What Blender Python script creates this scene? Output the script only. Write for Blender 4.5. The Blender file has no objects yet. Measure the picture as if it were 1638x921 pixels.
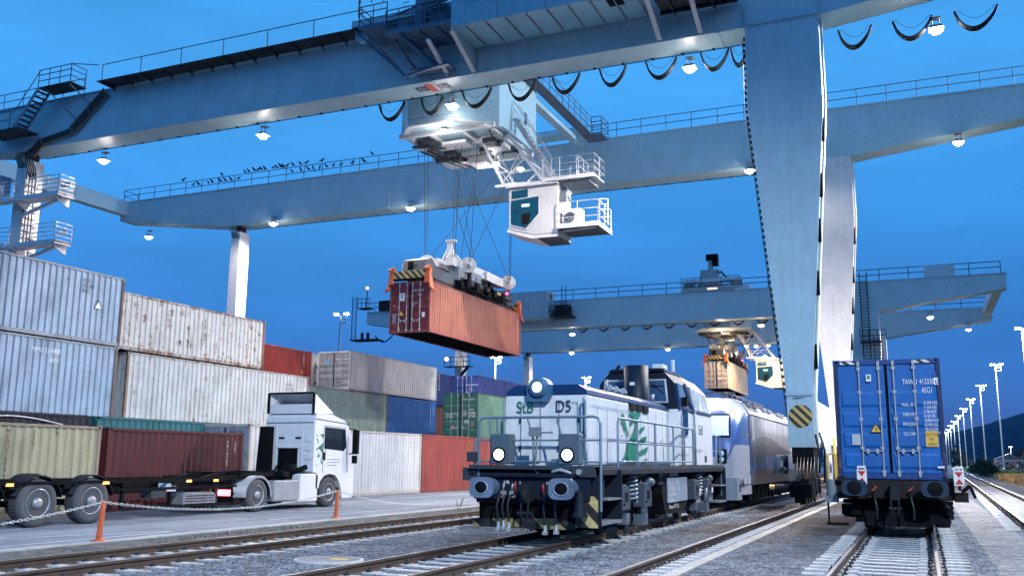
import bpy, math, random
from mathutils import Vector, Matrix
random.seed(11)
SC = bpy.context.scene
COL = SC.collection
V = Vector
R = math.radians
pi = math.pi

# ------------------------------------------------------------------ materials
MATS = {}
def base_mat(name):
    m = bpy.data.materials.new(name); m.use_nodes = True
    nt = m.node_tree; b = nt.nodes['Principled BSDF']
    MATS[name] = m
    return m, nt, b
def nn(nt, t, **kw):
    n = nt.nodes.new(t)
    for k, v in kw.items(): setattr(n, k, v)
    return n
def coords(nt, scale=(1, 1, 1), seed=True):
    tc = nn(nt, 'ShaderNodeTexCoord'); out = tc.outputs['Object']
    if seed:
        oi = nn(nt, 'ShaderNodeObjectInfo')
        ml = nn(nt, 'ShaderNodeVectorMath', operation='MULTIPLY_ADD')
        nt.links.new(oi.outputs['Location'], ml.inputs[0]); ml.inputs[1].default_value = (.371, .213, .517)
        nt.links.new(out, ml.inputs[2]); out = ml.outputs[0]
    mp = nn(nt, 'ShaderNodeVectorMath', operation='MULTIPLY'); mp.inputs[1].default_value = scale
    nt.links.new(out, mp.inputs[0])
    return mp.outputs[0]
def noise(nt, vec, scale, detail=5, rough=.6):
    n = nn(nt, 'ShaderNodeTexNoise'); n.inputs['Scale'].default_value = scale
    n.inputs['Detail'].default_value = detail; n.inputs['Roughness'].default_value = rough
    nt.links.new(vec, n.inputs['Vector']); return n.outputs['Fac']
def maprange(nt, val, a, b, c, d, smooth=False):
    n = nn(nt, 'ShaderNodeMapRange'); n.inputs[1].default_value = a; n.inputs[2].default_value = b
    n.inputs[3].default_value = c; n.inputs[4].default_value = d
    if smooth: n.interpolation_type = 'SMOOTHSTEP'
    nt.links.new(val, n.inputs[0]); return n.outputs[0]
def math2(nt, op, a, b):
    n = nn(nt, 'ShaderNodeMath', operation=op)
    for i, v in enumerate((a, b)):
        if isinstance(v, (int, float)): n.inputs[i].default_value = v
        else: nt.links.new(v, n.inputs[i])
    return n.outputs[0]
def mixc(nt, fac, a, b, mode='MIX'):
    n = nn(nt, 'ShaderNodeMix', data_type='RGBA', blend_type=mode)
    for i, v in ((0, fac), (6, a), (7, b)):
        if isinstance(v, (int, float)): n.inputs[i].default_value = v
        elif isinstance(v, tuple): n.inputs[i].default_value = (*v, 1) if len(v) == 3 else v
        else: nt.links.new(v, n.inputs[i])
    return n.outputs[2]
def paint(name, c, rough=.45, metal=0., dirt=.25, streak=.2, rust=0., bump=.0, spec=.5):
    """painted or bare metal with blotchy grime, vertical run marks and rust spots"""
    if name in MATS: return MATS[name]
    m, nt, b = base_mat(name)
    v = coords(nt)
    n1 = noise(nt, v, .9, 6)
    f = maprange(nt, n1, .3, .7, 1 - dirt, 1.0 + dirt * .25)
    vs = coords(nt, (5, 5, .28)); n2 = noise(nt, vs, 1.3, 4)
    f2 = maprange(nt, n2, .45, .75, 1.0, 1 - streak)
    f = math2(nt, 'MULTIPLY', f, f2)
    n3 = noise(nt, v, 9, 4); f = math2(nt, 'MULTIPLY', f, maprange(nt, n3, .35, .65, .93, 1.04))
    cc = nn(nt, 'ShaderNodeCombineColor')
    for i in range(3): nt.links.new(f, cc.inputs[i])
    col = mixc(nt, 1.0, c, cc.outputs[0], 'MULTIPLY')
    r = maprange(nt, n1, .3, .7, rough + .12, rough - .06)
    if rust > 0:
        n4 = noise(nt, v, 2.3, 9, .72); vs2 = coords(nt, (9, 9, .7)); n5 = noise(nt, vs2, 1.1, 6, .7)
        s = math2(nt, 'ADD', math2(nt, 'MULTIPLY', n4, .6), math2(nt, 'MULTIPLY', n5, .4))
        th = .685 - .19 * rust
        k = maprange(nt, s, th, th + .035, 0, 1, True)
        rc = mixc(nt, n3, (.045, .018, .012), (.17, .06, .025))
        col = mixc(nt, k, col, rc)
        k2 = maprange(nt, s, th - .06, th + .02, 0, .35, True)
        col = mixc(nt, k2, col, (.2, .11, .07))
    nt.links.new(col, b.inputs['Base Color']); nt.links.new(r, b.inputs['Roughness'])
    b.inputs['Metallic'].default_value = metal; b.inputs['Specular IOR Level'].default_value = spec
    if bump:
        bn = nn(nt, 'ShaderNodeBump'); bn.inputs['Strength'].default_value = bump; bn.inputs['Distance'].default_value = .02
        nt.links.new(n1, bn.inputs['Height']); nt.links.new(bn.outputs[0], b.inputs['Normal'])
    return m
def plain(name, c, rough=.5, metal=0., spec=.5):
    if name in MATS: return MATS[name]
    m, nt, b = base_mat(name)
    b.inputs['Base Color'].default_value = (*c, 1); b.inputs['Roughness'].default_value = rough
    b.inputs['Metallic'].default_value = metal; b.inputs['Specular IOR Level'].default_value = spec
    return m
def emit(name, c, s):
    if name in MATS: return MATS[name]
    m, nt, b = base_mat(name)
    b.inputs['Base Color'].default_value = (0, 0, 0, 1)
    b.inputs['Emission Color'].default_value = (*c, 1); b.inputs['Emission Strength'].default_value = s
    try: m.cycles.emission_sampling = 'NONE'
    except Exception: pass
    return m
def stripes(name, a, bcol, period, ang=45, axis=(0, 2)):
    m, nt, b = base_mat(name)
    tc = nn(nt, 'ShaderNodeTexCoord'); sp = nn(nt, 'ShaderNodeSeparateXYZ'); nt.links.new(tc.outputs['Object'], sp.inputs[0])
    u = math2(nt, 'MULTIPLY', sp.outputs[axis[0]], math.cos(R(ang)) / period)
    w = math2(nt, 'MULTIPLY', sp.outputs[axis[1]], math.sin(R(ang)) / period)
    fr = math2(nt, 'FRACT', math2(nt, 'ADD', u, w), 0)
    k = math2(nt, 'GREATER_THAN', fr, .5)
    n = noise(nt, tc.outputs['Object'], 6, 5)
    col = mixc(nt, maprange(nt, n, .4, .7, 0, .4), mixc(nt, k, a, bcol), (.12, .11, .1))
    nt.links.new(col, b.inputs['Base Color']); b.inputs['Roughness'].default_value = .5
    return m
def ballast_mat(name, c1, c2, brown=None, sc=15, bs=1.0):
    m, nt, b = base_mat(name)
    tc = nn(nt, 'ShaderNodeTexCoord'); o = tc.outputs['Object']
    wob = nn(nt, 'ShaderNodeTexVoronoi'); wob.inputs['Scale'].default_value = sc; nt.links.new(o, wob.inputs['Vector'])
    sp = nn(nt, 'ShaderNodeSeparateColor'); nt.links.new(wob.outputs['Color'], sp.inputs[0])
    col = mixc(nt, sp.outputs[0], c1, c2)
    big = noise(nt, o, .35, 5)
    col = mixc(nt, maprange(nt, big, .35, .68, 0, .55), col, tuple(x * .55 for x in c1))
    fine = noise(nt, o, 3., 6)
    col = mixc(nt, maprange(nt, fine, .45, .7, 0, .45), col, tuple(x * 1.35 for x in c2))
    if brown:
        sx = nn(nt, 'ShaderNodeSeparateXYZ'); nt.links.new(o, sx.inputs[0])
        d = noise(nt, o, .22, 4)
        k = math2(nt, 'MULTIPLY', maprange(nt, sx.outputs[1], 17, 30, 0, 1, True), maprange(nt, d, .36, .56, .1, .85, True))
        kx = math2(nt, 'MULTIPLY', maprange(nt, sx.outputs[0], -6.9, -5.2, 0, 1, True), maprange(nt, sx.outputs[0], -1.2, .3, 1, 0, True))
        col = mixc(nt, math2(nt, 'MULTIPLY', k, kx), col, (.10, .06, .045))
    st_ = noise(nt, o, .9, 7, .65)
    col = mixc(nt, maprange(nt, st_, .53, .64, 0, .6, True), col, (.05, .042, .04))
    edge = nn(nt, 'ShaderNodeTexVoronoi', feature='DISTANCE_TO_EDGE'); edge.inputs['Scale'].default_value = sc; nt.links.new(o, edge.inputs['Vector'])
    gap = maprange(nt, edge.outputs['Distance'], .0, .12, .55, 1)
    cc = nn(nt, 'ShaderNodeCombineColor')
    for i in range(3): nt.links.new(gap, cc.inputs[i])
    col = mixc(nt, 1.0, col, cc.outputs[0], 'MULTIPLY')
    nt.links.new(col, b.inputs['Base Color']); b.inputs['Roughness'].default_value = .85
    h = math2(nt, 'ADD', maprange(nt, edge.outputs['Distance'], 0, .3, 0, 1), math2(nt, 'MULTIPLY', sp.outputs[1], .9))
    bn = nn(nt, 'ShaderNodeBump'); bn.inputs['Strength'].default_value = bs; bn.inputs['Distance'].default_value = .05
    nt.links.new(h, bn.inputs['Height']); nt.links.new(bn.outputs[0], b.inputs['Normal'])
    return m
def surface_mat(name, c, var=.3, sc=1., rough=.8, fine=40, bump=.2, tracks=False, stain=0.):
    m, nt, b = base_mat(name)
    tc = nn(nt, 'ShaderNodeTexCoord'); o = tc.outputs['Object']
    n1 = noise(nt, o, .25 * sc, 6); n2 = noise(nt, o, 2.2 * sc, 6); n3 = noise(nt, o, fine, 3)
    f = math2(nt, 'MULTIPLY', maprange(nt, n1, .3, .7, 1 - var, 1 + var), maprange(nt, n2, .3, .7, 1 - var * .6, 1 + var * .6))
    f = math2(nt, 'MULTIPLY', f, maprange(nt, n3, .3, .7, .75, 1.25))
    if tracks:      # worn wheel lanes and drip stains running along the road
        mp_ = nn(nt, 'ShaderNodeVectorMath', operation='MULTIPLY'); mp_.inputs[1].default_value = (1.6, .035, 1); nt.links.new(o, mp_.inputs[0])
        f = math2(nt, 'MULTIPLY', f, maprange(nt, noise(nt, mp_.outputs[0], 1., 6, .7), .35, .65, .72, 1.2))
    if stain:
        f = math2(nt, 'MULTIPLY', f, maprange(nt, noise(nt, o, 1.1, 7, .65), .52, .62, 1., 1 - stain, True))
    cc = nn(nt, 'ShaderNodeCombineColor')
    for i in range(3): nt.links.new(f, cc.inputs[i])
    col = mixc(nt, 1.0, c, cc.outputs[0], 'MULTIPLY')
    nt.links.new(col, b.inputs['Base Color']); b.inputs['Roughness'].default_value = rough
    bn = nn(nt, 'ShaderNodeBump'); bn.inputs['Strength'].default_value = bump; bn.inputs['Distance'].default_value = .02
    nt.links.new(n3, bn.inputs['Height']); nt.links.new(bn.outputs[0], b.inputs['Normal'])
    return m
def glass_mat(name, c, rough=.05, em=None):
    m, nt, b = base_mat(name)
    b.inputs['Base Color'].default_value = (*c, 1); b.inputs['Roughness'].default_value = rough
    b.inputs['Specular IOR Level'].default_value = 1.; b.inputs['Coat Weight'].default_value = .4
    if em:
        b.inputs['Emission Color'].default_value = (*em[0], 1); b.inputs['Emission Strength'].default_value = em[1]
        try: m.cycles.emission_sampling = 'NONE'
        except Exception: pass
    return m

crane_c = (.39, .575, .655)
M_crane = paint('crane_paint', crane_c, .42, 0, .10, .10)
M_cranew = paint('crane_white', (.68, .70, .72), .4, 0, .14, .12)
M_steel = paint('dark_steel', (.018, .023, .032), .65, .1, .3, .2, spec=.25)
M_rail = paint('railing_paint', (.10, .14, .2), .5, .2, .2, .1)
M_railw = paint('railing_white', (.62, .63, .65), .45, 0, .2, .1)
M_grate = paint('walkway_grate', (.03, .033, .04), .7, .3, .3, 0)
M_cable = plain('cable_rubber', (.006, .007, .01), .5)
M_rope = plain('steel_rope', (.05, .05, .055), .6, .2)
M_lampbody = plain('lamp_body', (.3, .3, .3), .4, .5)
M_lens = emit('lamp_lens', (1, .96, .92), 40)
M_lensw = emit('lamp_lens_warm', (1, .74, .45), 28)
M_lensb = emit('lamp_lens_cool', (.86, .95, 1), 40)
M_black = paint('black_paint', (.005, .006, .009), .75, 0, .3, .2, spec=.12)
M_dgrey = paint('dark_grey_paint', (.04, .05, .066), .6, 0, .25, .2, spec=.3)
M_mgrey = paint('mid_grey_paint', (.2, .23, .27), .45, .1, .2, .2)
M_galv = paint('galvanised', (.45, .47, .5), .4, .4, .2, .1)
M_white = paint('white_paint', (.78, .79, .8), .35, 0, .12, .12)
M_ink = plain('black_ink', (.015, .015, .02), .6)
M_inkw = plain('white_ink', (.75, .76, .78), .6)
M_inkg = plain('green_ink', (.02, .16, .08), .5)
M_red = plain('red_paint', (.5, .03, .03), .45)
M_yel = paint('yellow_paint', (.65, .43, .06), .5, 0, .2, .2)
M_orange = paint('orange_paint', (.62, .13, .04), .45, 0, .25, .2)
M_hazard = stripes('hazard_stripes', (.6, .45, .12), (.012, .012, .014), .26, 45)
M_hazardw = stripes('hazard_stripes_white', (.7, .7, .68), (.012, .012, .014), .14, 55)
M_glass = glass_mat('dark_glass', (.01, .02, .03))
M_tyre = paint('tyre_rubber', (.075, .082, .098), .8, 0, .3, 0)
M_rim = paint('wheel_rim', (.4, .41, .44), .4, .5, .3, .1)

# ------------------------------------------------------------------ mesh builder
class MB:
    def __init__(s): s.v = []; s.f = []; s.m = []; s.s = []
    def pieces(s, gap=.015):
        """split into one builder per separate piece (vertex ranges whose boxes touch belong together)"""
        par = list(range(len(s.v)))
        def fi(a):
            while par[a] != a: par[a] = par[par[a]]; a = par[a]
            return a
        for f in s.f:
            r0 = fi(f[0])
            for k in f[1:]: par[fi(k)] = r0
        bx = {}
        for f in s.f:
            r0 = fi(f[0])
            for k in f:
                x = s.v[k]; q = bx.get(r0)
                if q is None: bx[r0] = [list(x), list(x)]
                else:
                    for i in range(3): q[0][i] = min(q[0][i], x[i]); q[1][i] = max(q[1][i], x[i])
        ks = list(bx); gp = {k: k for k in ks}
        def g(a):
            while gp[a] != a: a = gp[a]
            return a
        for i, a in enumerate(ks):
            for c in ks[i + 1:]:
                if g(a) != g(c) and all(bx[a][0][j] - gap <= bx[c][1][j] and bx[c][0][j] - gap <= bx[a][1][j] for j in range(3)): gp[g(a)] = g(c)
        out = {}
        for f, m, sm in zip(s.f, s.m, s.s):
            q = out.setdefault(g(fi(f[0])), MB()); q.face([s.v[k] for k in f], m, sm)
        for q in out.values():       # weld corners again so smooth shading survives
            idx = {}; nv = []; nf = []
            for f in q.f:
                t = []
                for k in f:
                    key = tuple(round(c, 5) for c in q.v[k])
                    if key not in idx: idx[key] = len(nv); nv.append(q.v[k])
                    t.append(idx[key])
                nf.append(tuple(t))
            q.v, q.f = nv, nf
        return list(out.values())
    def face(s, pts, m=0, sm=False):
        i = len(s.v); s.v += [tuple(p) for p in pts]; s.f.append(tuple(range(i, i + len(pts)))); s.m.append(m); s.s.append(sm)
    def raw(s, vs, fs, m=0, sm=False):
        i = len(s.v); s.v += [tuple(p) for p in vs]
        for f in fs: s.f.append(tuple(i + k for k in f)); s.m.append(m); s.s.append(sm)
    def rawm(s, vs, fs, ms, sm=False):
        i = len(s.v); s.v += [tuple(p) for p in vs]
        for f, m in zip(fs, ms): s.f.append(tuple(i + k for k in f)); s.m.append(m); s.s.append(sm)
    def box(s, x0, y0, z0, x1, y1, z1, m=0):
        if x0 > x1: x0, x1 = x1, x0
        if y0 > y1: y0, y1 = y1, y0
        if z0 > z1: z0, z1 = z1, z0
        s.raw([(x0, y0, z0), (x1, y0, z0), (x1, y1, z0), (x0, y1, z0), (x0, y0, z1), (x1, y0, z1), (x1, y1, z1), (x0, y1, z1)],
              [(3, 2, 1, 0), (4, 5, 6, 7), (0, 1, 5, 4), (1, 2, 6, 5), (2, 3, 7, 6), (3, 0, 4, 7)], m)
    def cbox(s, c, d, m=0): s.box(c[0] - d[0] / 2, c[1] - d[1] / 2, c[2] - d[2] / 2, c[0] + d[0] / 2, c[1] + d[1] / 2, c[2] + d[2] / 2, m)
    def beam(s, p, q, w, h, m=0, up=(0, 0, 1)):
        p, q = V(p), V(q); d = (q - p).normalized(); u = V(up)
        if abs(d.dot(u)) > .98: u = V((0, 1, 0))
        r = d.cross(u).normalized(); u = r.cross(d)
        r, u = r * w / 2, u * h / 2
        s.raw([p - r - u, p + r - u, p + r + u, p - r + u, q - r - u, q + r - u, q + r + u, q - r + u],
              [(0, 1, 2, 3), (7, 6, 5, 4), (4, 5, 1, 0), (5, 6, 2, 1), (6, 7, 3, 2), (7, 4, 0, 3)], m)
    def tube(s, p, q, r, n=6, m=0, r2=None, caps=True):
        p, q = V(p), V(q); d = q - p
        if d.length < 1e-6: return
        d.normalize(); u = V((0, 0, 1)) if abs(d.z) < .95 else V((1, 0, 0))
        a = d.cross(u).normalized(); b = d.cross(a); r2 = r if r2 is None else r2
        vs = []
        for c, rr in ((p, r), (q, r2)):
            for i in range(n):
                t = 2 * pi * i / n; vs.append(c + a * math.cos(t) * rr + b * math.sin(t) * rr)
        s.raw(vs, [(i, (i + 1) % n, n + (i + 1) % n, n + i) for i in range(n)], m, n > 5)
        if caps: s.raw(vs, [tuple(range(n))[::-1], tuple(range(n, 2 * n))], m)
    def path(s, pts, r, n=6, m=0, closed=False):
        pts = [V(p) for p in pts]; k = len(pts); vs = []; a = None
        for i in range(k):
            if closed: d = pts[(i + 1) % k] - pts[i - 1]
            else: d = pts[min(i + 1, k - 1)] - pts[max(i - 1, 0)]
            d.normalize()
            if a is None:
                u = V((0, 0, 1)) if abs(d.z) < .9 else V((1, 0, 0)); a = d.cross(u).normalized()
            else:
                a = (a - d * a.dot(d)).normalized()
            b = d.cross(a)
            for j in range(n):
                t = 2 * pi * j / n; vs.append(pts[i] + a * math.cos(t) * r + b * math.sin(t) * r)
        fs = []
        for i in range(k if closed else k - 1):
            i2 = (i + 1) % k
            for j in range(n): fs.append((i * n + j, i * n + (j + 1) % n, i2 * n + (j + 1) % n, i2 * n + j))
        s.raw(vs, fs, m, True)
        if not closed: s.raw(vs, [tuple(range(n))[::-1], tuple(range((k - 1) * n, k * n))], m)
    def prism(s, poly, ax, a, b, m=0, mside=None):
        """extrude 2-D polygon along axis: x -> (y,z), y -> (x,z), z -> (x,y)"""
        def P(u, w, t): return {'x': (t, u, w), 'y': (u, t, w), 'z': (u, w, t)}[ax]
        n = len(poly); ar = sum(poly[i][0] * poly[(i + 1) % n][1] - poly[(i + 1) % n][0] * poly[i][1] for i in range(n))
        if ar < 0: poly = poly[::-1]
        if a > b: a, b = b, a
        vs = [P(u, w, a) for u, w in poly] + [P(u, w, b) for u, w in poly]
        fl = ax == 'y'
        caps = [tuple(range(n))[::-1], tuple(range(n, 2 * n))]; sd = [(i, (i + 1) % n, n + (i + 1) % n, n + i) for i in range(n)]
        if fl: caps = [c[::-1] for c in caps]; sd = [c[::-1] for c in sd]
        s.raw(vs, caps, m); s.raw(vs, sd, m if mside is None else mside)
    def lathe(s, c, ax, prof, n=16, m=0, sm=True, cap=True):
        c = V(c); ax = V(ax).normalized(); u = V((0, 0, 1)) if abs(ax.z) < .9 else V((1, 0, 0))
        a = ax.cross(u).normalized(); b = ax.cross(a); vs = []
        for r, h in prof:
            for i in range(n):
                t = 2 * pi * i / n; vs.append(c + ax * h + a * math.cos(t) * r + b * math.sin(t) * r)
        fs = []
        for k in range(len(prof) - 1):
            for i in range(n): fs.append((k * n + i, k * n + (i + 1) % n, (k + 1) * n + (i + 1) % n, (k + 1) * n + i))
        s.raw(vs, fs, m, sm)
        k = len(prof) - 1
        if not cap: return
        if prof[0][0] > .001: s.raw(vs[:n], [tuple(range(n))[::-1]], m)
        if prof[k][0] > .001: s.raw(vs[k * n:], [tuple(range(n))], m)
    def out(s, name, mats, parent=None, loc=None, bevel=0, origin=None):
        me = bpy.data.meshes.new(name)
        vs = s.v
        if origin is not None: vs = [(x - origin[0], y - origin[1], z - origin[2]) for x, y, z in vs]
        me.from_pydata(vs, [], s.f)
        if not isinstance(mats, (list, tuple)): mats = [mats]
        for mt in mats: me.materials.append(mt)
        me.polygons.foreach_set('material_index', s.m); me.polygons.foreach_set('use_smooth', s.s)
        me.update()
        o = bpy.data.objects.new(name, me); COL.objects.link(o)
        if parent is not None: o.parent = parent
        if loc is not None: o.location = loc
        elif origin is not None: o.location = origin
        if bevel:
            bm = o.modifiers.new('bevel', 'BEVEL'); bm.width = bevel; bm.segments = 1; bm.limit_method = 'ANGLE'; bm.angle_limit = R(50)
        return o
def tag(o, label, cat=None, group=None, kind=None):
    if label: o['label'] = label
    if cat: o['category'] = cat
    if group: o['group'] = group
    if kind: o['kind'] = kind
    return o
def thing(name, loc, label, cat, group=None, rz=0):
    o = bpy.data.objects.new(name, None); COL.objects.link(o); o.location = loc; o.rotation_euler = (0, 0, rz)
    return tag(o, label, cat, group)
def lower(o, parent):
    """parent o, whose mesh is in world coordinates, to an empty standing at its base"""
    o.parent = parent; o.location = (-parent.location.x, -parent.location.y, -parent.location.z)
    return o
def ALL(fn, b, name, mats, **kw):
    """one part object for every separate piece"""
    return [fn(q, name, mats, **kw) for q in b.pieces()]
def copy_tree(o, parent=None):
    c = o.copy(); COL.objects.link(c)
    if parent is not None: c.parent = parent
    for ch in o.children: copy_tree(ch, c)
    return c
def text(parent, body, org, right, up, size, m, name='lettering', align='LEFT', sx=1., line=1.):
    cu = bpy.data.curves.new(name, 'FONT'); cu.body = body; cu.size = size; cu.align_x = align; cu.space_line = line
    t = bpy.data.objects.new(name, cu); COL.objects.link(t)
    bpy.context.view_layer.update()
    me = bpy.data.meshes.new_from_object(t.evaluated_get(bpy.context.evaluated_depsgraph_get()))
    bpy.data.objects.remove(t); bpy.data.curves.remove(cu)
    r, u = V(right).normalized(), V(up).normalized(); nrm = r.cross(u); o3 = V(org)
    for v in me.vertices:
        p = v.co; v.co = o3 + r * p.x * sx + u * p.y + nrm * .0
    me.materials.clear(); me.materials.append(m)
    for p in me.polygons: p.use_smooth = False
    me.name = name
    o = bpy.data.objects.new(name, me); COL.objects.link(o); o.parent = parent
    return o
def disc(mb, c, n, r, k=24, m=0):
    n = V(n).normalized(); u = V((0, 0, 1)) if abs(n.z) < .9 else V((1, 0, 0)); a = u.cross(n).normalized(); b = n.cross(a); c = V(c)
    mb.face([c + a * math.cos(2 * pi * i / k) * r + b * math.sin(2 * pi * i / k) * r for i in range(k)], m)
def railing(mb, pts, h=1.05, r=.022, step=1.3, mids=(.5,), m=0, kick=0.):
    """posts and rails along a polyline of foot points"""
    for p, q in zip(pts[:-1], pts[1:]):
        p, q = V(p), V(q); L = (q - p).length; n = max(1, round(L / step))
        for i in range(n + 1):
            a = p.lerp(q, i / n); mb.tube(a, a + V((0, 0, h)), r, 5, m)
        for k in (1.0,) + tuple(mids):
            z = V((0, 0, h * k)); mb.tube(p + z, q + z, r, 5, m)
        if kick:
            mb.beam(p + V((0, 0, kick / 2)), q + V((0, 0, kick / 2)), .012, kick, m)
def lamp(kind, loc, power, color, rot=None, size=R(150), rad=.25, blend=.6):
    l = bpy.data.lights.new('lamp_light', kind); l.energy = power; l.color = color; l.shadow_soft_size = rad
    if kind == 'SPOT': l.spot_size = size; l.spot_blend = blend
    o = bpy.data.objects.new('lamp_light', l); COL.objects.link(o); o.location = loc
    if rot is not None: o.rotation_euler = V(rot).to_track_quat('-Z', 'Y').to_euler()
    return o
SUN_EL, SUN_ROT, SKY_MIX, SKY_STR, SUN_STR, EXPO = 24., 112., .004, .95, .10, .5
LP0, LP1, LP2, LPT, LPT2 = 13500, 10500, 6500, 110, 200
MP0, MP1 = 76000, 62000
# ------------------------------------------------------------------ camera
H = 1.78
F, CX, CY = 1490., 819., 460.5
def _n(v): return V(v).normalized()
Yv = _n((1475 - CX, 742 - CY, F)); Xv = _n((CX + 2690, CY - 703, -F)); Xv = _n(Xv - Yv * Xv.dot(Yv)); Zv = Xv.cross(Yv)
if Zv.y > 0: Zv = -Zv
cam = bpy.data.cameras.new('camera'); camo = bpy.data.objects.new('camera', cam); COL.objects.link(camo)
rt = V((Xv.x, Yv.x, Zv.x)); dn = V((Xv.y, Yv.y, Zv.y)); fw = V((Xv.z, Yv.z, Zv.z))
camo.matrix_world = Matrix(((rt.x, -dn.x, -fw.x, 0), (rt.y, -dn.y, -fw.y, 0), (rt.z, -dn.z, -fw.z, H), (0, 0, 0, 1)))
cam.sensor_width = 36; cam.lens = 36 * F / 1638; cam.clip_end = 12000; cam.clip_start = .1
SC.camera = camo

# ------------------------------------------------------------------ sky and light
w = bpy.data.worlds.new('World'); SC.world = w; w.use_nodes = True
nt = w.node_tree; bg = nt.nodes['Background']
sky = nn(nt, 'ShaderNodeTexSky', sky_type='NISHITA'); sky.sun_disc = False; sky.sun_elevation = R(SUN_EL); sky.sun_rotation = R(SUN_ROT)
sky.air_density = 1.0; sky.dust_density = .4; sky.ozone_density = 4.
tc = nn(nt, 'ShaderNodeTexCoord'); sp = nn(nt, 'ShaderNodeSeparateXYZ'); nt.links.new(tc.outputs['Generated'], sp.inputs[0])
rp = nn(nt, 'ShaderNodeValToRGB'); el = rp.color_ramp.elements
stops = [(0.0, (.022, .075, .29)), (.05, (.022, .095, .35)), (.13, (.022, .145, .46)), (.25, (.033, .23, .61)), (.38, (.047, .285, .69)), (.60, (.026, .235, .58)), (1.0, (.016, .13, .40))]
el[0].position = 0; el[0].color = (*stops[0][1], 1); el[1].position = 1; el[1].color = (*stops[-1][1], 1)
for p_, c_ in stops[1:-1]:
    e_ = el.new(p_); e_.color = (*c_, 1)
nt.links.new(sp.outputs[2], rp.inputs[0])
# thin dusk cloud bands
mp = nn(nt, 'ShaderNodeVectorMath', operation='MULTIPLY'); mp.inputs[1].default_value = (1.2, 1.2, 7.); nt.links.new(tc.outputs['Generated'], mp.inputs[0])
cn = noise(nt, mp.outputs[0], 2.4, 8, .6)
cf = maprange(nt, cn, .35, .7, .89, 1.11)
cc = nn(nt, 'ShaderNodeCombineColor')
for i_ in range(3): nt.links.new(cf, cc.inputs[i_])
c1 = mixc(nt, 1.0, rp.outputs[0], cc.outputs[0], 'MULTIPLY')
skm = nn(nt, 'ShaderNodeVectorMath', operation='SCALE'); nt.links.new(sky.outputs[0], skm.inputs[0]); skm.inputs[3].default_value = SKY_MIX
c2 = mixc(nt, 1.0, c1, skm.outputs[0], 'ADD')
nt.links.new(c2, bg.inputs[0]); bg.inputs[1].default_value = SKY_STR
sun = lamp('SUN', (0, 0, 60), SUN_STR, (1, .93, .86), rot=(0, 0, -1)); sun.data.angle = R(2); sun.name = 'sun'
sd = V((math.sin(R(SUN_ROT)) * math.cos(R(SUN_EL)), math.cos(R(SUN_ROT)) * math.cos(R(SUN_EL)), math.sin(R(SUN_EL))))
sun.rotation_euler = (-sd).to_track_quat('-Z', 'Y').to_euler()
SC.view_settings.view_transform = 'Standard'; SC.view_settings.look = 'None'; SC.view_settings.exposure = EXPO; SC.view_settings.gamma = 1
SC.cycles.use_denoising = True; SC.cycles.max_bounces = 6; SC.cycles.diffuse_bounces = 3; SC.cycles.glossy_bounces = 3; SC.cycles.sample_clamp_indirect = 4
SC.cycles.caustics_reflective = False; SC.cycles.caustics_refractive = False
try: SC.cycles.use_light_tree = True
except Exception: pass

# ------------------------------------------------------------------ ground
def struct(name, mb, m, **kw): return tag(mb.out(name, m, **kw), None, kind='structure')
def sheet(name, x0, y0, x1, y1, z, m):
    b = MB(); b.face([(x0, y0, z), (x1, y0, z), (x1, y1, z), (x0, y1, z)]); return struct(name, b, m)
sheet('ground', -2500, -600, 2500, 5500, -.03, surface_mat('far_soil', (.06, .075, .06), .4, .05))
sheet('ballast', -14.6, -20, 14, 700, 0, ballast_mat('ballast_stone', (.055, .08, .125), (.37, .455, .58), brown=[1], sc=10, bs=1.6))
sheet('path', 1.1, 2, 2.2, 400, .004, ballast_mat('path_gravel', (.17, .18, .2), (.46, .47, .5), sc=19, bs=.8))
b = MB(); b.box(-60, -30, -.2, -15.05, 420, .15); struct('road', b, surface_mat('asphalt', (.18, .21, .255), .25, 1., .75, 30, .4, tracks=True, stain=.3))
b = MB(); b.box(-15.05, -30, -.2, -14.75, 420, .155); struct('kerb', b, surface_mat('kerb_concrete', (.36, .37, .38), .3, 2., .85, 40, .3))
vm = ballast_mat('verge_gravel', (.12, .13, .12), (.3, .31, .32), sc=22)
b = MB(); b.raw([(-14.75, -30, .13), (-14.35, -30, .1), (-13.6, -30, .005), (-14.75, 420, .13), (-14.35, 420, .1), (-13.6, 420, .005)], [(0, 1, 4, 3), (1, 2, 5, 4)])
struct('verge', b, vm)
ml = surface_mat('road_line', (.5, .51, .53), .3, 3., .8, 30, .1)
def lines(name, quads):
    b = MB()
    for q in quads: b.face([(x, y, .155) for x, y in q])
    return struct(name, b, ml)
def seg(x0, y0, x1, y1, w):
    d = V((x1 - x0, y1 - y0, 0)).normalized(); n = V((-d.y, d.x, 0)) * w / 2
    return [(x0 - n.x, y0 - n.y), (x1 - n.x, y1 - n.y), (x1 + n.x, y1 + n.y), (x0 + n.x, y0 + n.y)]
lines('road_marking', [seg(-15.45, -20, -15.45, 16.6, .1), seg(-15.5, 16.7, -17.2, 13.2, .1), seg(-21.9, -10, -21.9, 60, .12)] +
      [seg(-18.3, y, -16.3, y + 1.8, .12) for y in (24.5, 27.5, 30.5, 33.5)] + [seg(-16.2, 21, -16.1, 60, .1)])

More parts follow.
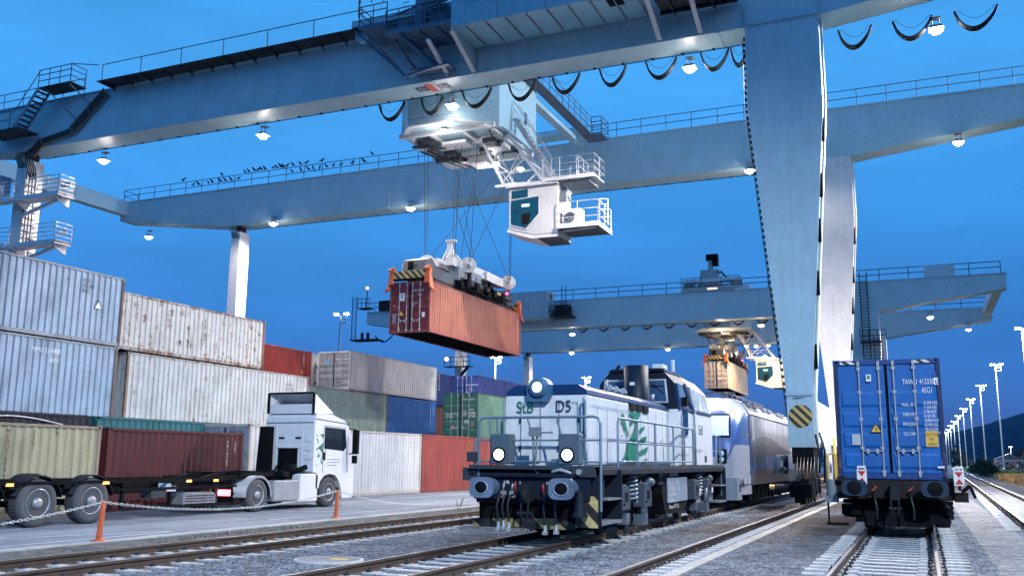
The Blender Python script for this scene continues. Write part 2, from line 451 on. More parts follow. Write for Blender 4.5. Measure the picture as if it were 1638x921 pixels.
# ------------------------------------------------------------------ railway tracks
M_railside = paint('rail_rust', (.085, .055, .042), .75, .2, .35, 0, 0)
M_railtop = plain('rail_head', (.42, .42, .45), .28, .9)
M_sleeper = surface_mat('sleeper_concrete', (.42, .43, .45), .3, 4., .85, 30, .25, stain=.45)
M_clip = plain('rail_clip', (.03, .03, .035), .6, .3)
def rail_mesh(y0, y1, nm='rail'):
    b = MB(); hw, fw_, ww = .036, .075, .01
    poly = [(-fw_, 0), (fw_, 0), (fw_, .012), (ww, .03), (ww, .115), (hw, .128), (hw, .163), (hw - .008, .17), (-hw + .008, .17), (-hw, .163), (-hw, .128), (-ww, .115), (-ww, .03), (-fw_, .012)]
    n = len(poly); vs = [(u, y0, w_) for u, w_ in poly] + [(u, y1, w_) for u, w_ in poly]
    for i in range(n):
        b.raw(vs, [(i, n + i, n + (i + 1) % n, (i + 1) % n)], 1 if i == 7 else 0)
    b.raw(vs, [tuple(range(n)), tuple(range(n, 2 * n))[::-1]])
    me = b.out(nm, [M_railside, M_railtop]); return me
def sleeper_mesh():
    b = MB()
    for x0, x1, zt in ((-1.3, -.45, .03), (.45, 1.3, .03)):
        b.prism([(-.14, -.1), (.14, -.1), (.105, zt), (-.105, zt)], 'x', x0, x1)
    b.prism([(-.13, -.1), (.13, -.1), (.10, .012), (-.10, .012)], 'x', -.45, .45)
    for rx in (-.75, .75):
        for s in (-1, 1):
            b.box(rx + s * .075, -.05, .028, rx + s * .15, .05, .06, 1); b.tube((rx + s * .12, 0, .05), (rx + s * .12, 0, .095), .018, 6, 1)
    o = b.out('sleeper', [M_sleeper, M_clip]); return o
SLP = sleeper_mesh(); SLP_ME = SLP.data; bpy.data.objects.remove(SLP)
def track(x, label, y0=2., y1=420, n=100, sp=.6, rz=0, pivot=0., half=.75):
    t = thing('railway_track', (x, pivot, 0), label, 'railway track', rz=rz)
    for s in (-1, 1):
        r = rail_mesh(y0 - pivot, y1 - pivot); r.parent = t; r.location = (s * half, 0, 0)
    for i in range(n):
        o = bpy.data.objects.new('sleeper', SLP_ME); COL.objects.link(o); o.parent = t
        o.location = (random.uniform(-.015, .015), y0 - pivot + i * sp + random.uniform(-.012, .012), random.uniform(-.006, .004)); o.rotation_euler = (0, 0, random.uniform(-.008, .008))
    return t
track(-12.55, 'railway track beside the kerb and road, passing in front of the lorry', 5)
track(-7.53, 'railway track carrying the green and white shunting locomotive', 6)
track(-.62, 'railway track running under the wagon with the blue container', 8)
tD = track(3.45, 'empty curving railway track beside the grass bank and light masts', 30, 420, 100, .6, rz=-R(1.25), pivot=36)
# crane rail with its row of concrete blocks
t = thing('crane_rail', (-4.29, 0, 0), 'single crane rail with white concrete blocks under the gantry crane leg', 'crane rail')
r = rail_mesh(6, 300); r.parent = t; r.scale = (1.25, 1, 1.0)
b = MB(); b.box(.34, 6, -.1, .62, 300, .02); b.out('foundation_strip', surface_mat('strip_concrete', (.34, .33, .32), .3, 2.), t)
bb = MB(); bb.prism([(-.15, -.1), (.15, -.1), (.12, .06), (-.12, .06)], 'x', .12, .40); bb.box(.08, -.05, .02, .17, .05, .085, 1); bb.tube((.13, 0, .06), (.13, 0, .11), .02, 6, 1); bo = bb.out('concrete_block', [M_sleeper, M_clip]); bm_ = bo.data; bpy.data.objects.remove(bo)
for i in range(100):
    o = bpy.data.objects.new('concrete_block', bm_); COL.objects.link(o); o.parent = t; o.location = (0, 9 + i * .52, 0)
# round cover between the tracks
t = thing('manhole_cover', (-9.75, 14.4, .0), 'round grey concrete cover with white rim and yellow mark in the ballast', 'manhole cover')
b = MB(); b.lathe((0, 0, 0), (0, 0, 1), [(.62, -.02), (.62, .03), (.57, .035), (.552, .03)], 36, 0, True, False); b.out('rim', paint('rim_white', (.42, .43, .45), .6, 0, .2, 0), t)
b = MB(); b.lathe((0, 0, 0), (0, 0, 1), [(.55, -.02), (.55, .03)], 36, 0); b.out('lid', surface_mat('lid_concrete', (.2, .21, .22), .3, 3.), t)
b = MB(); b.box(-.02, -.02, .032, .34, .2, .037); b.out('yellow_mark', M_yel, t)

# ------------------------------------------------------------------ chain fence
posts = [(-14.9, 14.08), (-15.15, 22.63), (-15.0, 34.5)]
plabels = ['orange plastic post with chain beside the lorry trailer wheels', 'orange plastic post with chain in front of the lorry cab', 'orange plastic post hidden behind the shunting locomotive front']
for (x, y), lb in zip(posts, plabels):
    t = thing('bollard', (x, y, .15), lb, 'bollard', 'chain posts along the kerb')
    b = MB(); b.lathe((0, 0, 0), (0, 0, 1), [(.15, 0), (.15, .02), (.06, .045)], 16, 0); b.out('foot', M_orange, t)
    b = MB(); b.lathe((0, 0, 0), (.06, 0, 1), [(.06, .03), (.052, .3), (.048, .74), (.035, .77)], 14, 0); b.out('post', M_orange, t)
M_chain = plain('white_chain', (.55, .56, .58), .45)
def chain(p, q, sag, label):
    p, q = V(p), V(q); b = MB(); n = int((q - p).length / .075); mid = (p + q) / 2
    P = [p.lerp(q, i / n) + V((0, 0, -sag * 4 * (i / n) * (1 - i / n))) for i in range(n + 1)]
    for i in range(n):
        d = (P[i + 1] - P[i]); L = d.length * .68; d.normalize(); c = (P[i] + P[i + 1]) / 2
        s1 = d.cross(V((0, 0, 1))).normalized(); s2 = d.cross(s1)
        sd_ = (s1 if i % 2 else s2) * .02
        b.path([c - d * L + sd_ * .5, c - d * L * .6 + sd_, c + d * L * .6 + sd_, c + d * L + sd_ * .5, c + d * L - sd_ * .5, c + d * L * .6 - sd_, c - d * L * .6 - sd_, c - d * L - sd_ * .5], .0062, 4, 0, True)
    return tag(b.out('chain', M_chain, origin=tuple(mid)), label, 'chain', 'white chains along the kerb')
chain((-14.9, 4.5, .9), (-14.86, 14.08, .9), .42, 'white chain hanging in front of the trailer wheels up to the first orange post')
chain((-14.86, 14.08, .9), (-15.12, 22.63, .9), .3, 'white chain hanging between the two orange posts')
chain((-15.12, 22.63, .9), (-14.97, 34.5, .9), .6, 'white chain sagging from the orange post by the cab towards the shunting locomotive')

# ------------------------------------------------------------------ weeds and grass
M_weed = surface_mat('dry_weed', (.10, .095, .07), .4, 3.)
def weed(x, y, h, lb):
    b = MB(); z = .12
    for k in range(random.randint(2, 4)):
        a = random.uniform(0, 2 * pi); ln = random.uniform(.03, .18); hh = h * random.uniform(.7, 1)
        top = V((x + math.cos(a) * ln, y + math.sin(a) * ln, z + hh)); foot = V((x + math.cos(a) * .02, y + math.sin(a) * .02, z - .05))
        b.tube(foot, top, .006, 4, 0, .003)
        for j in range(16):
            t_ = random.uniform(.3, 1); p = foot.lerp(top, t_); aa = random.uniform(0, 2 * pi); l_ = random.uniform(.03, .09) * (1.25 - t_)
            q = p + V((math.cos(aa) * l_, math.sin(aa) * l_, l_ * 1.1)); sd_ = V((-math.sin(aa), math.cos(aa), 0)) * .008
            b.face([p - sd_, p + sd_, q + sd_ * 1.4, q - sd_ * .4])
    return tag(b.out('weed', M_weed, origin=(x, y, z)), lb, 'weed', 'dry weeds along the kerb')
for i, (x, y, h) in enumerate([(-14.6, 29.2, .42), (-14.5, 30.6, .5), (-14.55, 31.2, .4), (-14.4, 32.6, .75), (-14.45, 34.0, .7), (-14.3, 39.5, .95), (-14.35, 39.9, .8)]):
    weed(x, y, h, 'thin dry weed stalks growing in the gravel verge beyond the lorry cab')
def tufts(name, n, area, hr, mat_, kind='stuff', wid=.02, lean=.5):
    b = MB()
    for i in range(n):
        x, y, z = area(); h = random.uniform(*hr)
        for k in range(3):
            a = random.uniform(0, 2 * pi); l_ = h * random.uniform(.1, lean); s_ = V((-math.sin(a), math.cos(a), 0)) * wid * random.uniform(.6, 1.2)
            p = V((x, y, z)); q = p + V((math.cos(a) * l_ * .4, math.sin(a) * l_ * .4, h * .6)); r_ = p + V((math.cos(a) * l_, math.sin(a) * l_, h))
            b.face([p - s_, p + s_, q + s_ * .7, q - s_ * .7]); b.face([q - s_ * .7, q + s_ * .7, r_])
    return tag(b.out(name, mat_), None, kind=kind)
def kerbgrass():
    y = random.choice([random.uniform(14, 45), random.gauss(16.5, .8), random.gauss(19, 1.5)]); return (random.uniform(-14.75, -14.2), y, .08)
tufts('grass', 420, kerbgrass, (.02, .09), surface_mat('verge_grass', (.10, .11, .085), .4, 3.), wid=.008, lean=1.2)
# grass bank at the right
def bank_x(y): return 5.75 + y * .0183
b = MB(); N = 60
for i in range(N + 1):
    y = 40 + (700 - 40) * (i / N) ** 1.6; x = bank_x(y)
    b.v += [(x, y, .0), (x + .6, y, .18 + .1 * math.sin(i * 1.7)), (x + 3.5, y, .3 + .12 * math.sin(i * 2.3)), (x + 14, y, .15), (x + 60, y, 0)]
for i in range(N):
    for j in range(4): a = i * 5 + j; b.f.append((a, a + 1, a + 6, a + 5)); b.m.append(0); b.s.append(True)
struct('grass_bank', b, surface_mat('bank_soil', (.10, .105, .07), .5, .6, .9, 6, .4))
def bank_area(y0, y1, w0, w1):
    def f():
        y = random.uniform(y0, y1); o = random.uniform(w0, w1); return (bank_x(y) + o, y, .1 + min(.15, o * .2))
    return f
tufts('dry_grass', 4200, bank_area(58, 135, .1, 8), (.25, .75), surface_mat('dry_grass', (.46, .33, .14), .4, 1.), wid=.035)
tufts('green_grass', 3600, bank_area(125, 420, .1, 11), (.2, .6), surface_mat('green_grass', (.17, .26, .11), .4, .5), wid=.06)
def shrub(x, y, h, w_, lb, m_):
    b = MB()
    for k in range(9): b.tube((x, y, .1), (x + random.uniform(-w_, w_) * .7, y + random.uniform(-w_, w_) * .7, h * random.uniform(.6, .95)), .03, 4, 1, .01)
    for k in range(900):
        a, t_ = random.uniform(0, 2 * pi), random.random() ** .5; zz = random.random() ** .8
        rr = w_ * t_ * (1.05 - .6 * zz) * (1 + .25 * math.sin(a * 3 + x)); p = V((x + math.cos(a) * rr, y + math.sin(a) * rr * 1.2, .15 + zz * h * (1 + .15 * math.sin(a * 2 + y))))
        d = V((random.uniform(-1, 1), random.uniform(-1, 1), random.uniform(-.2, 1))).normalized() * .16; e = d.cross(V((random.uniform(-1, 1), 1, .3))).normalized() * .07
        b.face([p - d, p + e, p + d, p - e])
    o = b.out('shrub', [m_, M_weed], origin=(x, y, .1)); return tag(o, lb, 'shrub', 'dark shrubs on the grass bank')
M_bush = surface_mat('bush_leaf', (.035, .065, .045), .5, 2.)
for i, (y, o_, h, w_) in enumerate([(150, .5, 1.4, 1.5), (163, .5, 1.9, 1.8), (178, .4, 2.2, 2.0), (194, .4, 2.0, 2.0), (212, .3, 1.6, 1.8)]):
    shrub(bank_x(y) + o_, y, h, w_, 'dark green shrub on the grass bank beside the curving track', M_bush)
# long low stack of pale and reddish pieces behind the masts
b = MB()
for i in range(2600):
    y = random.uniform(170, 700); x = 18.2 + (y - 150) * .03 + random.uniform(-1.0, 5); z = random.uniform(.2, 2.4)
    s_ = random.uniform(.25, .7) * (1 + y / 500); b.cbox((x, y, z), (s_, s_ * 2.2, s_ * .7), random.choice((0, 0, 1, 2, 2, 2)))
tag(b.out('scrap_pile', [surface_mat('pile_pink', (.30, .16, .15), .4, 1.), surface_mat('pile_pale', (.34, .32, .33), .4, 1.), surface_mat('pile_dark', (.025, .025, .035), .4, 1.)]), 'long low heap of dark and pinkish pieces behind the light masts', kind='stuff')
# hills
def hill(name, y, x0, x1, h, seed, m_):
    rnd = random.Random(seed); b = MB(); nx, ny = 70, 10
    ph = [rnd.uniform(0, 6.28) for _ in range(6)]
    for j in range(ny + 1):
        for i in range(nx + 1):
            u, t_ = i / nx, j / ny; x = x0 + (x1 - x0) * u; yy = y + 1200 * t_
            prof = h(u) * math.sin(pi * min(1, t_ * 2.4 + .02) * .5) ** .8 * (1 + .10 * math.sin(u * 17 + ph[0]) + .05 * math.sin(u * 41 + ph[1]) + .04 * math.sin(u * 90 + t_ * 9 + ph[2])) + rnd.uniform(0, 5) * t_
            b.v.append((x, yy, prof - 2))
    for j in range(ny):
        for i in range(nx): a = j * (nx + 1) + i; b.f.append((a, a + 1, a + nx + 2, a + nx + 1)); b.m.append(0); b.s.append(True)
    return struct(name, b, m_)
M_hill = surface_mat('wooded_hill_hazed', (.022, .04, .085), .5, .02, .95, .12, 0)  # forest colour shifted blue to stand in for distance haze
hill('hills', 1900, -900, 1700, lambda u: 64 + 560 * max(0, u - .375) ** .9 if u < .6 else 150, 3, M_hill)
# tree belt and houses in front of the hills
M_dtree = surface_mat('distant_tree', (.012, .022, .03), .5, .1)
b = MB()
for i in range(5200):
    y = random.uniform(640, 760); x = random.uniform(20, 190); env = 7 + 5 * math.sin(x * .11) + 3 * math.sin(x * .31 + 2) + (12 if 112 < x < 150 else 0)
    z = random.uniform(0, max(3, env)); d = V((random.uniform(-1, 1), random.uniform(-1, 1), random.uniform(-1, 1))).normalized() * 1.3; e = d.cross(V((.3, 1, random.random()))).normalized() * 1.1
    p = V((x, y, z)); b.face([p - d, p + e, p + d, p - e])
tag(b.out('treeline', M_dtree), 'dark belt of trees at the foot of the hills', kind='stuff')
def house(x, y, w_, h, lb, wall, roof):
    t = thing('house', (x, y, 0), lb, 'house')
    b = MB(); b.box(-w_ / 2, -5, 0, w_ / 2, 5, h); b.out('wall', wall, t)
    b = MB(); b.prism([(-w_ / 2 - .5, h), (w_ / 2 + .5, h), (0, h + 3)], 'y', -5.5, 5.5); b.out('roof', roof, t)
    for k in (-.28, .05, .3):
        b = MB(); b.box(k * w_ - .6, -5.06, h * .4, k * w_ + .6, -4.98, h * .75); b.out('window', M_glass, t)
M_hwall = paint('house_wall', (.35, .37, .42), .8); M_hroof = paint('house_roof', (.10, .10, .13), .8)
for i, (x, y, w_, h, lb) in enumerate([(62, 560, 20, 6, 'pale low house between the distant white light and the dark trees'), (92, 575, 16, 5, 'grey blue low house behind the tallest light mast'), (108, 520, 12, 7, 'pale house at the picture edge beside the dark tree clump'), (45, 600, 14, 5, 'small grey house seen between the thin distant masts')]):
    house(x, y, w_, h, lb, M_hwall, M_hroof)
# ------------------------------------------------------------------ containers
CW = 2.44; LAST = []
def corr_side(b, x, sgn, y0, y1, z0, z1, m=0):
    """trapezoid-corrugated wall on the plane x, facing sgn"""
    pit = .278; n = max(2, round((y1 - y0) / pit)); pit = (y1 - y0) / n; d = .045 * sgn; P = []
    for i in range(n):
        y = y0 + i * pit; P += [(x, y), (x, y + pit * .30), (x - d, y + pit * .46), (x - d, y + pit * .84)]
    P.append((x, y1)); vs = [(a, c, z0) for a, c in P] + [(a, c, z1) for a, c in P]; k = len(P)
    b.raw(vs, [((i, i + 1, k + i + 1, k + i) if sgn > 0 else (i + 1, i, k + i, k + i + 1)) for i in range(k - 1)], m)
def container(name, xr, y0, z0, L, Hh, c, label, cat='container', doors='near', rust=.2, side_c=None, door_c=None, frame_c=None, post_c=None, dsx=.9, texts=(), group=None, detail=2, dirt=.25, hazard=False):
    cx, cy = xr - CW / 2, y0 + L / 2; t = thing('shipping_container', (cx, cy, z0), label, cat, group); LAST.append(t)
    key = '%s_%s' % (name, rust)
    mw = paint('cont_' + key, side_c or c, .5, 0, dirt, .28, rust); mf = paint('cframe_' + key, frame_c or tuple(v * .85 for v in c), .5, 0, dirt, .25, rust * 1.5)
    md = paint('cdoor_' + key, door_c or c, .5, 0, dirt, .25, rust)
    hl, hw, g = L / 2, CW / 2, .03
    b = MB()
    for s in (-1, 1): corr_side(b, s * (hw - .012), s, -hl + .1, hl - .1, .15, Hh - .09)
    # roof ribs, floor, far end
    n = round(L / .56); rp = (L - .2) / n; P = []
    for i in range(n):
        y = -hl + .1 + i * rp; P += [(y, Hh - .03), (y + rp * .22, Hh - .03), (y + rp * .3, Hh - .008), (y + rp * .92, Hh - .008)]
    P.append((hl - .1, Hh - .03)); k = len(P)
    b.raw([(-hw + .05, y, z) for y, z in P] + [(hw - .05, y, z) for y, z in P], [(k + i, k + i + 1, i + 1, i) for i in range(k - 1)], 0)
    b.face([(-hw + .06, -hl + .06, .1), (-hw + .06, hl - .06, .1), (hw - .06, hl - .06, .1), (hw - .06, -hl + .06, .1)], 1)
    far_end = hl - .03; b.box(-hw + .1, far_end - .05, .15, hw - .1, far_end, Hh - .1, 0)
    if doors != 'near':
        for i in range(8):
            x = -hw + .2 + i * .28; b.box(x, -hl + .015, .18, x + .14, -hl + .06, Hh - .12, 0)
        b.box(-hw + .1, -hl + .05, .15, hw - .1, -hl + .09, Hh - .1, 0)
    for i in range(int(L / .6)):
        y = -hl + .3 + i * .6; b.box(-hw + .06, y, .03, hw - .06, y + .06, .1, 1)
    b.out('walls', [mw, M_black], t)
    b = MB()
    for sx in (-1, 1):
        for sy in (-1, 1):
            x0, x1 = sorted((sx * hw, sx * (hw - .1))); y0_, y1_ = sorted((sy * hl, sy * (hl - .12))); b.box(x0, y0_, .119, x1, y1_, Hh - .119, 1)
        x0, x1 = sorted((sx * (hw - .002), sx * (hw - .07))); b.box(x0, -hl + .12, Hh - .1, x1, hl - .12, Hh - .022); b.box(x0, -hl + .12, .01, x1, hl - .12, .15)
    for sy in (-1, 1):
        y0_, y1_ = sorted((sy * (hl - .003), sy * (hl - .08))); b.box(-hw + .1, y0_, Hh - .13, hw - .1, y1_, Hh - .012); b.box(-hw + .1, y0_, .01, hw - .1, y1_, .15)
    b.out('frame', [mf, paint('cpost_' + key, post_c, .6, 0, .3, .3, .5) if post_c else mf], t, bevel=.006)
    if detail > 0:
        for sx in (-1, 1):
            for sy in (-1, 1):
                for zz in (0, Hh - .118):
                    b = MB(); x0, x1 = sorted((sx * (hw + .004), sx * (hw - .16))); y0_, y1_ = sorted((sy * (hl + .004), sy * (hl - .17)))
                    b.box(x0, y0_, zz, x1, y1_, zz + .118); cy_ = sy * (hl + .006); cxx = sx * (hw - .08)
                    b.box(cxx - .035, min(cy_, cy_ - sy * .004), zz + .03, cxx + .035, max(cy_, cy_ - sy * .004), zz + .09, 1)
                    b.box(min(sx * (hw + .006), sx * (hw + .002)), sy * (hl - .09) - .04, zz + .03, max(sx * (hw + .006), sx * (hw + .002)), sy * (hl - .09) + .04, zz + .09, 1)
                    b.out('corner_casting', [mf, M_black], t)
    if doors == 'near':
        for s in (-1, 1):
            b = MB(); xa, xb = sorted((s * .012, s * (hw - .105))); yf = -hl + .035
            b.box(xa, yf, .16, xb, yf + .06, Hh - .135)
            nr = 5; hz = (Hh - .42) / nr
            for i in range(nr):
                z = .23 + i * hz; w1 = .05
                x0, x1 = xa + .06, xb - .05; zz0, zz1 = z + .02, z + hz - .10; dd = .03
                vs = [(x0, yf - .002, zz0), (x1, yf - .002, zz0), (x1, yf - .002, zz1), (x0, yf - .002, zz1), (x0 + .03, yf - dd, zz0 + .06), (x1 - .03, yf - dd, zz0 + .06), (x1 - .03, yf - dd, zz1 - .06), (x0 + .03, yf - dd, zz1 - .06)]
                if i not in (4,): b.raw(vs, [(4, 5, 6, 7), (0, 1, 5, 4), (1, 2, 6, 5), (2, 3, 7, 6), (3, 0, 4, 7)], 0)
            b.box(s * .012 - .02, yf - .012, .16, s * .012 + .02, yf + .02, Hh - .135, 1)
            for i in range(4):
                z = .4 + i * (Hh - .8) / 3; x = s * (hw - .08); b.box(x - .07, yf - .03, z - .05, x + .07, yf + .0, z + .05, 0)
            d = b.out('door', [md, M_black], t)
            for kx in (.15, .56):
                bb = MB(); x = s * (hw - .1) * kx; yb = -hl - .028 + .03
                bb.tube((x, yb - .02, .1), (x, yb - .02, Hh - .06), .0185, 8, 0)
                for z in (.18, .75, Hh * .5, Hh - .8, Hh - .22): bb.box(x - .045, yb - .03, z - .035, x + .045, yb + .04, z + .035)
                for z in (.13, Hh - .1): bb.box(x - .03, yb - .045, z - .06, x + .03, yb + .02, z + .06)
                hx = x + (.3 if (kx < .5) == (s > 0) else -.3) * .8
                bb.box(min(x, hx), yb - .05, Hh * .235 - .012, max(x, hx), yb - .03, Hh * .235 + .012); bb.box((x + hx) / 2 - .03, yb - .06, Hh * .235 - .07, (x + hx) / 2 + .03, yb - .01, Hh * .235 + .05)
                bb.out('locking_bar', M_galv, d)
        if hazard:
            b = MB(); b.box(-hw + .17, -hl - .006, Hh - .11, -hw + .6, -hl - .002, Hh - .035); b.box(hw - .6, -hl - .006, Hh - .11, hw - .17, -hl - .002, Hh - .035); b.out('hazard_plate', M_hazardw, t)
    for tx in texts:
        kind, body, u, z, size = tx[:5]; m_ = tx[5] if len(tx) > 5 else M_inkw
        if kind == 'side':      # u metres from the near end
            text(t, body, (hw + .004, -hl + u, z), (0, 1, 0), (0, 0, 1), size, m_, sx=.85)
        elif kind == 'down':    # stacked vertically
            text(t, '\n'.join(body), (hw + .004, -hl + u, z), (0, 1, 0), (0, 0, 1), size, m_, align='CENTER', line=.85)
        elif kind == 'door':
            text(t, body, (u, -hl - .003, z), (1, 0, 0), (0, 0, 1), size, m_, sx=dsx)
    return t
def decal(t, pts, m_, name='label_plate'):
    b = MB(); b.face(pts); return b.out(name, m_, t)
M_paper = plain('label_white', (.7, .7, .7), .6)
M_ylabel = plain('label_yellow', (.68, .42, .07), .6)
BG = (.30, .40, .53); WH = (.60, .585, .57)
# front row, level one
container('tan', -22.4, 8.75, .15, 12.19, 2.52, (.50, .46, .31), 'tan container standing on the ground behind the trailer wheels', rust=.12, frame_c=(.33, .27, .2), doors='far',
          texts=[('down', 'MEDU160865', 9.05, 2.22, .17, M_ink), ('down', '22G1', 9.85, 2.22, .17, M_ink), ('down', 'L', 10.6, 2.25, .26, M_ink), ('down', 'SS', 8.75, .75, .17, M_ink)])
container('maroon', -22.4, 21.2, .15, 6.2, 2.5, (.10, .018, .022), 'dark maroon container on the ground behind the empty trailer bed', rust=.1, doors='far',
          texts=[('down', 'TRIU263', 5.35, 2.1, .15), ('down', '22G1', 5.75, 2.1, .13)])
container('whitef', -23.1, 28.6, .15, 13.3, 2.9, (.64, .65, .67), 'white container on the ground directly behind the lorry cab, with pale blue doors', rust=.06, door_c=(.26, .33, .43), dirt=.15, frame_c=(.5, .46, .42),
          texts=[('down', 'WHSU54', 12.55, 2.4, .14, M_ink), ('down', '45G1', 12.2, 2.4, .12, M_ink), ('door', '45G1\n30.480\n67.200\n 4.820', .35, 2.3, .2, M_ink), ('door', 'WHSU 540', .25, 2.55, .14, M_ink)])
container('redf', -23.1, 42.0, .15, 12.19, 2.9, (.30, .060, .048), 'brick red container on the ground between the white container and the shunting locomotive', rust=.15, doors='far')
# dark ends and teal behind the front row
container('teal', -25.3, 23.4, .15, 12.19, 2.98, (.02, .16, .19), 'teal container showing only its upper edge above the maroon one', rust=.1, doors='far', detail=0)
container('navy', -25.3, 17.1, .15, 6.06, 2.98, (.010, .014, .03), 'black container with a pale arc above the tan container', rust=.05, doors='far', detail=0, texts=[('side', 'LNL', 5.0, 2.3, .3)])
nav = LAST[-1]
b = MB(); b.path([(CW / 2 + .012, -1.9 + i * .19, 2.62 + .2 * math.sin(pi * i / 20)) for i in range(21)], .025, 5); b.out('pale_arc', M_paper, nav)
container('slate', -25.3, 4.6, .15, 12.3, 2.78, (.10, .13, .2), 'slate blue container mostly hidden behind the tan one at the picture edge', rust=.2, doors='far', detail=0)
# big stack at the back
container('greyA1', -28.5, 14.96, 5.99, 12.19, 2.72, BG, 'grey blue container topmost in the tall stack at the picture edge', rust=.42, frame_c=(.24, .28, .33), post_c=(.11, .05, .035), doors='far',
          texts=[('side', 'HLXU\n225 488\n45G1', 10.15, 2.25, .2, M_ink), ('down', 'SUDU', 10.95, 1.75, .11, M_ink)])
t = LAST[-1]; decal(t, [(CW / 2 + .002, 5.0 - .35, 1.3), (CW / 2 + .002, 5.0 + .1, 1.3), (CW / 2 + .002, 5.0 - .12, 1.68)], M_ink, 'warning_mark'); decal(t, [(CW / 2 + .006, 5.0 - .29, 1.33), (CW / 2 + .006, 5.0 + .04, 1.33), (CW / 2 + .006, 5.0 - .12, 1.6)], M_paper, 'warning_mark')
container('greyA2', -28.5, 14.9, 3.07, 12.19, 2.9, BG, 'grey blue container with white lettering, second from the top of the tall stack', rust=.42, frame_c=(.24, .28, .33), post_c=(.16, .10, .08), doors='far',
          texts=[('side', 'HJMU 22 4808', 8.3, 2.35, .24), ('side', '45G1', 9.1, 2.02, .22)])
container('whiteB1', -29.0, 27.45, 5.99, 9.12, 2.33, WH, 'dirty white container with heavy rust patches on top of another white one', rust=.70, frame_c=(.46, .42, .4), post_c=(.28, .11, .06), doors='far', dirt=.2)
container('whiteB2', -29.0, 28.1, 3.07, 12.25, 2.88, (.57, .575, .58), 'dirty white container under the rustiest white one', rust=.52, frame_c=(.42, .4, .38), post_c=(.25, .17, .13), doors='far', dirt=.25,
          texts=[('side', 'CLHU\n457 178\n 22G1', 10.3, 2.25, .22, M_ink)])
container('redC', -36.0, 44.2, 5.99, 6.06, 2.6, (.32, .035, .03), 'small bright red container beside the rusty white one on the stack', rust=.08, doors='far', texts=[('down', 'TGHU', 5.2, 2.2, .2), ('side', '22', 4.9, 1.1, .32, M_ylabel)])
container('whiteM', -36.3, 50.6, 5.99, 12.19, 2.59, (.62, .62, .62), 'white container with a large black letter M squeezed behind the grey doors', rust=.05, doors='far', texts=[('side', 'M', .35, 1.25, 1.1, M_ink), ('side', 'R', .35, -.05, 1.1, M_ink)], detail=1)
container('greyD1', -32.2, 49.0, 5.99, 11.45, 2.42, (.70, .68, .67), 'light grey container with dark grey doors, highest in the middle of the yard', rust=.1, door_c=(.27, .265, .285), frame_c=(.5, .48, .48), dirt=.15,
          texts=[('door', 'MRKU 301876 0', .15, 1.85, .15), ('door', '45G1', .5, 1.66, .13), ('door', 'MAX WT\nTARE\nPAYLOAD', .15, 1.3, .13), ('side', 'MRKU\n0187', 10.5, 1.9, .22, M_ink), ('down', '22G1', 10.9, 1.3, .2, M_ink)])
t = LAST[-1]; decal(t, [(-.62, -5.73, 1.58), (-.36, -5.73, 1.58), (-.36, -5.73, 1.84), (-.62, -5.73, 1.84)], plain('label_blue', (.1, .35, .6), .5))
container('greenD2', -32.2, 41.4, 3.07, 12.19, 2.9, (.36, .46, .40), 'pale grey green container under the light grey one', rust=.12, frame_c=(.25, .24, .2), doors='far', texts=[('side', 'UACU\n2251', 10.6, 2.3, .22), ('side', '4 5 1', 10.5, 1.55, .3)])
container('blueE2', -32.2, 53.7, 3.07, 6.75, 2.86, (.010, .13, .43), 'bright blue container beside the pale grey green one under the light grey one', rust=.04, doors='far', texts=[('down', 'CMAU1504', 5.9, 2.3, .19), ('down', '22G1', 6.3, 2.3, .17)])
container('navyF', -35.0, 61.0, 5.99, 12.19, 2.6, (.012, .03, .15), 'dark navy container behind the end of the light grey one', rust=.04, doors='far', texts=[('down', 'OOLU8', 5.1, 2.3, .32)], detail=1)
container('brownF', -35.0, 61.0, 3.07, 12.19, 2.88, (.12, .035, .025), 'dark brown container in the gap beside the green container doors', rust=.1, doors='far', detail=1)
container('green45', -25.4, 53.2, 3.07, 12.19, 2.9, (.022, .13, .10), 'green container with doors marked 45, standing on the red container row', rust=.06, side_c=(.16, .33, .24),  # side paler than the doors: light falling on it painted in
          texts=[('door', 'MSKU 22886 3', .12, 2.42, .17), ('door', '45', .3, .95, .36), ('door', 'MAX. GROSS 32500\n   TARE 4820\n  NET 27680', -1.1, 1.55, .12), ('door', '4501\n30480\n67200', .62, 1.75, .2), ('door', 'MAX\nTARE\nNET', .2, 1.7, .14)])
t = LAST[-1]; decal(t, [(-.62, -6.135, .62), (-.28, -6.135, .62), (-.45, -6.135, .92)], plain('label_red', (.55, .2, .16), .5), 'warning_mark'); decal(t, [(.78, -6.135, .75), (1.0, -6.135, .75), (1.0, -6.135, 1.05), (.78, -6.135, 1.05)], plain('label_dim', (.2, .16, .16), .5))
container('blueG', -32.8, 68.7, 5.99, 12.19, 2.6, (.014, .05, .27), 'royal blue container with white door lettering above the green one', rust=.04, texts=[('door', 'NYKU 48012 6', .1, 1.75, .2), ('door', '22G1', .4, 1.48, .18), ('door', 'MAX\nTARE\nCU', .1, 1.15, .18), ('side', 'O', 10.2, 1.0, .9)], detail=1)
base_lb = 'plain container on the ground hidden below the upper stacks'
container('hidA', -28.5, 14.9, .15, 12.19, 2.9, BG, base_lb, doors='far', detail=0, group='hidden bottom containers', rust=.2)
container('hidB', -29.0, 28.1, .15, 12.19, 2.9, WH, base_lb, doors='far', detail=0, group='hidden bottom containers', rust=.2)
container('hidD', -32.2, 41.4, .15, 12.19, 2.9, BG, base_lb, doors='far', detail=0, group='hidden bottom containers', rust=.2)
container('hidE', -32.2, 53.7, .15, 6.75, 2.9, BG, base_lb, doors='far', detail=0, group='hidden bottom containers', rust=.2)
container('hidF', -35.0, 61.0, .15, 12.19, 2.9, BG, base_lb, doors='far', detail=0, group='hidden bottom containers', rust=.2)
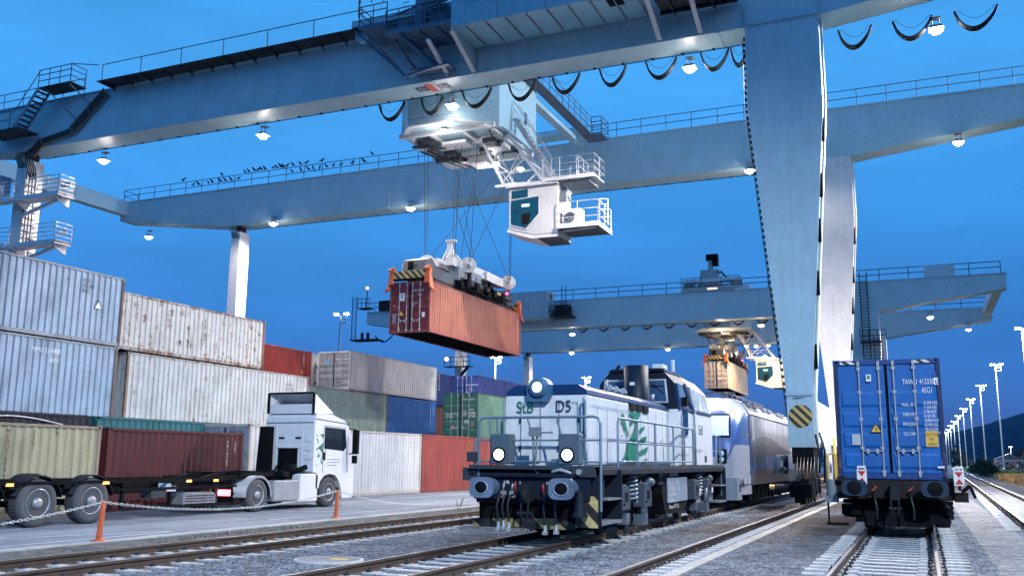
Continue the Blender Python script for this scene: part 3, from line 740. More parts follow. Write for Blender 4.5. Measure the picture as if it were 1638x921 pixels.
for i_, (xr_, y_) in enumerate(((-36.3, 50.6),)):
    for z_ in (.15, 3.07): container('hidM', xr_, y_ - .0, z_, 10.3, 2.9, BG, base_lb, doors='far', detail=0, group='hidden bottom containers', rust=.2)
for z_ in (.15, 3.07): container('hidC', -36.0, 44.2, z_, 6.06, 2.9, BG, base_lb, doors='far', detail=0, group='hidden bottom containers', rust=.2)
for z_ in (.15, 3.07): container('hidG', -32.8, 73.3, z_, 7.5, 2.9, BG, base_lb, doors='far', detail=0, group='hidden bottom containers', rust=.2)
container('hidH', -25.4, 54.3, .15, 11.1, 2.9, (.3, .06, .05), base_lb, doors='far', detail=0, group='hidden bottom containers', rust=.2)

# ------------------------------------------------------------------ lorry
def wheel(b, x, y, r, wdt, sgn, drive=True):
    """tyre and rim profile, outer face towards sgn*x; materials 0 tyre, 1 rim, 2 dark"""
    h = wdt
    b.lathe((x, y, r), (sgn, 0, 0), [(r * .58, -h), (r * .93, -h), (r, -h * .85), (r, -h * .15), (r * .95, -.02), (r * .82, .005), (r * .62, -.01), (r * .58, -.03)], 30, 0)
    for k in range(40):
        t_ = 2 * pi * k / 40; c, s_ = math.cos(t_), math.sin(t_)
        b.beam((x - sgn * h * .15, y + c * r * 1.0, r + s_ * r * 1.0), (x - sgn * h * .85, y + math.cos(t_ + .03) * r * 1.0, r + math.sin(t_ + .03) * r * 1.0), .03, .018, 0, up=(0, c, s_))
def rim(b, x, y, r, sgn, deep=.12):
    b.lathe((x, y, r), (sgn, 0, 0), [(r * .58, -.02), (r * .61, .0), (r * .56, -.015), (r * .53, -.05)], 26, 0, True, False)
    b.lathe((x, y, r), (sgn, 0, 0), [(r * .53, -.05), (r * .50, -deep), (r * .28, -deep * .85)], 26, 1, True, False)
    b.lathe((x, y, r), (sgn, 0, 0), [(r * .30, -deep * .9), (r * .26, -deep * .3), (r * .2, .02), (r * .12, .035), (.001, .035)], 20, 0)
    for k in range(10):
        t_ = 2 * pi * k / 10; p = V((x - sgn * deep * .8, y + math.cos(t_) * r * .33, r + math.sin(t_) * r * .33)); b.tube(p, p + V((sgn * .05, 0, 0)), .018, 6, 0)
    for k in range(8):
        t_ = 2 * pi * (k + .5) / 8; p = V((x - sgn * (deep * .93 - .004), y + math.cos(t_) * r * .43, r + math.sin(t_) * r * .43)); disc(b, p, (sgn, 0, 0), .045, 10, 1)
ZR = .15
XR = -18.9
def truck_wheel(parent, y, r, sgn=1, w_=.30, deep=.13):
    x = (XR - .02) if sgn > 0 else (XR - 2.5 + .02)
    b = MB(); wheel(b, 0, 0, r, w_, sgn); o = b.out('wheel', M_tyre, parent, loc=(x - parent.location.x, y - parent.location.y, ZR - parent.location.z))
    b = MB(); rim(b, 0, 0, r, sgn, deep); b.out('rim', [M_rim, M_black], o)
t = thing('container_trailer', (-20.15, 16, ZR), 'empty black container trailer with three axles behind the white lorry cab', 'trailer')
def L_(b, name, mats, **kw): return lower(b.out(name, mats, **kw), t)
b = MB()
for s in (-1, 1):
    x = -20.15 + s * .48; b.box(x - .07, 10.2, .82, x + .07, 22.2, 1.2); b.box(x - .09, 10.2, 1.16, x + .09, 22.2, 1.2); b.box(x - .09, 10.2, .82, x + .09, 22.2, .86)
    b.prism([(22.2, .82), (22.2, 1.2), (22.9, 1.33), (25.6, 1.33), (25.6, 1.2), (23.0, 1.17)], 'x', x - .07, x + .07)
    b.box(-20.15 + s * 1.2, 12.0, 1.12, -20.15 + s * 1.24, 22.3, 1.2)
for y in (10.3, 12.2, 14, 15.3, 16.8, 18.6, 20.4, 22.0): b.box(-21.38, y - .09, 1.02, -18.92, y + .09, 1.18)
for y in (23.4, 25.4): b.box(-21.2, y - .12, 1.22, -19.1, y + .12, 1.35)
b.box(-21.35, 25.2, 1.2, -18.95, 25.55, 1.36)
b.beam((-19.15, 22.3, 1.16), (-19.3, 25.4, 1.3), .12, .14); b.beam((-21.15, 22.3, 1.16), (-21.0, 25.4, 1.3), .12, .14)
L_(b, 'chassis_frame', M_black)
for y in (14.46, 16.01, 17.57):
    b = MB(); b.tube((-21.3, y, ZR + .5), (-19.0, y, ZR + .5), .08, 10); b.box(-20.75, y - .1, .6, -20.6, y + .35, .85); b.box(-19.7, y - .1, .6, -19.55, y + .35, .85); L_(b, 'axle', M_black)
    for s in (-1, 1): truck_wheel(t, y, .55, s, .36, .2)
    b = MB()
    for s in (-1, 1):
        x0, x1 = sorted((-20.15 + s * 1.24, -20.15 + s * .88)); P = [(y + .66 * math.cos(a), .68 + .66 * math.sin(a)) for a in [R(12 + i * 10) for i in range(16)]]
        for (ya, za), (yb, zb) in zip(P[:-1], P[1:]): b.face([(x0, ya, za), (x1, ya, za), (x1, yb, zb), (x0, yb, zb)], 0, True); b.face([(x1, ya, za), (x1, ya * 1.0, za - .03), (x1, yb, zb - .03), (x1, yb, zb)], 0)
    ALL(L_, b, 'mudguard', M_steel)
b = MB(); b.prism([(20.9, .42), (22.0, .42), (22.1, .5), (22.1, .72), (22.0, .8), (20.9, .8), (20.8, .72), (20.8, .5)], 'x', -19.45, -18.98)
for k in range(4): b.box(-18.98, 20.85, .48 + k * .075, -18.965, 22.05, .50 + k * .075, 1)
L_(b, 'tank_box', [paint('tank_grey', (.34, .36, .4), .4, .3, .3, .3), M_black])
b = MB(); b.box(-19.0, 18.4, .92, -18.96, 23.0, .98); b.box(-19.0, 18.5, .42, -18.96, 23.0, .48)
for y in (18.6, 20.3, 22.8): b.box(-19.1, y, .45, -19.0, y + .08, 1.15)
L_(b, 'side_guard', M_black)
b = MB(); b.box(-19.4, 19.6, .7, -19.0, 20.1, .95); b.box(-19.3, 20.15, .86, -18.99, 20.5, 1.08, 1); L_(b, 'landing_leg_box', [M_dgrey, M_paper])
for s in (-1, 1):
    b = MB(); x = -20.15 + s * .75; b.box(x - .06, 22.5, .3, x + .06, 22.62, 1.15); b.box(x - .14, 22.4, ZR + .12, x + .14, 22.72, ZR + .16); L_(b, 'landing_leg', M_dgrey)
M_amber = emit('amber_lens', (1, .45, .08), 3.5)
for y in (15.2, 17.95, 19.6 + 1.3, 22.0):
    b = MB(); b.box(-18.925, y - .09, 1.10, -18.895, y + .09, 1.16); L_(b, 'side_marker_light', M_amber)

# tractor unit
t = thing('lorry', (-20.15, 26, ZR), 'white lorry tractor unit with green emblem pulling the empty trailer', 'lorry')
M_lw = paint('lorry_white', (.76, .78, .82), .3, 0, .08, .05)
M_lgrey = paint('lorry_grey', (.36, .38, .42), .4, .1, .2, .2)
x0, x1 = XR - 2.05, XR
b = MB()
# cab side profile (y,z): rear wall, roof, windscreen, bumper; wheel arch cut by the door line above the wheel
prof = [(26.75, 1.32), (26.75, 3.12), (26.88, 3.3), (27.75, 3.3), (28.55, 3.12), (28.95, 2.78), (29.18, 2.0), (29.25, 1.45), (29.27, .55), (29.15, .42), (28.55, .42), (28.5, .72), (28.34, 1.02), (28.08, 1.22), (27.75, 1.27), (27.42, 1.20), (27.2, 1.02), (27.1, .78)]
prof = prof + [(26.95, .78), (26.95, 1.32)]
b.prism(prof, 'x', x0, x1, 0)
cab = L_(b, 'cab', [M_lw], bevel=.05)
b = MB(); b.prism([(26.75, 3.14), (26.9, 3.32), (27.7, 3.32), (28.5, 3.14)], 'x', x0 + .1, x1 - .1, 0)
b.raw([(x1 - .05, 26.78, 3.3), (x1 - .1, 26.74, 4.02), (x0 + .1, 26.74, 4.02), (x0 + .05, 26.78, 3.3), (x1 - .1, 28.0, 3.34), (x0 + .1, 28.0, 3.34), (x1 - .3, 27.1, 4.02), (x0 + .3, 27.1, 4.02)], [(1, 6, 7, 2), (6, 4, 5, 7), (4, 6, 1, 0), (3, 2, 7, 5)], 0, False)
b.box(x0 + .14, 26.78, 3.3, x1 - .14, 26.82, 3.62, 0); b.box(x0 + .14, 26.9, 3.6, x1 - .14, 27.3, 3.63, 0)
b.box(x0 + .1, 26.7, 3.97, x1 - .1, 26.78, 4.03, 1); b.box(x0 + .05, 26.7, 3.3, x0 + .11, 26.78, 4.0, 1); b.box(x1 - .11, 26.7, 3.3, x1 - .05, 26.78, 4.0, 1)
L_(b, 'roof_deflector', [M_lw, M_black])
b = MB()
b.face([(x1 + .006, 27.35, 2.12), (x1 + .006, 28.55, 2.05), (x1 + .006, 28.72, 2.2), (x1 + .006, 28.62, 2.82), (x1 + .006, 27.35, 2.86)]); L_(b, 'side_window', M_glass)
b = MB(); b.face([(x0 + .12, 29.21, 1.98), (x1 - .12, 29.21, 1.98), (x1 - .2, 28.99, 2.76), (x0 + .2, 28.99, 2.76)][::-1]); L_(b, 'windscreen', M_glass)
b = MB()
for ya, za, yb, zb in ((27.3, 1.3, 27.3, 2.9), (27.3, 2.9, 28.65, 2.86), (28.72, 2.2, 28.85, 1.3)): b.beam((x1 + .002, ya, za), (x1 + .002, yb, zb), .012, .015)
b.beam((x1 + .002, 26.76, 3.12), (x1 + .002, 28.9, 3.0), .02, .02); b.box(x1, 27.32, 1.72, x1 + .03, 27.42, 2.0)
L_(b, 'door_seam', M_steel)
b = MB()
b.beam((x1, 28.85, 2.85), (x1 + .25, 28.98, 2.8), .04, .04); b.beam((x1, 28.9, 1.95), (x1 + .22, 29.0, 2.0), .04, .04); b.box(x1 + .12, 28.9, 1.95, x1 + .34, 29.05, 2.8); b.box(x1 + .12, 28.9, 1.62, x1 + .30, 29.02, 1.9)
L_(b, 'mirror', M_black, bevel=.03)
# rear wall details
b = MB(); yb = 26.74
b.box(x0 + .6, yb - .02, 1.3, x0 + 1.4, yb, 2.15, 1); b.box(x0 + .52, yb - .03, 2.13, x0 + 1.48, yb - .004, 2.2, 0)
b.box(x0 + .6, yb - .03, 2.45, x0 + .82, yb, 2.5, 1); b.box(x0 + 1.3, yb - .03, 2.45, x0 + 1.52, yb, 2.5, 1)
for xx in (x0 + .46, x0 + 1.55): b.box(xx, yb - .025, 1.5, xx + .05, yb - .002, 2.95, 0)
for k in range(3): b.box(x0 + 1.68, yb - .02, 1.75 + k * .3, x0 + 1.95, yb - .002, 1.93 + k * .3, 0)
b.box(x0 + .05, yb - .012, 2.98, x1 - .05, yb - .001, 3.0, 1)
L_(b, 'rear_panel', [M_lw, M_black])
b = MB(); b.prism([(26.3, 1.32), (26.7, 1.32), (26.7, 2.85), (26.42, 2.85)], 'x', x0 + .02, x0 + .40, 0); L_(b, 'air_intake', M_black)
b = MB(); b.path([(x0 + 1.0, 26.7, 1.6), (x0 + 1.1, 26.2, 1.2), (x0 + 1.3, 25.9, 1.25), (x0 + 1.8, 26.1, 1.35), (x0 + 1.95, 26.5, 1.5)], .09, 8); b.path([(x0 + 1.1, 26.42, 1.9), (x0 + 1.1, 25.9, 1.35), (x0 + 1.3, 25.4, 1.4)], .04, 6); b.lathe((x1 - .5, 26.2, 1.1), (0, 0, 1), [(.2, 0), (.24, .2), (.2, .45), (0.001, .5)], 14); L_(b, 'hose', M_black)
# chassis, skirts, fenders, lamps
b = MB()
for s in (-1, 1): b.box(-20.15 + s * .38 - .05, 22.85, .75, -20.15 + s * .38 + .05, 28.8, 1.02)
b.box(-20.6, 23.0, .8, -19.7, 23.2, 1.0); b.lathe((-20.15, 24.1, 1.05), (0, 0, 1), [(.5, 0), (.5, .08), (.1, .1), (.001, .1)], 20); b.box(-20.5, 25.2, 1.0, -19.6, 26.2, 1.2); b.box(x0 + .1, 26.5, .5, x1 - .1, 29.0, .8)
L_(b, 'chassis', M_black)
b = MB(); b.box(x1 - .45, 24.75, .42, x1 - .01, 26.05, 1.08); L_(b, 'side_skirt', [M_lgrey], bevel=.04)
b = MB(); b.box(x1 - .45, 26.08, .36, x1, 27.08, 1.28); L_(b, 'side_box', [M_lw], bevel=.03)
b = MB(); b.box(x0, 24.75, .42, x0 + .45, 27.08, 1.1); L_(b, 'side_skirt', [M_lgrey])
for s in (-1, 1):
    b = MB(); xa, xb = sorted((-20.15 + s * 1.25, -20.15 + s * .72)); P = [(23.95 + .66 * math.cos(a), .65 + .60 * math.sin(a)) for a in [R(-5 + i * 10) for i in range(20)]]
    for (ya, za), (yb2, zb) in zip(P[:-1], P[1:]):
        b.face([(xa, ya, za), (xb, ya, za), (xb, yb2, zb), (xa, yb2, zb)], 0, True)
        for xx in (xa, xb): b.face([(xx, ya, za), (xx, 23.95 + (ya - 23.95) * .88, .65 + (za - .65) * .88), (xx, 23.95 + (yb2 - 23.95) * .88, .65 + (zb - .65) * .88), (xx, yb2, zb)], 0)
    ALL(L_, b, 'mudguard', [M_lgrey])
for y, r_ in ((23.95, .5), (27.79, .5)):
    for s in (-1, 1): truck_wheel(t, y, r_, s, .32, .10 if y > 25 else .16)
b = MB(); b.box(x0 + .15, 22.82, .46, x1 - .1, 22.9, .86); L_(b, 'rear_bar', M_black)
b = MB(); b.box(x1 - .62, 22.79, .66, x1 - .12, 22.82, .84); L_(b, 'tail_lamp', emit('tail_lens', (1, .12, .16), 5))
b = MB(); b.box(x1 - .56, 22.775, .71, x1 - .4, 22.79, .79); L_(b, 'tail_lamp', emit('tail_lens_bright', (1, .75, .7), 6))
b = MB(); b.box(x1 - 1.35, 22.79, .72, x1 - .75, 22.82, .86); L_(b, 'warning_board', stripes('warn_board', (.6, .06, .03), (.65, .4, .05), .3, 35))
# green heraldic beast emblem
def emblem(parent, org, r_, u_, size, polys, m_=M_inkg):
    b = MB(); o = V(org); r_ = V(r_); u_ = V(u_)
    for p in polys: b.face([o + r_ * (x * size) + u_ * (y * size) for x, y in p])
    return b.out('green_emblem', m_, parent)
beast = [[(.42, .78), (.46, .60), (.34, .52), (.18, .44), (.04, .36), (.0, .40), (.02, .32), (.2, .38), (.3, .34), (.44, .2), (.5, .24), (.44, .4), (.47, .58)],
         [(.46, .26), (.52, .18), (.48, .08), (.4, .0), (.42, -.08), (.5, -.1), (.48, -.14), (.36, -.14), (.35, .0), (.42, .1), (.43, .2)],
         [(.22, .9), (.48, .9), (.48, .8), (.4, .76), (.36, .82)], [(.16, .18), (.24, .22), (.28, .1), (.2, .06), (.14, .1)], [(.0, .84), (.1, .88), (.1, .82)], [(.02, .8), (.12, .72), (.2, .6), (.16, .58), (.06, .7)],
         [(.54, .74), (.7, .76), (.7, .72)], [(.54, .58), (.72, .6), (.7, .56)], [(.55, .46), (.66, .5), (.62, .42)], [(.58, .34), (.66, .38), (.64, .3)], [(.05, -.2), (.14, -.16), (.1, -.22)]]
o = emblem(t, (x1 + .004, 26.84, 1.75), (0, 1, 0), (0, 0, 1), .95, beast); o.location = -t.location
b = MB()
for k in range(3): b.box(x1 + .001, 27.55, 1.74 - k * .1, x1 + .004, 28.35 - .25 * (k == 2), 1.765 - k * .1)
L_(b, 'door_marking', M_mgrey)
# ------------------------------------------------------------------ gantry cranes
def floodlight(parent, loc, lens, power=0, color=(1, .95, .9), yaw=0, hang=.55):
    """lamp on two rods under a girder edge: loc is the point of the lens"""
    b = MB()
    b.tube((-.14, 0, .12), (-.14, 0, hang), .018, 5); b.tube((.14, 0, .12), (.14, 0, hang), .018, 5); b.box(-.2, -.05, hang - .03, .2, .3, hang)
    b.raw([(-.3, -.28, -.02), (.3, -.28, -.02), (.3, .28, -.02), (-.3, .28, -.02), (-.18, -.14, .16), (.18, -.14, .16), (.18, .14, .16), (-.18, .14, .16)], [(4, 5, 6, 7), (0, 1, 5, 4), (1, 2, 6, 5), (2, 3, 7, 6), (3, 0, 4, 7)])
    o = b.out('floodlight', M_lampbody, parent, loc=tuple(V(loc) - parent.location))
    b = MB(); b.lathe((0, 0, -.02), (0, 0, -1), [(.27, 0), (.27, .06), (.18, .16), (.001, .2)], 16); b.out('lens', lens, o)
    if power:
        l = lamp('SPOT', (loc[0], loc[1], loc[2] - .22), power, color, rot=(0, -.12, -1), size=R(168), rad=.25, blend=.5)
        lamp('POINT', (loc[0], loc[1], loc[2] - .35), 80 * min(1, power / 6000), color, rad=.25)
    return o
def girder_mesh(xl, xcol, xr, xleg, y0, y1, zb, zt, ledge=.9):
    b = MB(); tl = 1.55
    P = [(xl, zb + tl), (xl, zt), (xr, zt), (xr, zb + tl), (xleg + 1.3, zb), (xcol - 1.0, zb)]
    b.prism(P, 'y', y0, y1, 0)
    b.box(xl - .05, y0 - .10, zt + .002, xr + .05, y1 + .1, zt + .07, 0)             # top flange
    for xx in [xcol + 14.5 * k for k in range(1, 4)] + [xleg - 13]:
        b.box(xx - .06, y0 - .035, zb + .02, xx + .06, y0 - .002, zt - .02, 0); b.box(xx - .06, y0, zb - .03, xx + .06, y1, zb - .002, 0)
    for s_ in range(int((xleg - xcol) / 1.45)):                                       # cable clips along the lower edge
        xx = xcol + 1 + s_ * 1.45; b.box(xx - .05, y1 - .1, zb - .06, xx + .05, y1 + .06, zb - .003, 1)
    b.tube((xcol, y1 + .03, zb - .03), (xleg, y1 + .03, zb - .03), .025, 5, 1)
    for s_ in range(int((xr - xl) / 6.2)):          # plate joints
        xx = xl + 3 + s_ * 6.2
        if xcol < xx < xleg - 3: b.box(xx - .018, y0 - .008, zb + .05, xx + .018, y0 - .002, zt - .05, 0); b.box(xx - .018, y0 + .05, zb - .008, xx + .018, y1 - .05, zb - .002, 0)
    return b
def leg_mesh(y0, y1, zt, dx=0., kn=16.7):
    b = MB(); P = [(-5.93, zt), (-2.88, zt), (-2.86, kn - .1), (-3.83, 4.5), (-3.83, 2.4), (-4.85, 2.4), (-4.85, 4.5), (-5.95, kn + .1)]
    b.prism([(x + dx, z) for x, z in P], 'y', y0, y1, 0)
    for z in (7.4, 10.3, 13.2, 16.0, 18.6):          # plate joints
        if z < zt - 1 and zt > 21:
            u = min(1, max(0, (z - 4.5) / (kn - 4.5))); b.box(-4.85 - 1.1 * u + .02, y0 - .008, z - .018, -3.83 + .97 * u - .02, y0 - .002, z + .018, 0)
    return b
def gantry(Y0, Y1, dep, zb, zt, xl, xcol, xr, label, lens, lcol, lamps0, lamps1, pw0, pw1, fest, detail=True, off1=0.):
    t = thing('gantry_crane', (-4.3, Y0, 0), label, 'gantry crane'); o3 = t.location
    def put(b, name, mats, parent=None, **kw): return lower(b.out(name, mats, **kw), t) if parent is None else b.out(name, mats, parent)
    G = []
    for k, (y, z0_, z1_) in enumerate(((Y0, zb, zt), (Y1, zb + off1, zt + off1 * .5 + (.2 if detail else 0)))):
        g = put(girder_mesh(xl, xcol, xr, -4.3, y, y + dep, z0_, z1_), 'girder', [M_crane, M_black]); G.append(g)
        # walkway and railing on the outer or inner edge of the top
        b = MB(); yr = y - .95 if (k == 0 and detail) else y + .06
        if k == 0 and detail:
            for xa, xb in ((-43.3, -25.2),): railing(b, [(xa, y - 1.05, z1_ + .12), (xb, y - 1.05, z1_ + .12)], 1.0, .028, 3.1, (), 0)
            railing(b, [(xl, y + .1, z1_ + .1), (-46, y + .1, z1_ + .1)], 1.05, .028, 1.7, (.5,), 0)
        else:
            railing(b, [(xl + .2, yr, z1_ + .07), (xr - .4, yr, z1_ + .07)], 1.1, .03 if detail else .045, 1.75 if detail else 2.6, (.52,), 0)
            railing(b, [(xl + .2, y + dep, z1_ + .07), (xl + .2, yr, z1_ + .07)], 1.1, .03, 1.7, (.52,), 0)
        b.out('railing', M_rail, g)
        if k == 0 and detail:
            b = MB(); b.box(-43.6, y - 1.15, z1_ + .06, -25.0, y - .12, z1_ + .11)
            for i in range(13): x = -43.2 + i * 1.5; b.beam((x, y - 1.15, z1_ + .03), (x, y - .1, z1_ + .03), .08, .1); b.beam((x, y - .5, z1_ + .02), (x, y - .05, z1_ - .2), .05, .05)
            b.out('walkway', M_grate, g)
    b = MB(); b.box(xl + .1, Y0 + dep + .003, zt - 1.0, xl + .9, Y1 - .003, zt + .25, 0); put(b, 'end_beam', M_crane)
    b = MB(); b.box(xr - .9, Y0 + dep + .003, zt - 1.0, xr - .1, Y1 - .003, zt + .1, 0); put(b, 'end_beam', M_crane)
    for y, ztop in ((Y0, zb), (Y1, zb + off1)):
        if y == Y0: b = leg_mesh(y - .16, y + 1.72, zt + .6 if detail else zb - .004, 0, zb - 3.9)
        else: b = leg_mesh(y - .12, y + 1.72, ztop - .004, 0, zb - 3.9)
        lg = put(b, 'leg', M_cranew if y == Y1 else M_crane, bevel=.02)
        yf = y - .16 if y == Y0 else y - .12
        if detail:
            b = MB()
            if y == Y0:
                b.box(-5.97, yf - .06, 20.62, -2.84, yf - .002, 20.70, 0); b.box(-4.88, yf - .05, 4.46, -3.8, yf - .002, 4.54, 0)
                for i in range(26): b.box(-5.9 + i * .118, yf - .10, 20.585, -5.83 + i * .118, yf - .061, 20.735, 0)
                for i in range(9): b.box(-4.84 + i * .118, yf - .09, 4.43, -4.78 + i * .118, yf - .051, 4.57, 0)
                for sx in (-4.78, -3.9):
                    for z in (2.55, 2.7, 2.85, 3.0): b.tube((sx, yf - .03, z), (sx, yf, z), .022, 6, 0)
            [q.out('flange', M_crane, lg) for q in b.pieces()]
            b = MB()      # cable duct down the outer edge of the leg
            xe = -2.84; b.path([(xe + .06, yf + .25, ztop - .2), (xe + .07, yf + .25, 16.6), (-3.78, yf + .25, 4.6), (-3.76, yf + .25, 2.5)], .06, 6, 0)
            for z in (5.5, 8.5, 10.7, 12.6, 15): xx = -3.78 + (z - 4.6) * .0767; b.box(xx - .03, yf + .10, z, xx + .12, yf + .2, z + 1.0, 1)
            b.out('cable_duct', [M_railw, M_black], lg)
            if y == Y0:
                b = MB(); pts = []
                for i in range(60):
                    z = 20 - i * .28; xx = -5.95 if z > 16.8 else -5.95 + (16.8 - z) * .0902
                    b.box(xx - .09, yf + .06, z, xx - .005, yf + .2, z + .13, 0)
                    pts.append((xx - .11, yf + .1, z))
                b.path(pts, .02, 5, 0); b.out('cable_chain', M_steel, lg)
                b = MB(); b.lathe((-4.34, yf, 3.62), (0, -1, 0), [(.46, .0), (.46, .02), (.001, .021)], 32, 0, False); b.out('warning_disc', M_hazard, lg)
                b = MB(); b.beam((-4.6, yf - .02, 4.32), (-4.2, yf - .02, 4.36), .03, .03); b.out('handle', M_steel, lg)
    # slender column pair on the other side
    for y, ztop in ((Y0, zb), (Y1, zb + off1)):
        b = MB(); b.prism([(xcol - .45, .15), (xcol + .42, .15), (xcol + .42, ztop - .55), (xcol - .45, ztop - .55)], 'y', y + .06, y + 1.3, 0); b.box(xcol - .2, y + .3, ztop - .56, xcol + .2, y + 1.1, ztop - .003, 1)
        c = put(b, 'column', [M_cranew, M_steel], bevel=.02)
        b = MB()
        for i in range(5): b.path([(xcol - .35 + i * .16, y - .05, ztop - .1), (xcol - .4 + i * .18, y - .15 - .03 * i, ztop - .5 - .06 * i), (xcol - .25 + i * .14, y - .05, ztop - .9), (xcol - .2 + i * .13, y + .05, ztop - 1.1)], .03, 5)
        b.out('cable_loop', M_cable, c)
    # sill beam and bogies on the rail side
    b = MB(); b.box(-4.75, Y0 + 1.9, 2.62, -3.88, Y1 - .3, 4.35, 0); put(b, 'sill_beam', M_cranew)
    for y in (Y0 + .75, Y1 + .8):
        b = MB(); b.box(-4.72, y - 1.0, 1.75, -3.9, y + 1.0, 2.395, 0); b.prism([(y - 1.9, 1.2), (y + 1.9, 1.2), (y + .9, 1.9), (y - .9, 1.9)], 'x', -4.62, -4.0, 0)
        b.prism([(y - 2.3, .55), (y + 2.3, .55), (y + 2.1, 1.15), (y - 2.1, 1.15)], 'x', -4.6, -4.42, 0); b.prism([(y - 2.3, .55), (y + 2.3, .55), (y + 2.1, 1.15), (y - 2.1, 1.15)], 'x', -4.16, -3.98, 0)
        b.box(-4.7, y - 2.45, .5, -3.9, y - 2.2, 1.0, 0); b.box(-4.5, y - 2.6, .3, -4.1, y - 2.45, .7, 0)
        bo_ = put(b, 'bogie', M_black)
        for k in range(4):
            b = MB(); b.lathe((-4.41, y - 1.6 + k * 1.05, .47), (1, 0, 0), [(.30, 0), (.30, .02), (.26, .04), (.26, .2), (.30, .22), (.30, .24)], 20); b.out('bogie_wheel', M_steel, bo_)
        b = MB(); b.prism([(y - 2.2, 1.1), (y - 1.5, 1.1), (y - 1.5, 1.55), (y - 2.05, 1.55)], 'x', -4.75, -4.3, 0); b.tube((-5.3, y - 1.95, .85), (-4.7, y - 1.95, .85), .13, 12, 1); b.tube((-5.5, y - 1.95, .85), (-5.3, y - 1.95, .85), .1, 12, 2); b.tube((-4.98, y - 2.1, 1.5), (-4.98, y - 1.5, 1.5), .12, 12, 1)
        b.out('drive_motor', [M_dgrey, M_steel, paint('brass_paint', (.5, .36, .16), .5)], bo_)
        b = MB()
        for k in range(7): xk = -4.5 + k * .13; b.path([(xk, y - 1.1, 2.0), (xk + .05, y - 2.0 - .1 * (k % 3), 1.5), (xk + .1, y - 2.3, .9), (xk + .12, y - 2.1, .5)], .022, 5)
        b.path([(-3.8, y - .9, 2.9), (-3.7, y - 1.0, 2.3), (-3.72, y - .9, 1.4)], .05, 6); b.path([(-3.75, y + .1, 3.0), (-3.55, y - .1, 2.3), (-3.62, y, 1.0)], .045, 6)
        b.out('hose', M_cable, bo_)
    if detail:
        b = MB(); b.lathe((-3.75, Y0 + 3.3, 1.75), (1, 0, 0), [(1.25, 0), (1.28, .03), (1.28, .12), (1.2, .15)], 40, 0); 
        for k in range(10): a = 2 * pi * k / 10; b.beam((-3.68, Y0 + 3.3, 1.75), (-3.68, Y0 + 3.3 + 1.22 * math.cos(a), 1.75 + 1.22 * math.sin(a)), .04, .06)
        b.lathe((-3.75, Y0 + 3.3, 1.75), (1, 0, 0), [(.35, -.05), (.35, .2), (.001, .22)], 20); put(b, 'cable_reel', M_railw)
        b = MB(); b.path([(-3.62, Y0 + 6.0, 1.0), (-3.62, Y0 + 6.0, 2.9), (-3.62, Y0 + 6.6, 2.9), (-3.62, Y0 + 6.6, 1.0)], .045, 6); put(b, 'ladder_guard', M_yel)
        b = MB(); b.lathe((-5.35, Y0 + 1.2, 1.35), (0, 0, 1), [(.3, 0), (.3, .7), (.26, .74), (.001, .74)], 18); put(b, 'cable_drum', paint('drum_blue', (.05, .09, .16), .4))
    # festoon cable loops
    for (xa, xb, dz, yy, zz) in fest:
        b = MB(); n = 12
        for j in range(3):
            b.path([(xa + (xb - xa) * i / n, yy + .06 * j, zz - (dz + .05 * j) * math.sin(pi * (i / n) ** .85) ** .75) for i in range(n + 1)], .045, 6)
        b.path([(xa + .1 + (xb - xa - .2) * i / n, yy - .05, zz - dz * .55 * math.sin(pi * i / n)) for i in range(n + 1)], .009, 4)
        put(b, 'festoon_cable', M_cable)
    for (x, y, z) in lamps0: floodlight(t, (x, y, z), lens, pw0 * (.3 if x < -40 else (.6 if x < -30 else (.10 if detail and x < -20 else 1.45))), lcol)
    for (x, y, z) in lamps1: floodlight(t, (x, y, z), lens, pw1, lcol)
    return t, put, G
YA, YB = 39.2, 59.4
zb1, zt1 = 20.63, 23.6
fest1 = [(a, c, .85, 41.0, 20.62) for a, c in ((-25.77, -24.22), (-23.2, -21.9), (-20.76, -19.1), (-18.13, -16.65), (-15.74, -14.3), (-13.26, -11.93), (-10.94, -9.45), (-8.3, -7.0), (-6.9, -6.15), (-2.19, -.81), (.05, 1.6), (2.47, 4.1))]
C1, put1, G1 = gantry(YA, YB, 1.64, zb1, zt1, -63.6, -50.7, 10.3, 'large pale blue gantry crane with birds on its rear railing and a wide front leg', M_lens, (1, .86, .77),
    [(x, 41.15, 20.02) for x in (-45.9, -33.6, -21.4, -8.85, 1.73)], [(x, 59.0, 20.3 + dz) for x, dz in ((-59.7, .05), (-46.6, 0), (-34., 0), (-9.0, 0), (3.2, .3))], LP0, LP1, fest1, True, 0.)
# electrical house in front of the near girder
def P1(b, name, mats, **kw): return put1(b, name, mats, **kw)
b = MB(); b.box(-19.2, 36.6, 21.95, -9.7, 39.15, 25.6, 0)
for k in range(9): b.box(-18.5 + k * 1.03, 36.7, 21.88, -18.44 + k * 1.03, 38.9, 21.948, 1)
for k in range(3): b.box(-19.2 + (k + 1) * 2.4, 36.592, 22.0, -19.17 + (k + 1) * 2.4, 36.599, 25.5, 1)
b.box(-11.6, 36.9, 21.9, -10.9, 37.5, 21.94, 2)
eh = P1(b, 'electrical_house', [paint('house_paint', (.24, .46, .58), .4, 0, .12, .2), M_mgrey, M_black])  # crane paint made bluer: sky light put into the colour
for x in (-19.15, -9.75):
    b = MB(); b.prism([(36.62, 21.75), (36.62, 21.94), (39.18, 21.94), (39.18, 20.7), (39.0, 20.7)], 'x', x - .04, x + .04, 0); b.beam((x, 36.62, 21.74), (x, 39.1, 20.68), .22, .05, 1); P1(b, 'bracket', [M_crane, M_cranew])
for x in (-20.6, -7.9):
    b = MB(); b.beam((x, 36.9, 21.7), (x, 39.15, 20.75), .2, .12, 0); P1(b, 'bracket', M_cranew)
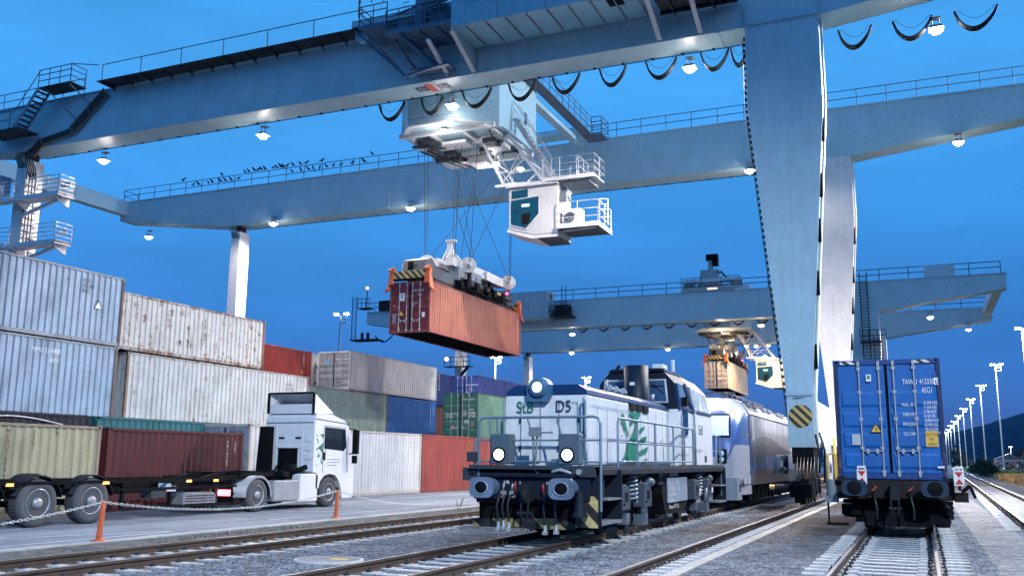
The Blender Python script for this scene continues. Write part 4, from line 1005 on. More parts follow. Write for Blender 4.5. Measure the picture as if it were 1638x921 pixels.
# service decks either side of the house
b = MB()
b.box(-7.5, 37.0, 21.85, -6.2, 39.1, 21.93); b.box(-9.6, 37.0, 21.85, -7.5, 39.1, 21.93)
for x in (-9.0, -8.2, -7.2): b.beam((x, 37.0, 21.8), (x, 39.1, 21.8), .1, .12)
b.beam((-9.6, 38.7, 21.75), (-6.2, 38.7, 21.75), .12, .16)
P1(b, 'service_deck', M_steel)
b = MB(); b.box(-24.6, 37.0, 23.0, -23.0, 39.1, 23.08); b.box(-23.0, 36.9, 22.4, -19.25, 39.1, 22.48); b.box(-22.4, 38.3, 20.95, -20.2, 39.15, 21.03)
for x in (-22.2, -21.2, -20.2): b.beam((x, 36.9, 22.35), (x, 39.1, 22.35), .12, .14)
b.beam((-23.0, 36.9, 22.44), (-19.25, 36.9, 22.44), .1, .2); b.beam((-24.6, 37.0, 23.04), (-23.0, 37.0, 23.04), .1, .2)
b.beam((-24.4, 37.0, 22.95), (-22.9, 39.15, 20.9), .08, .08); b.beam((-23.1, 37.0, 22.95), (-22.2, 39.15, 20.95), .1, .1); b.beam((-25.6, 38.2, 23.6), (-22.6, 38.6, 20.7), .1, .12); b.beam((-22.8, 38.4, 20.72), (-20.4, 38.4, 21.1), .1, .12); b.beam((-22.4, 36.95, 22.4), (-20.5, 39.1, 20.7), .1, .12)
P1(b, 'service_deck', paint('deck_paint', (.07, .14, .24), .5, .1))  # blue of open sky light mixed into the deck colour
b = MB(); railing(b, [(-24.6, 39.0, 23.08), (-24.6, 37.0, 23.08), (-23.0, 37.0, 23.08)], 1.1, .03, .8, (.35, .7)); railing(b, [(-23.0, 36.9, 22.48), (-19.3, 36.9, 22.48)], 1.15, .03, .75, (.35, .7)); railing(b, [(-25.4, 38.1, 24.3), (-24.6, 37.0, 24.4), (-22.6, 37.0, 24.2)], 1.2, .035, .6, (.5,))
P1(b, 'deck_railing', M_rail)
b = MB(); b.lathe((-21.4, 37.6, 22.48), (0, 0, 1), [(.35, 0), (.35, 1.2), (.3, 1.3), (.3, 3)], 16); b.box(-20.8, 37.4, 22.48, -19.9, 38.6, 23.7); b.box(-22.7, 37.5, 22.48, -22.0, 38.4, 23.3); b.beam((-20.9, 37.0, 23.6), (-19.3, 37.0, 23.9), .1, .5); b.tube((-22.6, 37.2, 23.5), (-19.4, 37.6, 24.4), .06, 6); b.tube((-22.6, 38.2, 24.1), (-19.4, 38.2, 24.1), .09, 6)
for k in range(8): b.box(-22.1 + .0, 36.98, 22.6 + k * .22, -21.75, 37.0, 22.63 + k * .22)
P1(b, 'hydraulic_unit', paint('unit_blue', (.12, .17, .25), .45, .2))
# girder badge: two blue squares and a red one
def badge(x, y, z):
    for k, (xx, m_) in enumerate(((-.62, plain('badge_navy', (.02, .05, .12), .5)), (.62, MATS.get('badge_navy')), (0, plain('badge_red', (.62, .07, .05), .5)))):
        b = MB(); hx = .32 if k < 2 else .30; hy = .30 if k < 2 else .50
        b.box(x + xx - hx, y - hy, z - .012 - .004 * (k == 2), x + xx + hx, y + hy, z - .003, 0)
        if k < 2:
            q = []
            for i in range(16): a = 2 * pi * i / 16; q.append((x + xx + .17 * math.cos(a), y + .17 * math.sin(a), z - .016))
            b.path(q, .022, 4, 1, True)
        P1(b, 'badge', [m_, M_paper])
badge(-21.9, 39.95, zb1)
# stair tower, stairs and cable tray at the column end of the near girder
b = MB(); b.box(-48.3, 37.9, 23.9, -45.6, 39.1, 23.98)
b.box(-52.5, 37.7, 21.45, -49.4, 39.1, 21.55); b.box(-50.6, 37.6, 21.2, -49.2, 38.3, 21.45)
ALL(P1, b, 'stair_landing', M_grate)
b = MB(); b.beam((-48.2, 37.9, 23.95), (-50.2, 37.9, 21.5), .05, .22); b.beam((-48.2, 38.7, 23.95), (-50.2, 38.7, 21.5), .05, .22)
for k in range(9): u = (k + .5) / 9; b.box(-48.3 - 2.0 * u - .13, 37.9, 23.9 - 2.4 * u, -48.3 - 2.0 * u + .13, 38.7, 23.93 - 2.4 * u, 1)
P1(b, 'stair', [paint('stair_paint', (.25, .29, .34), .5), M_grate])
b = MB(); railing(b, [(-48.3, 37.9, 23.98), (-45.6, 37.9, 23.98), (-45.6, 39.0, 23.98)], 1.1, .03, .9, (.35, .7)); railing(b, [(-52.5, 37.7, 21.55), (-50.2, 37.7, 21.55)], 1.1, .03, 1.0, (.5,)); b.tube((-48.2, 37.88, 25.05), (-50.2, 37.88, 22.6), .03, 5); b.tube((-45.6, 37.95, 25.1), (-43.6, 38.15, 24.75), .03, 5); b.beam((-47.8, 38.0, 23.9), (-46.2, 39.15, 22.0), .06, .06); b.beam((-45.8, 38.0, 23.9), (-45.2, 39.15, 22.9), .06, .06)
P1(b, 'stair_railing', M_rail)
def tray(pts, w_, h_, y0):
    b = MB()
    for (xa, za), (xb, zb_) in zip(pts[:-1], pts[1:]):
        b.beam((xa, y0, za), (xb, y0, zb_), .1, w_, 0, up=(1, 0, 0))
        L = math.hypot(xb - xa, zb_ - za); n = max(2, int(L / .45))
        for i in range(n + 1): u = i / n; b.cbox((xa + (xb - xa) * u, y0 - .06, za + (zb_ - za) * u), (.07, .05, .07), 1)
    return b
b = MB()
def traybar(p, q, w_):
    d = V((q[0] - p[0], 0, q[1] - p[1])).normalized(); nrm = V((-d.z, 0, d.x)) * w_ / 2
    for s_ in (-1, 1): b.beam((p[0] + nrm.x * s_, 39.08, p[1] + nrm.z * s_), (q[0] + nrm.x * s_, 39.08, q[1] + nrm.z * s_), .12, .06, 0)
    for k in range(6): o_ = nrm * ((k - 2.5) / 3.2); b.tube((p[0] + o_.x, 39.1, p[1] + o_.z), (q[0] + o_.x, 39.1, q[1] + o_.z), .035, 5, 1)
    n = max(1, int(math.hypot(q[0] - p[0], q[1] - p[1]) / 1.3))
    for i in range(n + 1): u = i / n; c = (p[0] + (q[0] - p[0]) * u, p[1] + (q[1] - p[1]) * u); b.beam((c[0] - nrm.x * 1.1, 39.04, c[1] - nrm.z * 1.1), (c[0] + nrm.x * 1.1, 39.04, c[1] + nrm.z * 1.1), .06, .08, 0)
traybar((-43.9, 23.45), (-46.4, 21.35), .62); traybar((-46.4, 21.3), (-48.9, 20.95), .4); traybar((-48.9, 20.95), (-49.7, 20.3), .6)
P1(b, 'cable_tray', [paint('tray_grey', (.2, .18, .17), .6, .2, .3), plain('tray_cable', (.07, .06, .055), .6)])
b = MB()
for k in range(5): b.path([(-49.9 + k * .16, 39.0, 20.6), (-50.0 + k * .16, 38.85 - .04 * k, 20.0), (-49.9 + k * .17, 39.0, 19.3), (-49.7 + k * .13, 39.15, 18.6)], .04, 5)
P1(b, 'cable_loop', M_cable)
b = MB()
for k in range(4): b.tube((-50.25, 39.3 + k * .22, .5), (-50.25, 39.3 + k * .22, 19.3), .035, 5)
for k in range(40): b.box(-50.3, 39.25, 2 + k * .42, -50.22, 40.2, 2.06 + k * .42)
P1(b, 'cable_ladder', M_cable)
for k, (z, ln) in enumerate(((17.2, 3.9), (14.25, 4.0))):
    b = MB(); b.box(-50.2, 38.4, z, -50.2 + ln, 39.6, z + .08); b.box(-50.2, 38.38, z - .1, -50.2 + ln, 38.42, z + .16); b.box(-50.2 + ln - .04, 38.4, z - .1, -50.2 + ln, 39.6, z + .16); b.box(-54.0, 38.2, z, -50.2, 39.1, z + .08); b.box(-54.0, 38.18, z - .14, -50.2, 38.22, z + .18)
    for x in (-50.0, -50.2 + ln - .4): b.prism([(38.4, z - .05), (39.6, z - .05), (39.6, z - .55), (39.4, z - .55)], 'x', x - .04, x + .04)
    b.beam((-50.2 + ln - .3, 39.0, z - .1), (-50.2, 39.2, z - .85), .14, .18)
    p_ = P1(b, 'platform', M_cranew)
    b = MB(); railing(b, [(-52.0, 38.4, z + .08), (-50.2 + ln, 38.4, z + .08), (-50.2 + ln, 39.6, z + .08)], 1.1, .028, 1.0, (.27, .52, .76)); railing(b, [(-54, 38.2, z + .08), (-52, 38.2, z + .08)], 1.1, .028, .9, (.5,)); b.box(-50.2 + ln - .9, 39.3, z + .65, -50.2 + ln - .1, 39.35, z + .95)
    for x in (-52.4, -51.8, -51.2): b.beam((x, 38.36, z + .1), (x, 38.36, z + 1.0), .05, .09)
    b.out('platform_railing', M_railw, p_)
    b = MB(); b.beam((-52.2, 38.6, z + .0), (-54.6, 38.6, z + 2.6), .05, .25); b.beam((-52.2, 39.0, z + .0), (-54.6, 39.0, z + 2.6), .05, .25)
    P1(b, 'stair', M_cranew)
b = MB(); b.box(-52.7, 38.5, 17.3, -51.7, 39.4, 19.0); P1(b, 'switch_cabinet', paint('cabinet_blue', (.06, .18, .36), .5))

# far crane
YC, YD = 94., 114.
zb2, zt2 = 16.0, 18.9
fest2 = [(-33.6 + k * 2.4, -32.5 + k * 2.4, .34, 95.5, 16.0) for k in range(12)]
C2, put2, G2 = gantry(YC, YD, 1.6, zb2, zt2, -59.7, -47.4, 8.1, 'smaller distant gantry crane under warm lamps with a tower on its girder', M_lensw, (1, .66, .38),
    [(x, 95.9, 15.5) for x in (-34.4, -14.1, 1.6)], [(x, 113.8, 15.6 + dz) for x, dz in ((-40.9, 0), (-28.2, 0), (5.66, .9), (-16, 0))], LP2, LP2, fest2, False, -.1)
b = MB(); b.box(-40.2, 91.9, 16.8, -35.7, 93.9, 19.75, 0); b.prism([(93.9, 16.8), (91.9, 16.8), (93.9, 16.1)], 'x', -35.9, -35.8, 0); b.prism([(93.9, 16.8), (91.9, 16.8), (93.9, 16.1)], 'x', -40.1, -40.0, 0)
for k in range(12): b.box(-40.1 + k * .37, 91.87, 16.9, -39.95 + k * .37, 91.899, 19.65, 0)
b.box(-35.699, 92.4, 18.9, -35.68, 92.9, 19.5, 1)
put2(b, 'electrical_house', [paint('house_blue', (.34, .46, .52), .5, 0, .1), M_black])
b = MB(); b.box(-35.6, 92.0, 16.9, -33.2, 93.9, 17.0); railing(b, [(-35.6, 92.0, 17.0), (-33.2, 92.0, 17.0)], 1.1, .035, .7, (.5,))
for x in (-34.2, -33.7): b.tube((x, 91.95, 16.8), (x, 91.95, 20.2), .04, 5)
for k in range(11): b.tube((-34.2, 91.95, 16.9 + k * .28), (-33.7, 91.95, 16.9 + k * .28), .025, 4)
b.box(-35.3, 92.7, 17.0, -33.7, 93.8, 18.2)
put2(b, 'service_deck', M_steel)
b = MB(); b.prism([(-20.2, 18.95), (-17.6, 18.95), (-18.1, 21.0), (-19.7, 21.0)], 'y', 94.1, 95.5, 0); b.box(-21.7, 93.8, 18.98, -16.2, 95.7, 19.4, 0); b.box(-19.8, 94.2, 21.0, -17.9, 95.4, 21.25, 0); b.tube((-18.8, 94.8, 21.25), (-18.8, 94.8, 22.6), .28, 8, 0); b.box(-19.2, 94.4, 22.3, -18.0, 95.1, 22.9, 1); b.beam((-17.8, 94.8, 21.1), (-16.4, 94.8, 19.5), .25, .18, 1); b.box(-18.5, 94.4, 21.7, -18.0, 95.1, 22.4, 1)
b.box(-19.0, 93.78, 19.1, -18.0, 93.799, 19.25, 2)
put2(b, 'hoist_tower', [paint('tower_paint', (.3, .38, .42), .5, 0, .2), M_black, emit('deck_lamp', (1, .6, .3), 2)])
b = MB(); railing(b, [(-21.7, 93.8, 19.4), (-19.6, 93.8, 19.4)], 1.0, .035, .75, (.5,)); railing(b, [(-17.6, 93.8, 19.4), (-15.8, 93.8, 19.4)], 1.0, .035, .75, (.5,)); put2(b, 'deck_railing', M_rail)
b = MB()
for x in (-61.6, -61.0): b.tube((x, 93.7, 15.7), (x, 93.7, 20.9), .045, 5)
for k in range(19): b.tube((-61.6, 93.7, 15.9 + k * .27), (-61.0, 93.7, 15.9 + k * .27), .028, 4)
b.box(-61.7, 93.5, 15.6, -58.0, 95.2, 15.72); b.box(-60.8, 93.6, 19.4, -59.2, 94.8, 19.5); railing(b, [(-60.8, 93.6, 19.5), (-59.2, 93.6, 19.5)], 1.1, .04, .55, (.5,)); b.tube((-59.6, 93.7, 19.5), (-59.6, 93.7, 21.7), .06, 6); b.box(-57.9, 93.6, 19.0, -56.2, 94.1, 20.2); b.box(-60.3, 93.7, 15.72, -60.05, 94, 16.5); b.box(-59.5, 93.7, 15.72, -59.25, 94, 16.5)
b.path([(-58.4 + i * .24, 93.9, 16.1 - .8 * math.sin(pi * i / 10)) for i in range(11)], .08, 5)
ALL(put2, b, 'ladder_tower', M_steel)
b = MB(); b.lathe((-59.6, 93.7, 21.7), (0, 0, 1), [(.001, 0), (.16, .08), (.16, .24), (.001, .34)], 10); put2(b, 'beacon', emit('beacon_red', (1, .45, .5), 8))
b = MB()
for xa, z0_, z1_ in ((-4.4, 11.5, 19.8), (-3.4, 7, 13.7)):
    for x in (xa, xa + .65): b.tube((x, 93.5, z0_), (x, 93.5, z1_), .05, 5)
    for k in range(int((z1_ - z0_) / .3)): b.tube((xa, 93.5, z0_ + k * .3), (xa + .65, 93.5, z0_ + k * .3), .032, 4)
b.box(-4.6, 93.0, 13.0, -2.7, 93.75, 13.12); b.box(-3.7, 93.0, 9.7, -2.1, 93.75, 9.8); railing(b, [(-4.6, 93.0, 13.12), (-2.3, 93.0, 13.12)], 1.0, .04, .7, (.5,))
put2(b, 'ladder', M_steel)
b = MB(); b.box(1.3, 93.9, 18.98, 3.9, 93.95, 20.05); put2(b, 'sign_panel', M_crane)
b = MB()
for k in range(3): b.box(-48.6, 92.9, 12.0 - k * 2.9, -45.4, 93.9, 12.08 - k * 2.9); b.beam((-48.4, 93.3, 9.2 - k * 2.9), (-45.8, 93.3, 12.0 - k * 2.9), .08, .34); railing(b, [(-48.6, 92.9, 12.08 - k * 2.9), (-45.4, 92.9, 12.08 - k * 2.9)], 1.0, .04, .8, (.5,))
put2(b, 'stair_tower', M_steel)
b = MB(); b.lathe((-48.3, 92.9, 12.9), (0, -1, 0), [(.2, 0), (.16, .12), (.001, .16)], 10); put2(b, 'stair_lamp', M_lensw)

# ------------------------------------------------------------------ trolleys with cab
def trolley(loc, label, lens, sc=1., full=True, pw=0, lcol=(1, .9, .84)):
    """machine house hanging between the girders; local origin at the middle of the house floor"""
    t = thing('crane_trolley', loc, label, 'crane trolley')
    def put(b, name, mats, parent=t, **kw): return b.out(name, mats, parent, **kw)
    b = MB(); x0_, x1_, ya, yb = -3.0, 3.0, -6.3, .6
    P = [(x0_, ya + 1.5), (x0_ + 1.25, ya), (x1_ - 1.9, ya), (x1_, ya + 1.6), (x1_, yb), (x0_, yb)]
    b.prism(P, 'z', .0, 4.6, 0)
    for k in range(1, 4): x = x0_ + 1.25 + k * .9; b.box(x - .01, ya - .006, .25, x + .01, ya - .001, 4.4, 1)
    b.box(x0_ + 1.3, ya - .006, .28, x1_ - 2, ya - .001, .30, 1); b.box(x1_ + .001, -1.2, 1.2, x1_ + .006, -.8, 1.9, 1)
    hs = put(b, 'machine_house', [M_crane, M_dgrey])
    b = MB()   # underside frames
    for y in (ya + 1.2, ya + 3.2, -1.2, .4): b.beam((x0_ + .1, y, -.14), (x1_ - .1, y, -.14), .25, .26)
    for x in (x0_ + .5, -1.1, .9, x1_ - .5): b.beam((x, ya + 1.6, -.12), (x, yb - .2, -.12), .2, .22)
    b.box(-1.4, ya + 2.4, -.45, .6, ya + 3.4, -.28); b.box(-.6, -1.0, -.7, .5, .2, -.27); b.box(1.2, -2.6, -.5, 2.4, -1.6, -.26); b.box(-2.4, -1.2, -.5, -1.2, .2, -.26)
    b.prism([(x0_ + 1.25, ya - .02), (x1_ - 1.9, ya - .02), (x1_ + .02, ya + 1.58), (x1_ + .02, ya + 1.9), (x1_ - .3, ya + 1.9), (x1_ - 2.0, ya + .3), (x0_ + 1.4, ya + .3), (x0_ + .3, ya + 1.7), (x0_ - .02, ya + 1.7), (x0_ - .02, ya + 1.48)], 'z', -.1, -.004)
    put(b, 'underframe', M_cranew)
    b = MB()
    for k in range(9):
        x, y = random.uniform(-2.6, 2.4), random.uniform(-4.4, .1); b.box(x - .35, y - .2, -.52, x + .35, y + .2, -.24); b.tube((x - .5, y + .3, -.4), (x + .5, y + .3, -.4), .1, 8)
    b.beam((-2.7, -4.0, -.42), (-.9, -4.0, -.42), .22, .1); b.beam((-2.5, -3.4, -.5), (-1.4, .5, -.5), .08, .1); b.beam((-2.1, -3.4, -.5), (-1.0, .5, -.5), .08, .1); b.path([(2.4, -4.6, -.3), (2.0, -3, -.5), (2.5, -1, -.35), (2.2, .3, -.4)], .06, 6)
    put(b, 'sheave_gear', M_dgrey)
    b = MB()
    for s_ in (-1, 1):
        yy = s_ * 9.7; b.box(-3.0, yy - .5, 4.15, 3.0, yy + .5, 4.5); b.box(-2.4, min(yy, (-5.9 if s_ < 0 else .62)), 3.75, -1.9, max(yy, (-5.9 if s_ < 0 else .62)), 4.15); b.box(1.9, min(yy, (-5.9 if s_ < 0 else .62)), 3.75, 2.4, max(yy, (-5.9 if s_ < 0 else .62)), 4.15)
        for x in (-2.6, 2.6): b.lathe((x, yy - .12, 3.85), (0, 1, 0), [(.42, 0), (.42, .24)], 18)
    ALL(put, b, 'carriage', M_crane)
    if full:
        b = MB(); railing(b, [(3.05, -4.6, 3.9), (3.7, -4.6, 3.9), (3.7, 8.9, 3.9), (4.4, 8.9, 3.9), (4.4, 10.4, 3.9), (3.2, 10.4, 3.9)], 1.15, .03, 1.1, (.35, .7)); b.box(3.02, -4.6, 3.82, 3.75, 8.9, 3.88); b.box(3.0, 8.9, 3.8, 4.45, 10.4, 3.88); put(b, 'gallery', M_rail)
    b = MB()   # ribbed lit hatch at the back
    for k in range(4): b.box(-2.0, -1.0 + k * .38, -.3, .4, -.75 + k * .38, -.26)
    put(b, 'floor_hatch', M_cranew)
    # cab arm (lattice) leaning towards +x
    A0, A1, B0, B1 = V((1.3, -3.4, -.2)), V((2.95, -3.4, -.2)), V((2.6, -3.1, -2.95)), V((5.0, -3.1, -3.1))
    b = MB(); dy = V((0, 2.2, 0)); r_ = .085
    for d_ in (V((0, 0, 0)), dy):
        b.beam(A0 + d_, B0 + d_, .16, .16); b.beam(A1 + d_, B1 + d_, .16, .16); b.beam(B0 + d_, B1 + d_, .14, .16); m0, m1 = A0.lerp(B0, .52) + d_, A1.lerp(B1, .48) + d_
        b.tube(A0.lerp(B0, .95) + d_, m1, .05, 6); b.tube(m0, A1 + d_, .05, 6); b.tube(m0, m1, .045, 6); b.tube(A0.lerp(B0, .75) + d_, A1.lerp(B1, .72) + d_, .03, 6)
    for u in (.05, .5, 1.0): b.beam(A0.lerp(B0, u), A0.lerp(B0, u) + dy, .09, .09); b.beam(A1.lerp(B1, u), A1.lerp(B1, u) + dy, .09, .09)
    b.tube(A0.lerp(B0, .5), A0.lerp(B0, 1) + dy, .04, 6); b.tube(A1.lerp(B1, .5), A1.lerp(B1, 1) + dy, .04, 6)
    b.beam(B0 + V((-.5, 0, -.05)), B1 + V((.4, 0, -.05)), .2, .14); b.beam(B0 + dy + V((-.5, 0, -.05)), B1 + dy + V((.4, 0, -.05)), .2, .14)
    put(b, 'cab_arm', M_cranew)
    if full:
        b = MB(); b.beam((3.1, -2.9, .9), (5.35, -2.9, -2.75), .05, .22); b.beam((3.1, -2.3, .9), (5.35, -2.3, -2.75), .05, .22)
        for k in range(14): u = k / 14; b.box(3.1 + 2.25 * u, -2.9, .9 - 3.65 * u, 3.3 + 2.25 * u, -2.3, .93 - 3.65 * u)
        put(b, 'stair', M_railw)
        b = MB(); b.tube((3.1, -2.95, 1.9), (5.35, -2.95, -1.75), .025, 5); b.tube((3.1, -2.25, 1.9), (5.35, -2.25, -1.75), .025, 5); b.tube((3.1, -2.95, 1.45), (5.35, -2.95, -2.2), .02, 5)
        for k in range(6): u = k / 5; b.tube((3.1 + 2.25 * u, -2.95, .9 - 3.65 * u), (3.1 + 2.25 * u, -2.95, 1.9 - 3.65 * u), .02, 5)
        put(b, 'stair_railing', M_railw)
        b = MB(); b.box(5.1, -3.6, -3.12, 8.0, -1.9, -3.04); b.box(5.1, -3.62, -3.2, 8.0, -3.58, -3.0); b.box(6.6, -3.4, -3.3, 7.4, -2.2, -3.13); p_ = put(b, 'upper_platform', M_cranew)
        b = MB(); railing(b, [(5.1, -3.6, -3.04), (8.0, -3.6, -3.04), (8.0, -1.9, -3.04), (5.1, -1.9, -3.04)], 1.1, .022, .95, (.33, .66)); railing(b, [(7.1, -3.5, -3.0), (7.1, -1.9, -3.0)], 1.05, .022, .8, (.5,)); b.box(5.6, -2.2, -3.0, 5.9, -2.0, -2.5); b.out('platform_railing', M_railw, p_)
    # cab: lower outer corner cut away towards -x
    cx0, cx1, cy0, cy1, cz1, cz0 = 3.15, 5.95, -3.6, -1.5, -3.38, -6.05
    b = MB(); b.prism([(cx0, cz1), (cx1, cz1), (cx1, cz0), (cx0 + 1.5, cz0), (cx0, cz0 + .42)], 'y', cy0, cy1, 0); b.box(cx0 - .15, cy0 - .12, cz1 - .02, cx1 + .05, cy1 + .1, cz1 + .1, 0)
    cb = put(b, 'cab', paint('cab_white', (.56, .57, .58), .35, 0, .12, .12), bevel=.03)
    b = MB(); b.prism([(cx0 + .12, cz1 - .72), (cx0 + 1.72, cz1 - .62), (cx0 + 1.72, cz1 - 1.55), (cx0 + 1.0, cz1 - 2.28), (cx0 + .12, cz1 - 2.0)], 'y', cy0 - .012, cy0 - .004, 0); b.prism([(cx0 + .15, cz1 - .16), (cx0 + 1.1, cz1 - .12), (cx0 + 1.1, cz1 - .58), (cx0 + .15, cz1 - .6)], 'y', cy0 - .012, cy0 - .004, 0)
    b.out('window', glass_mat('cab_glass_%s' % full, (.004, .03, .045), .08, ((.05, .32, .48), .05)), cb)
    b = MB(); b.box(cx0 + .75, cy0 - .016, cz1 - 1.1, cx0 + 1.2, cy0 - .013, cz1 - .95); b.out('screen', emit('cab_screen', (.7, .95, 1), 1.4), cb)
    b = MB(); b.prism([(cx0 + .75, cz1 - 1.5), (cx0 + 1.25, cz1 - 1.45), (cx0 + 1.2, cz1 - 1.95), (cx0 + 1.0, cz1 - 2.1), (cx0 + .75, cz1 - 2.05)], 'y', cy0 - .02, cy0 - .013, 0); b.beam((cx0 + .2, cy0 - .016, cz1 - 1.15), (cx0 + .8, cy0 - .016, cz1 - 1.55), .005, .03); b.out('console', M_black, cb)
    b = MB(); q = [(cx0 + .08, cz1 - .66), (cx0 + 1.76, cz1 - .56), (cx0 + 1.76, cz1 - 1.57), (cx0 + 1.02, cz1 - 2.34), (cx0 + .08, cz1 - 2.05)]; b.path([(x, cy0 - .02, z) for x, z in q], .025, 5, 0, True); b.out('window_frame', M_white, cb)
    b = MB(); b.prism([(cx0 - .05, cz0 + .42), (cx0 + 1.5, cz0 - .02), (cx1, cz0 - .02), (cx1, cz0 - .2), (cx0 + 1.3, cz0 - .2), (cx0 - .15, cz0 + .28)], 'y', cy0 + .02, cy1 - .02, 0); b.box(cx0 + 1.7, cy0, cz0 - .28, cx1 + .1, cy1 - .3, cz0 - .203, 1); b.out('cab_floor', [M_cranew, M_dgrey], cb)
    if full:
        b = MB(); b.box(cx1, cy0 - .1, cz0 + .22, cx1 + 2.3, cy1 + .2, cz0 + .3, 1); b.box(cx1, cy0 - .14, cz0 + .16, cx1 + 2.3, cy0 - .1, cz0 + .4, 0); b.box(cx1 + 2.26, cy0 - .1, cz0 + .16, cx1 + 2.3, cy1 + .2, cz0 + .4, 0); b.beam((cx1 + .2, cy0 + .3, cz0 + .1), (cx1 + 2.0, cy0 + .3, cz0 + .2), .1, .12, 0)
        bl = put(b, 'balcony', [M_cranew, M_dgrey])
        b = MB(); railing(b, [(cx1 + .02, cy0 - .08, cz0 + .3), (cx1 + 2.26, cy0 - .08, cz0 + .3), (cx1 + 2.26, cy1 + .1, cz0 + .3)], 1.25, .022, 1.1, (.33, .66)); railing(b, [(cx1 + 2.2, cy0 + .4, cz0 + .3), (cx1 + 2.6, cy0 + .6, cz0 + .3)], 1.4, .025, .3, (.3, .6, .8)); b.out('platform_railing', M_railw, bl)
        b = MB(); b.box(cx1 + .15, cy0 + .35, cz0 + .45, cx1 + 1.15, cy0 + 1.0, cz0 + 1.3); b.lathe((cx1 + .55, cy0 + .345, cz0 + .85), (0, -1, 0), [(.30, 0), (.30, .012), (.27, .016), (.26, -.02), (.001, -.02)], 20, 1); ac = put(b, 'air_conditioner', [M_white, M_mgrey])
        for k in range(3):
            b = MB(); rr = .08 + k * .07; b.path([(cx1 + .55 + rr * math.cos(2 * pi * i / 16), cy0 + .33, cz0 + .85 + rr * math.sin(2 * pi * i / 16)) for i in range(16)], .008, 4, 0, True); b.out('grille_ring', M_dgrey, ac)
        b = MB(); b.path([(cx1 + .1, cy0 + .8, cz1 + .0), (cx1 + .3, cy0 + .6, cz1 - .3), (cx1 + .5, cy0 + .6, cz1 - .9)], .05, 6); b.box(cx1, cy0 + .3, cz1 - .9, cx1 + .4, cy0 + .5, cz1 - .35); b.box(cx1 + .3, cy0 + .2, cz1 + .05, cx1 + 1.7, cy1 - .3, cz1 + .12); put(b, 'cab_fittings', M_mgrey)
    for (x, y, z) in ((-.05, -5.2, -.2), (2.2, -3.2, -1.75), (2.9, -1.4, -1.6), (3.9, -2.0, -2.75)):
        b = MB(); b.lathe((x, y, z + .16), (0, -.3, -1), [(.12, 0), (.2, .12), (.2, .16)], 14); f_ = put(b, 'floodlight', M_lampbody); b = MB(); b.lathe((x, y - .05, z), (0, -.3, -1), [(.19, 0), (.12, .07), (.001, .09)], 14); b.out('lens', lens, f_)
    if pw:
        for (x, y, z), kk in (((-.05, -5.5, -1.1), 1.), ((.2, .5, -1.5), 1.), ((2.6, -2.2, -1.9), .25)): lamp('POINT', tuple(V(loc) + V((x, y, z))), pw * kk, lcol, rad=.25) if kk > .3 else None
    return t
T1P = V((-22.8, 48.3, 19.65))
T1 = trolley(T1P, 'crane trolley in white light with a white operator cab on a lattice arm', M_lens, 1., True, LPT, (1, .92, .88))
T2P = V((-18.6, 104.0, 15.75))
T2 = trolley(T2P, 'distant crane trolley in warm light with a cream operator cab', M_lensw, 1., False, LPT2, (1, .66, .38))

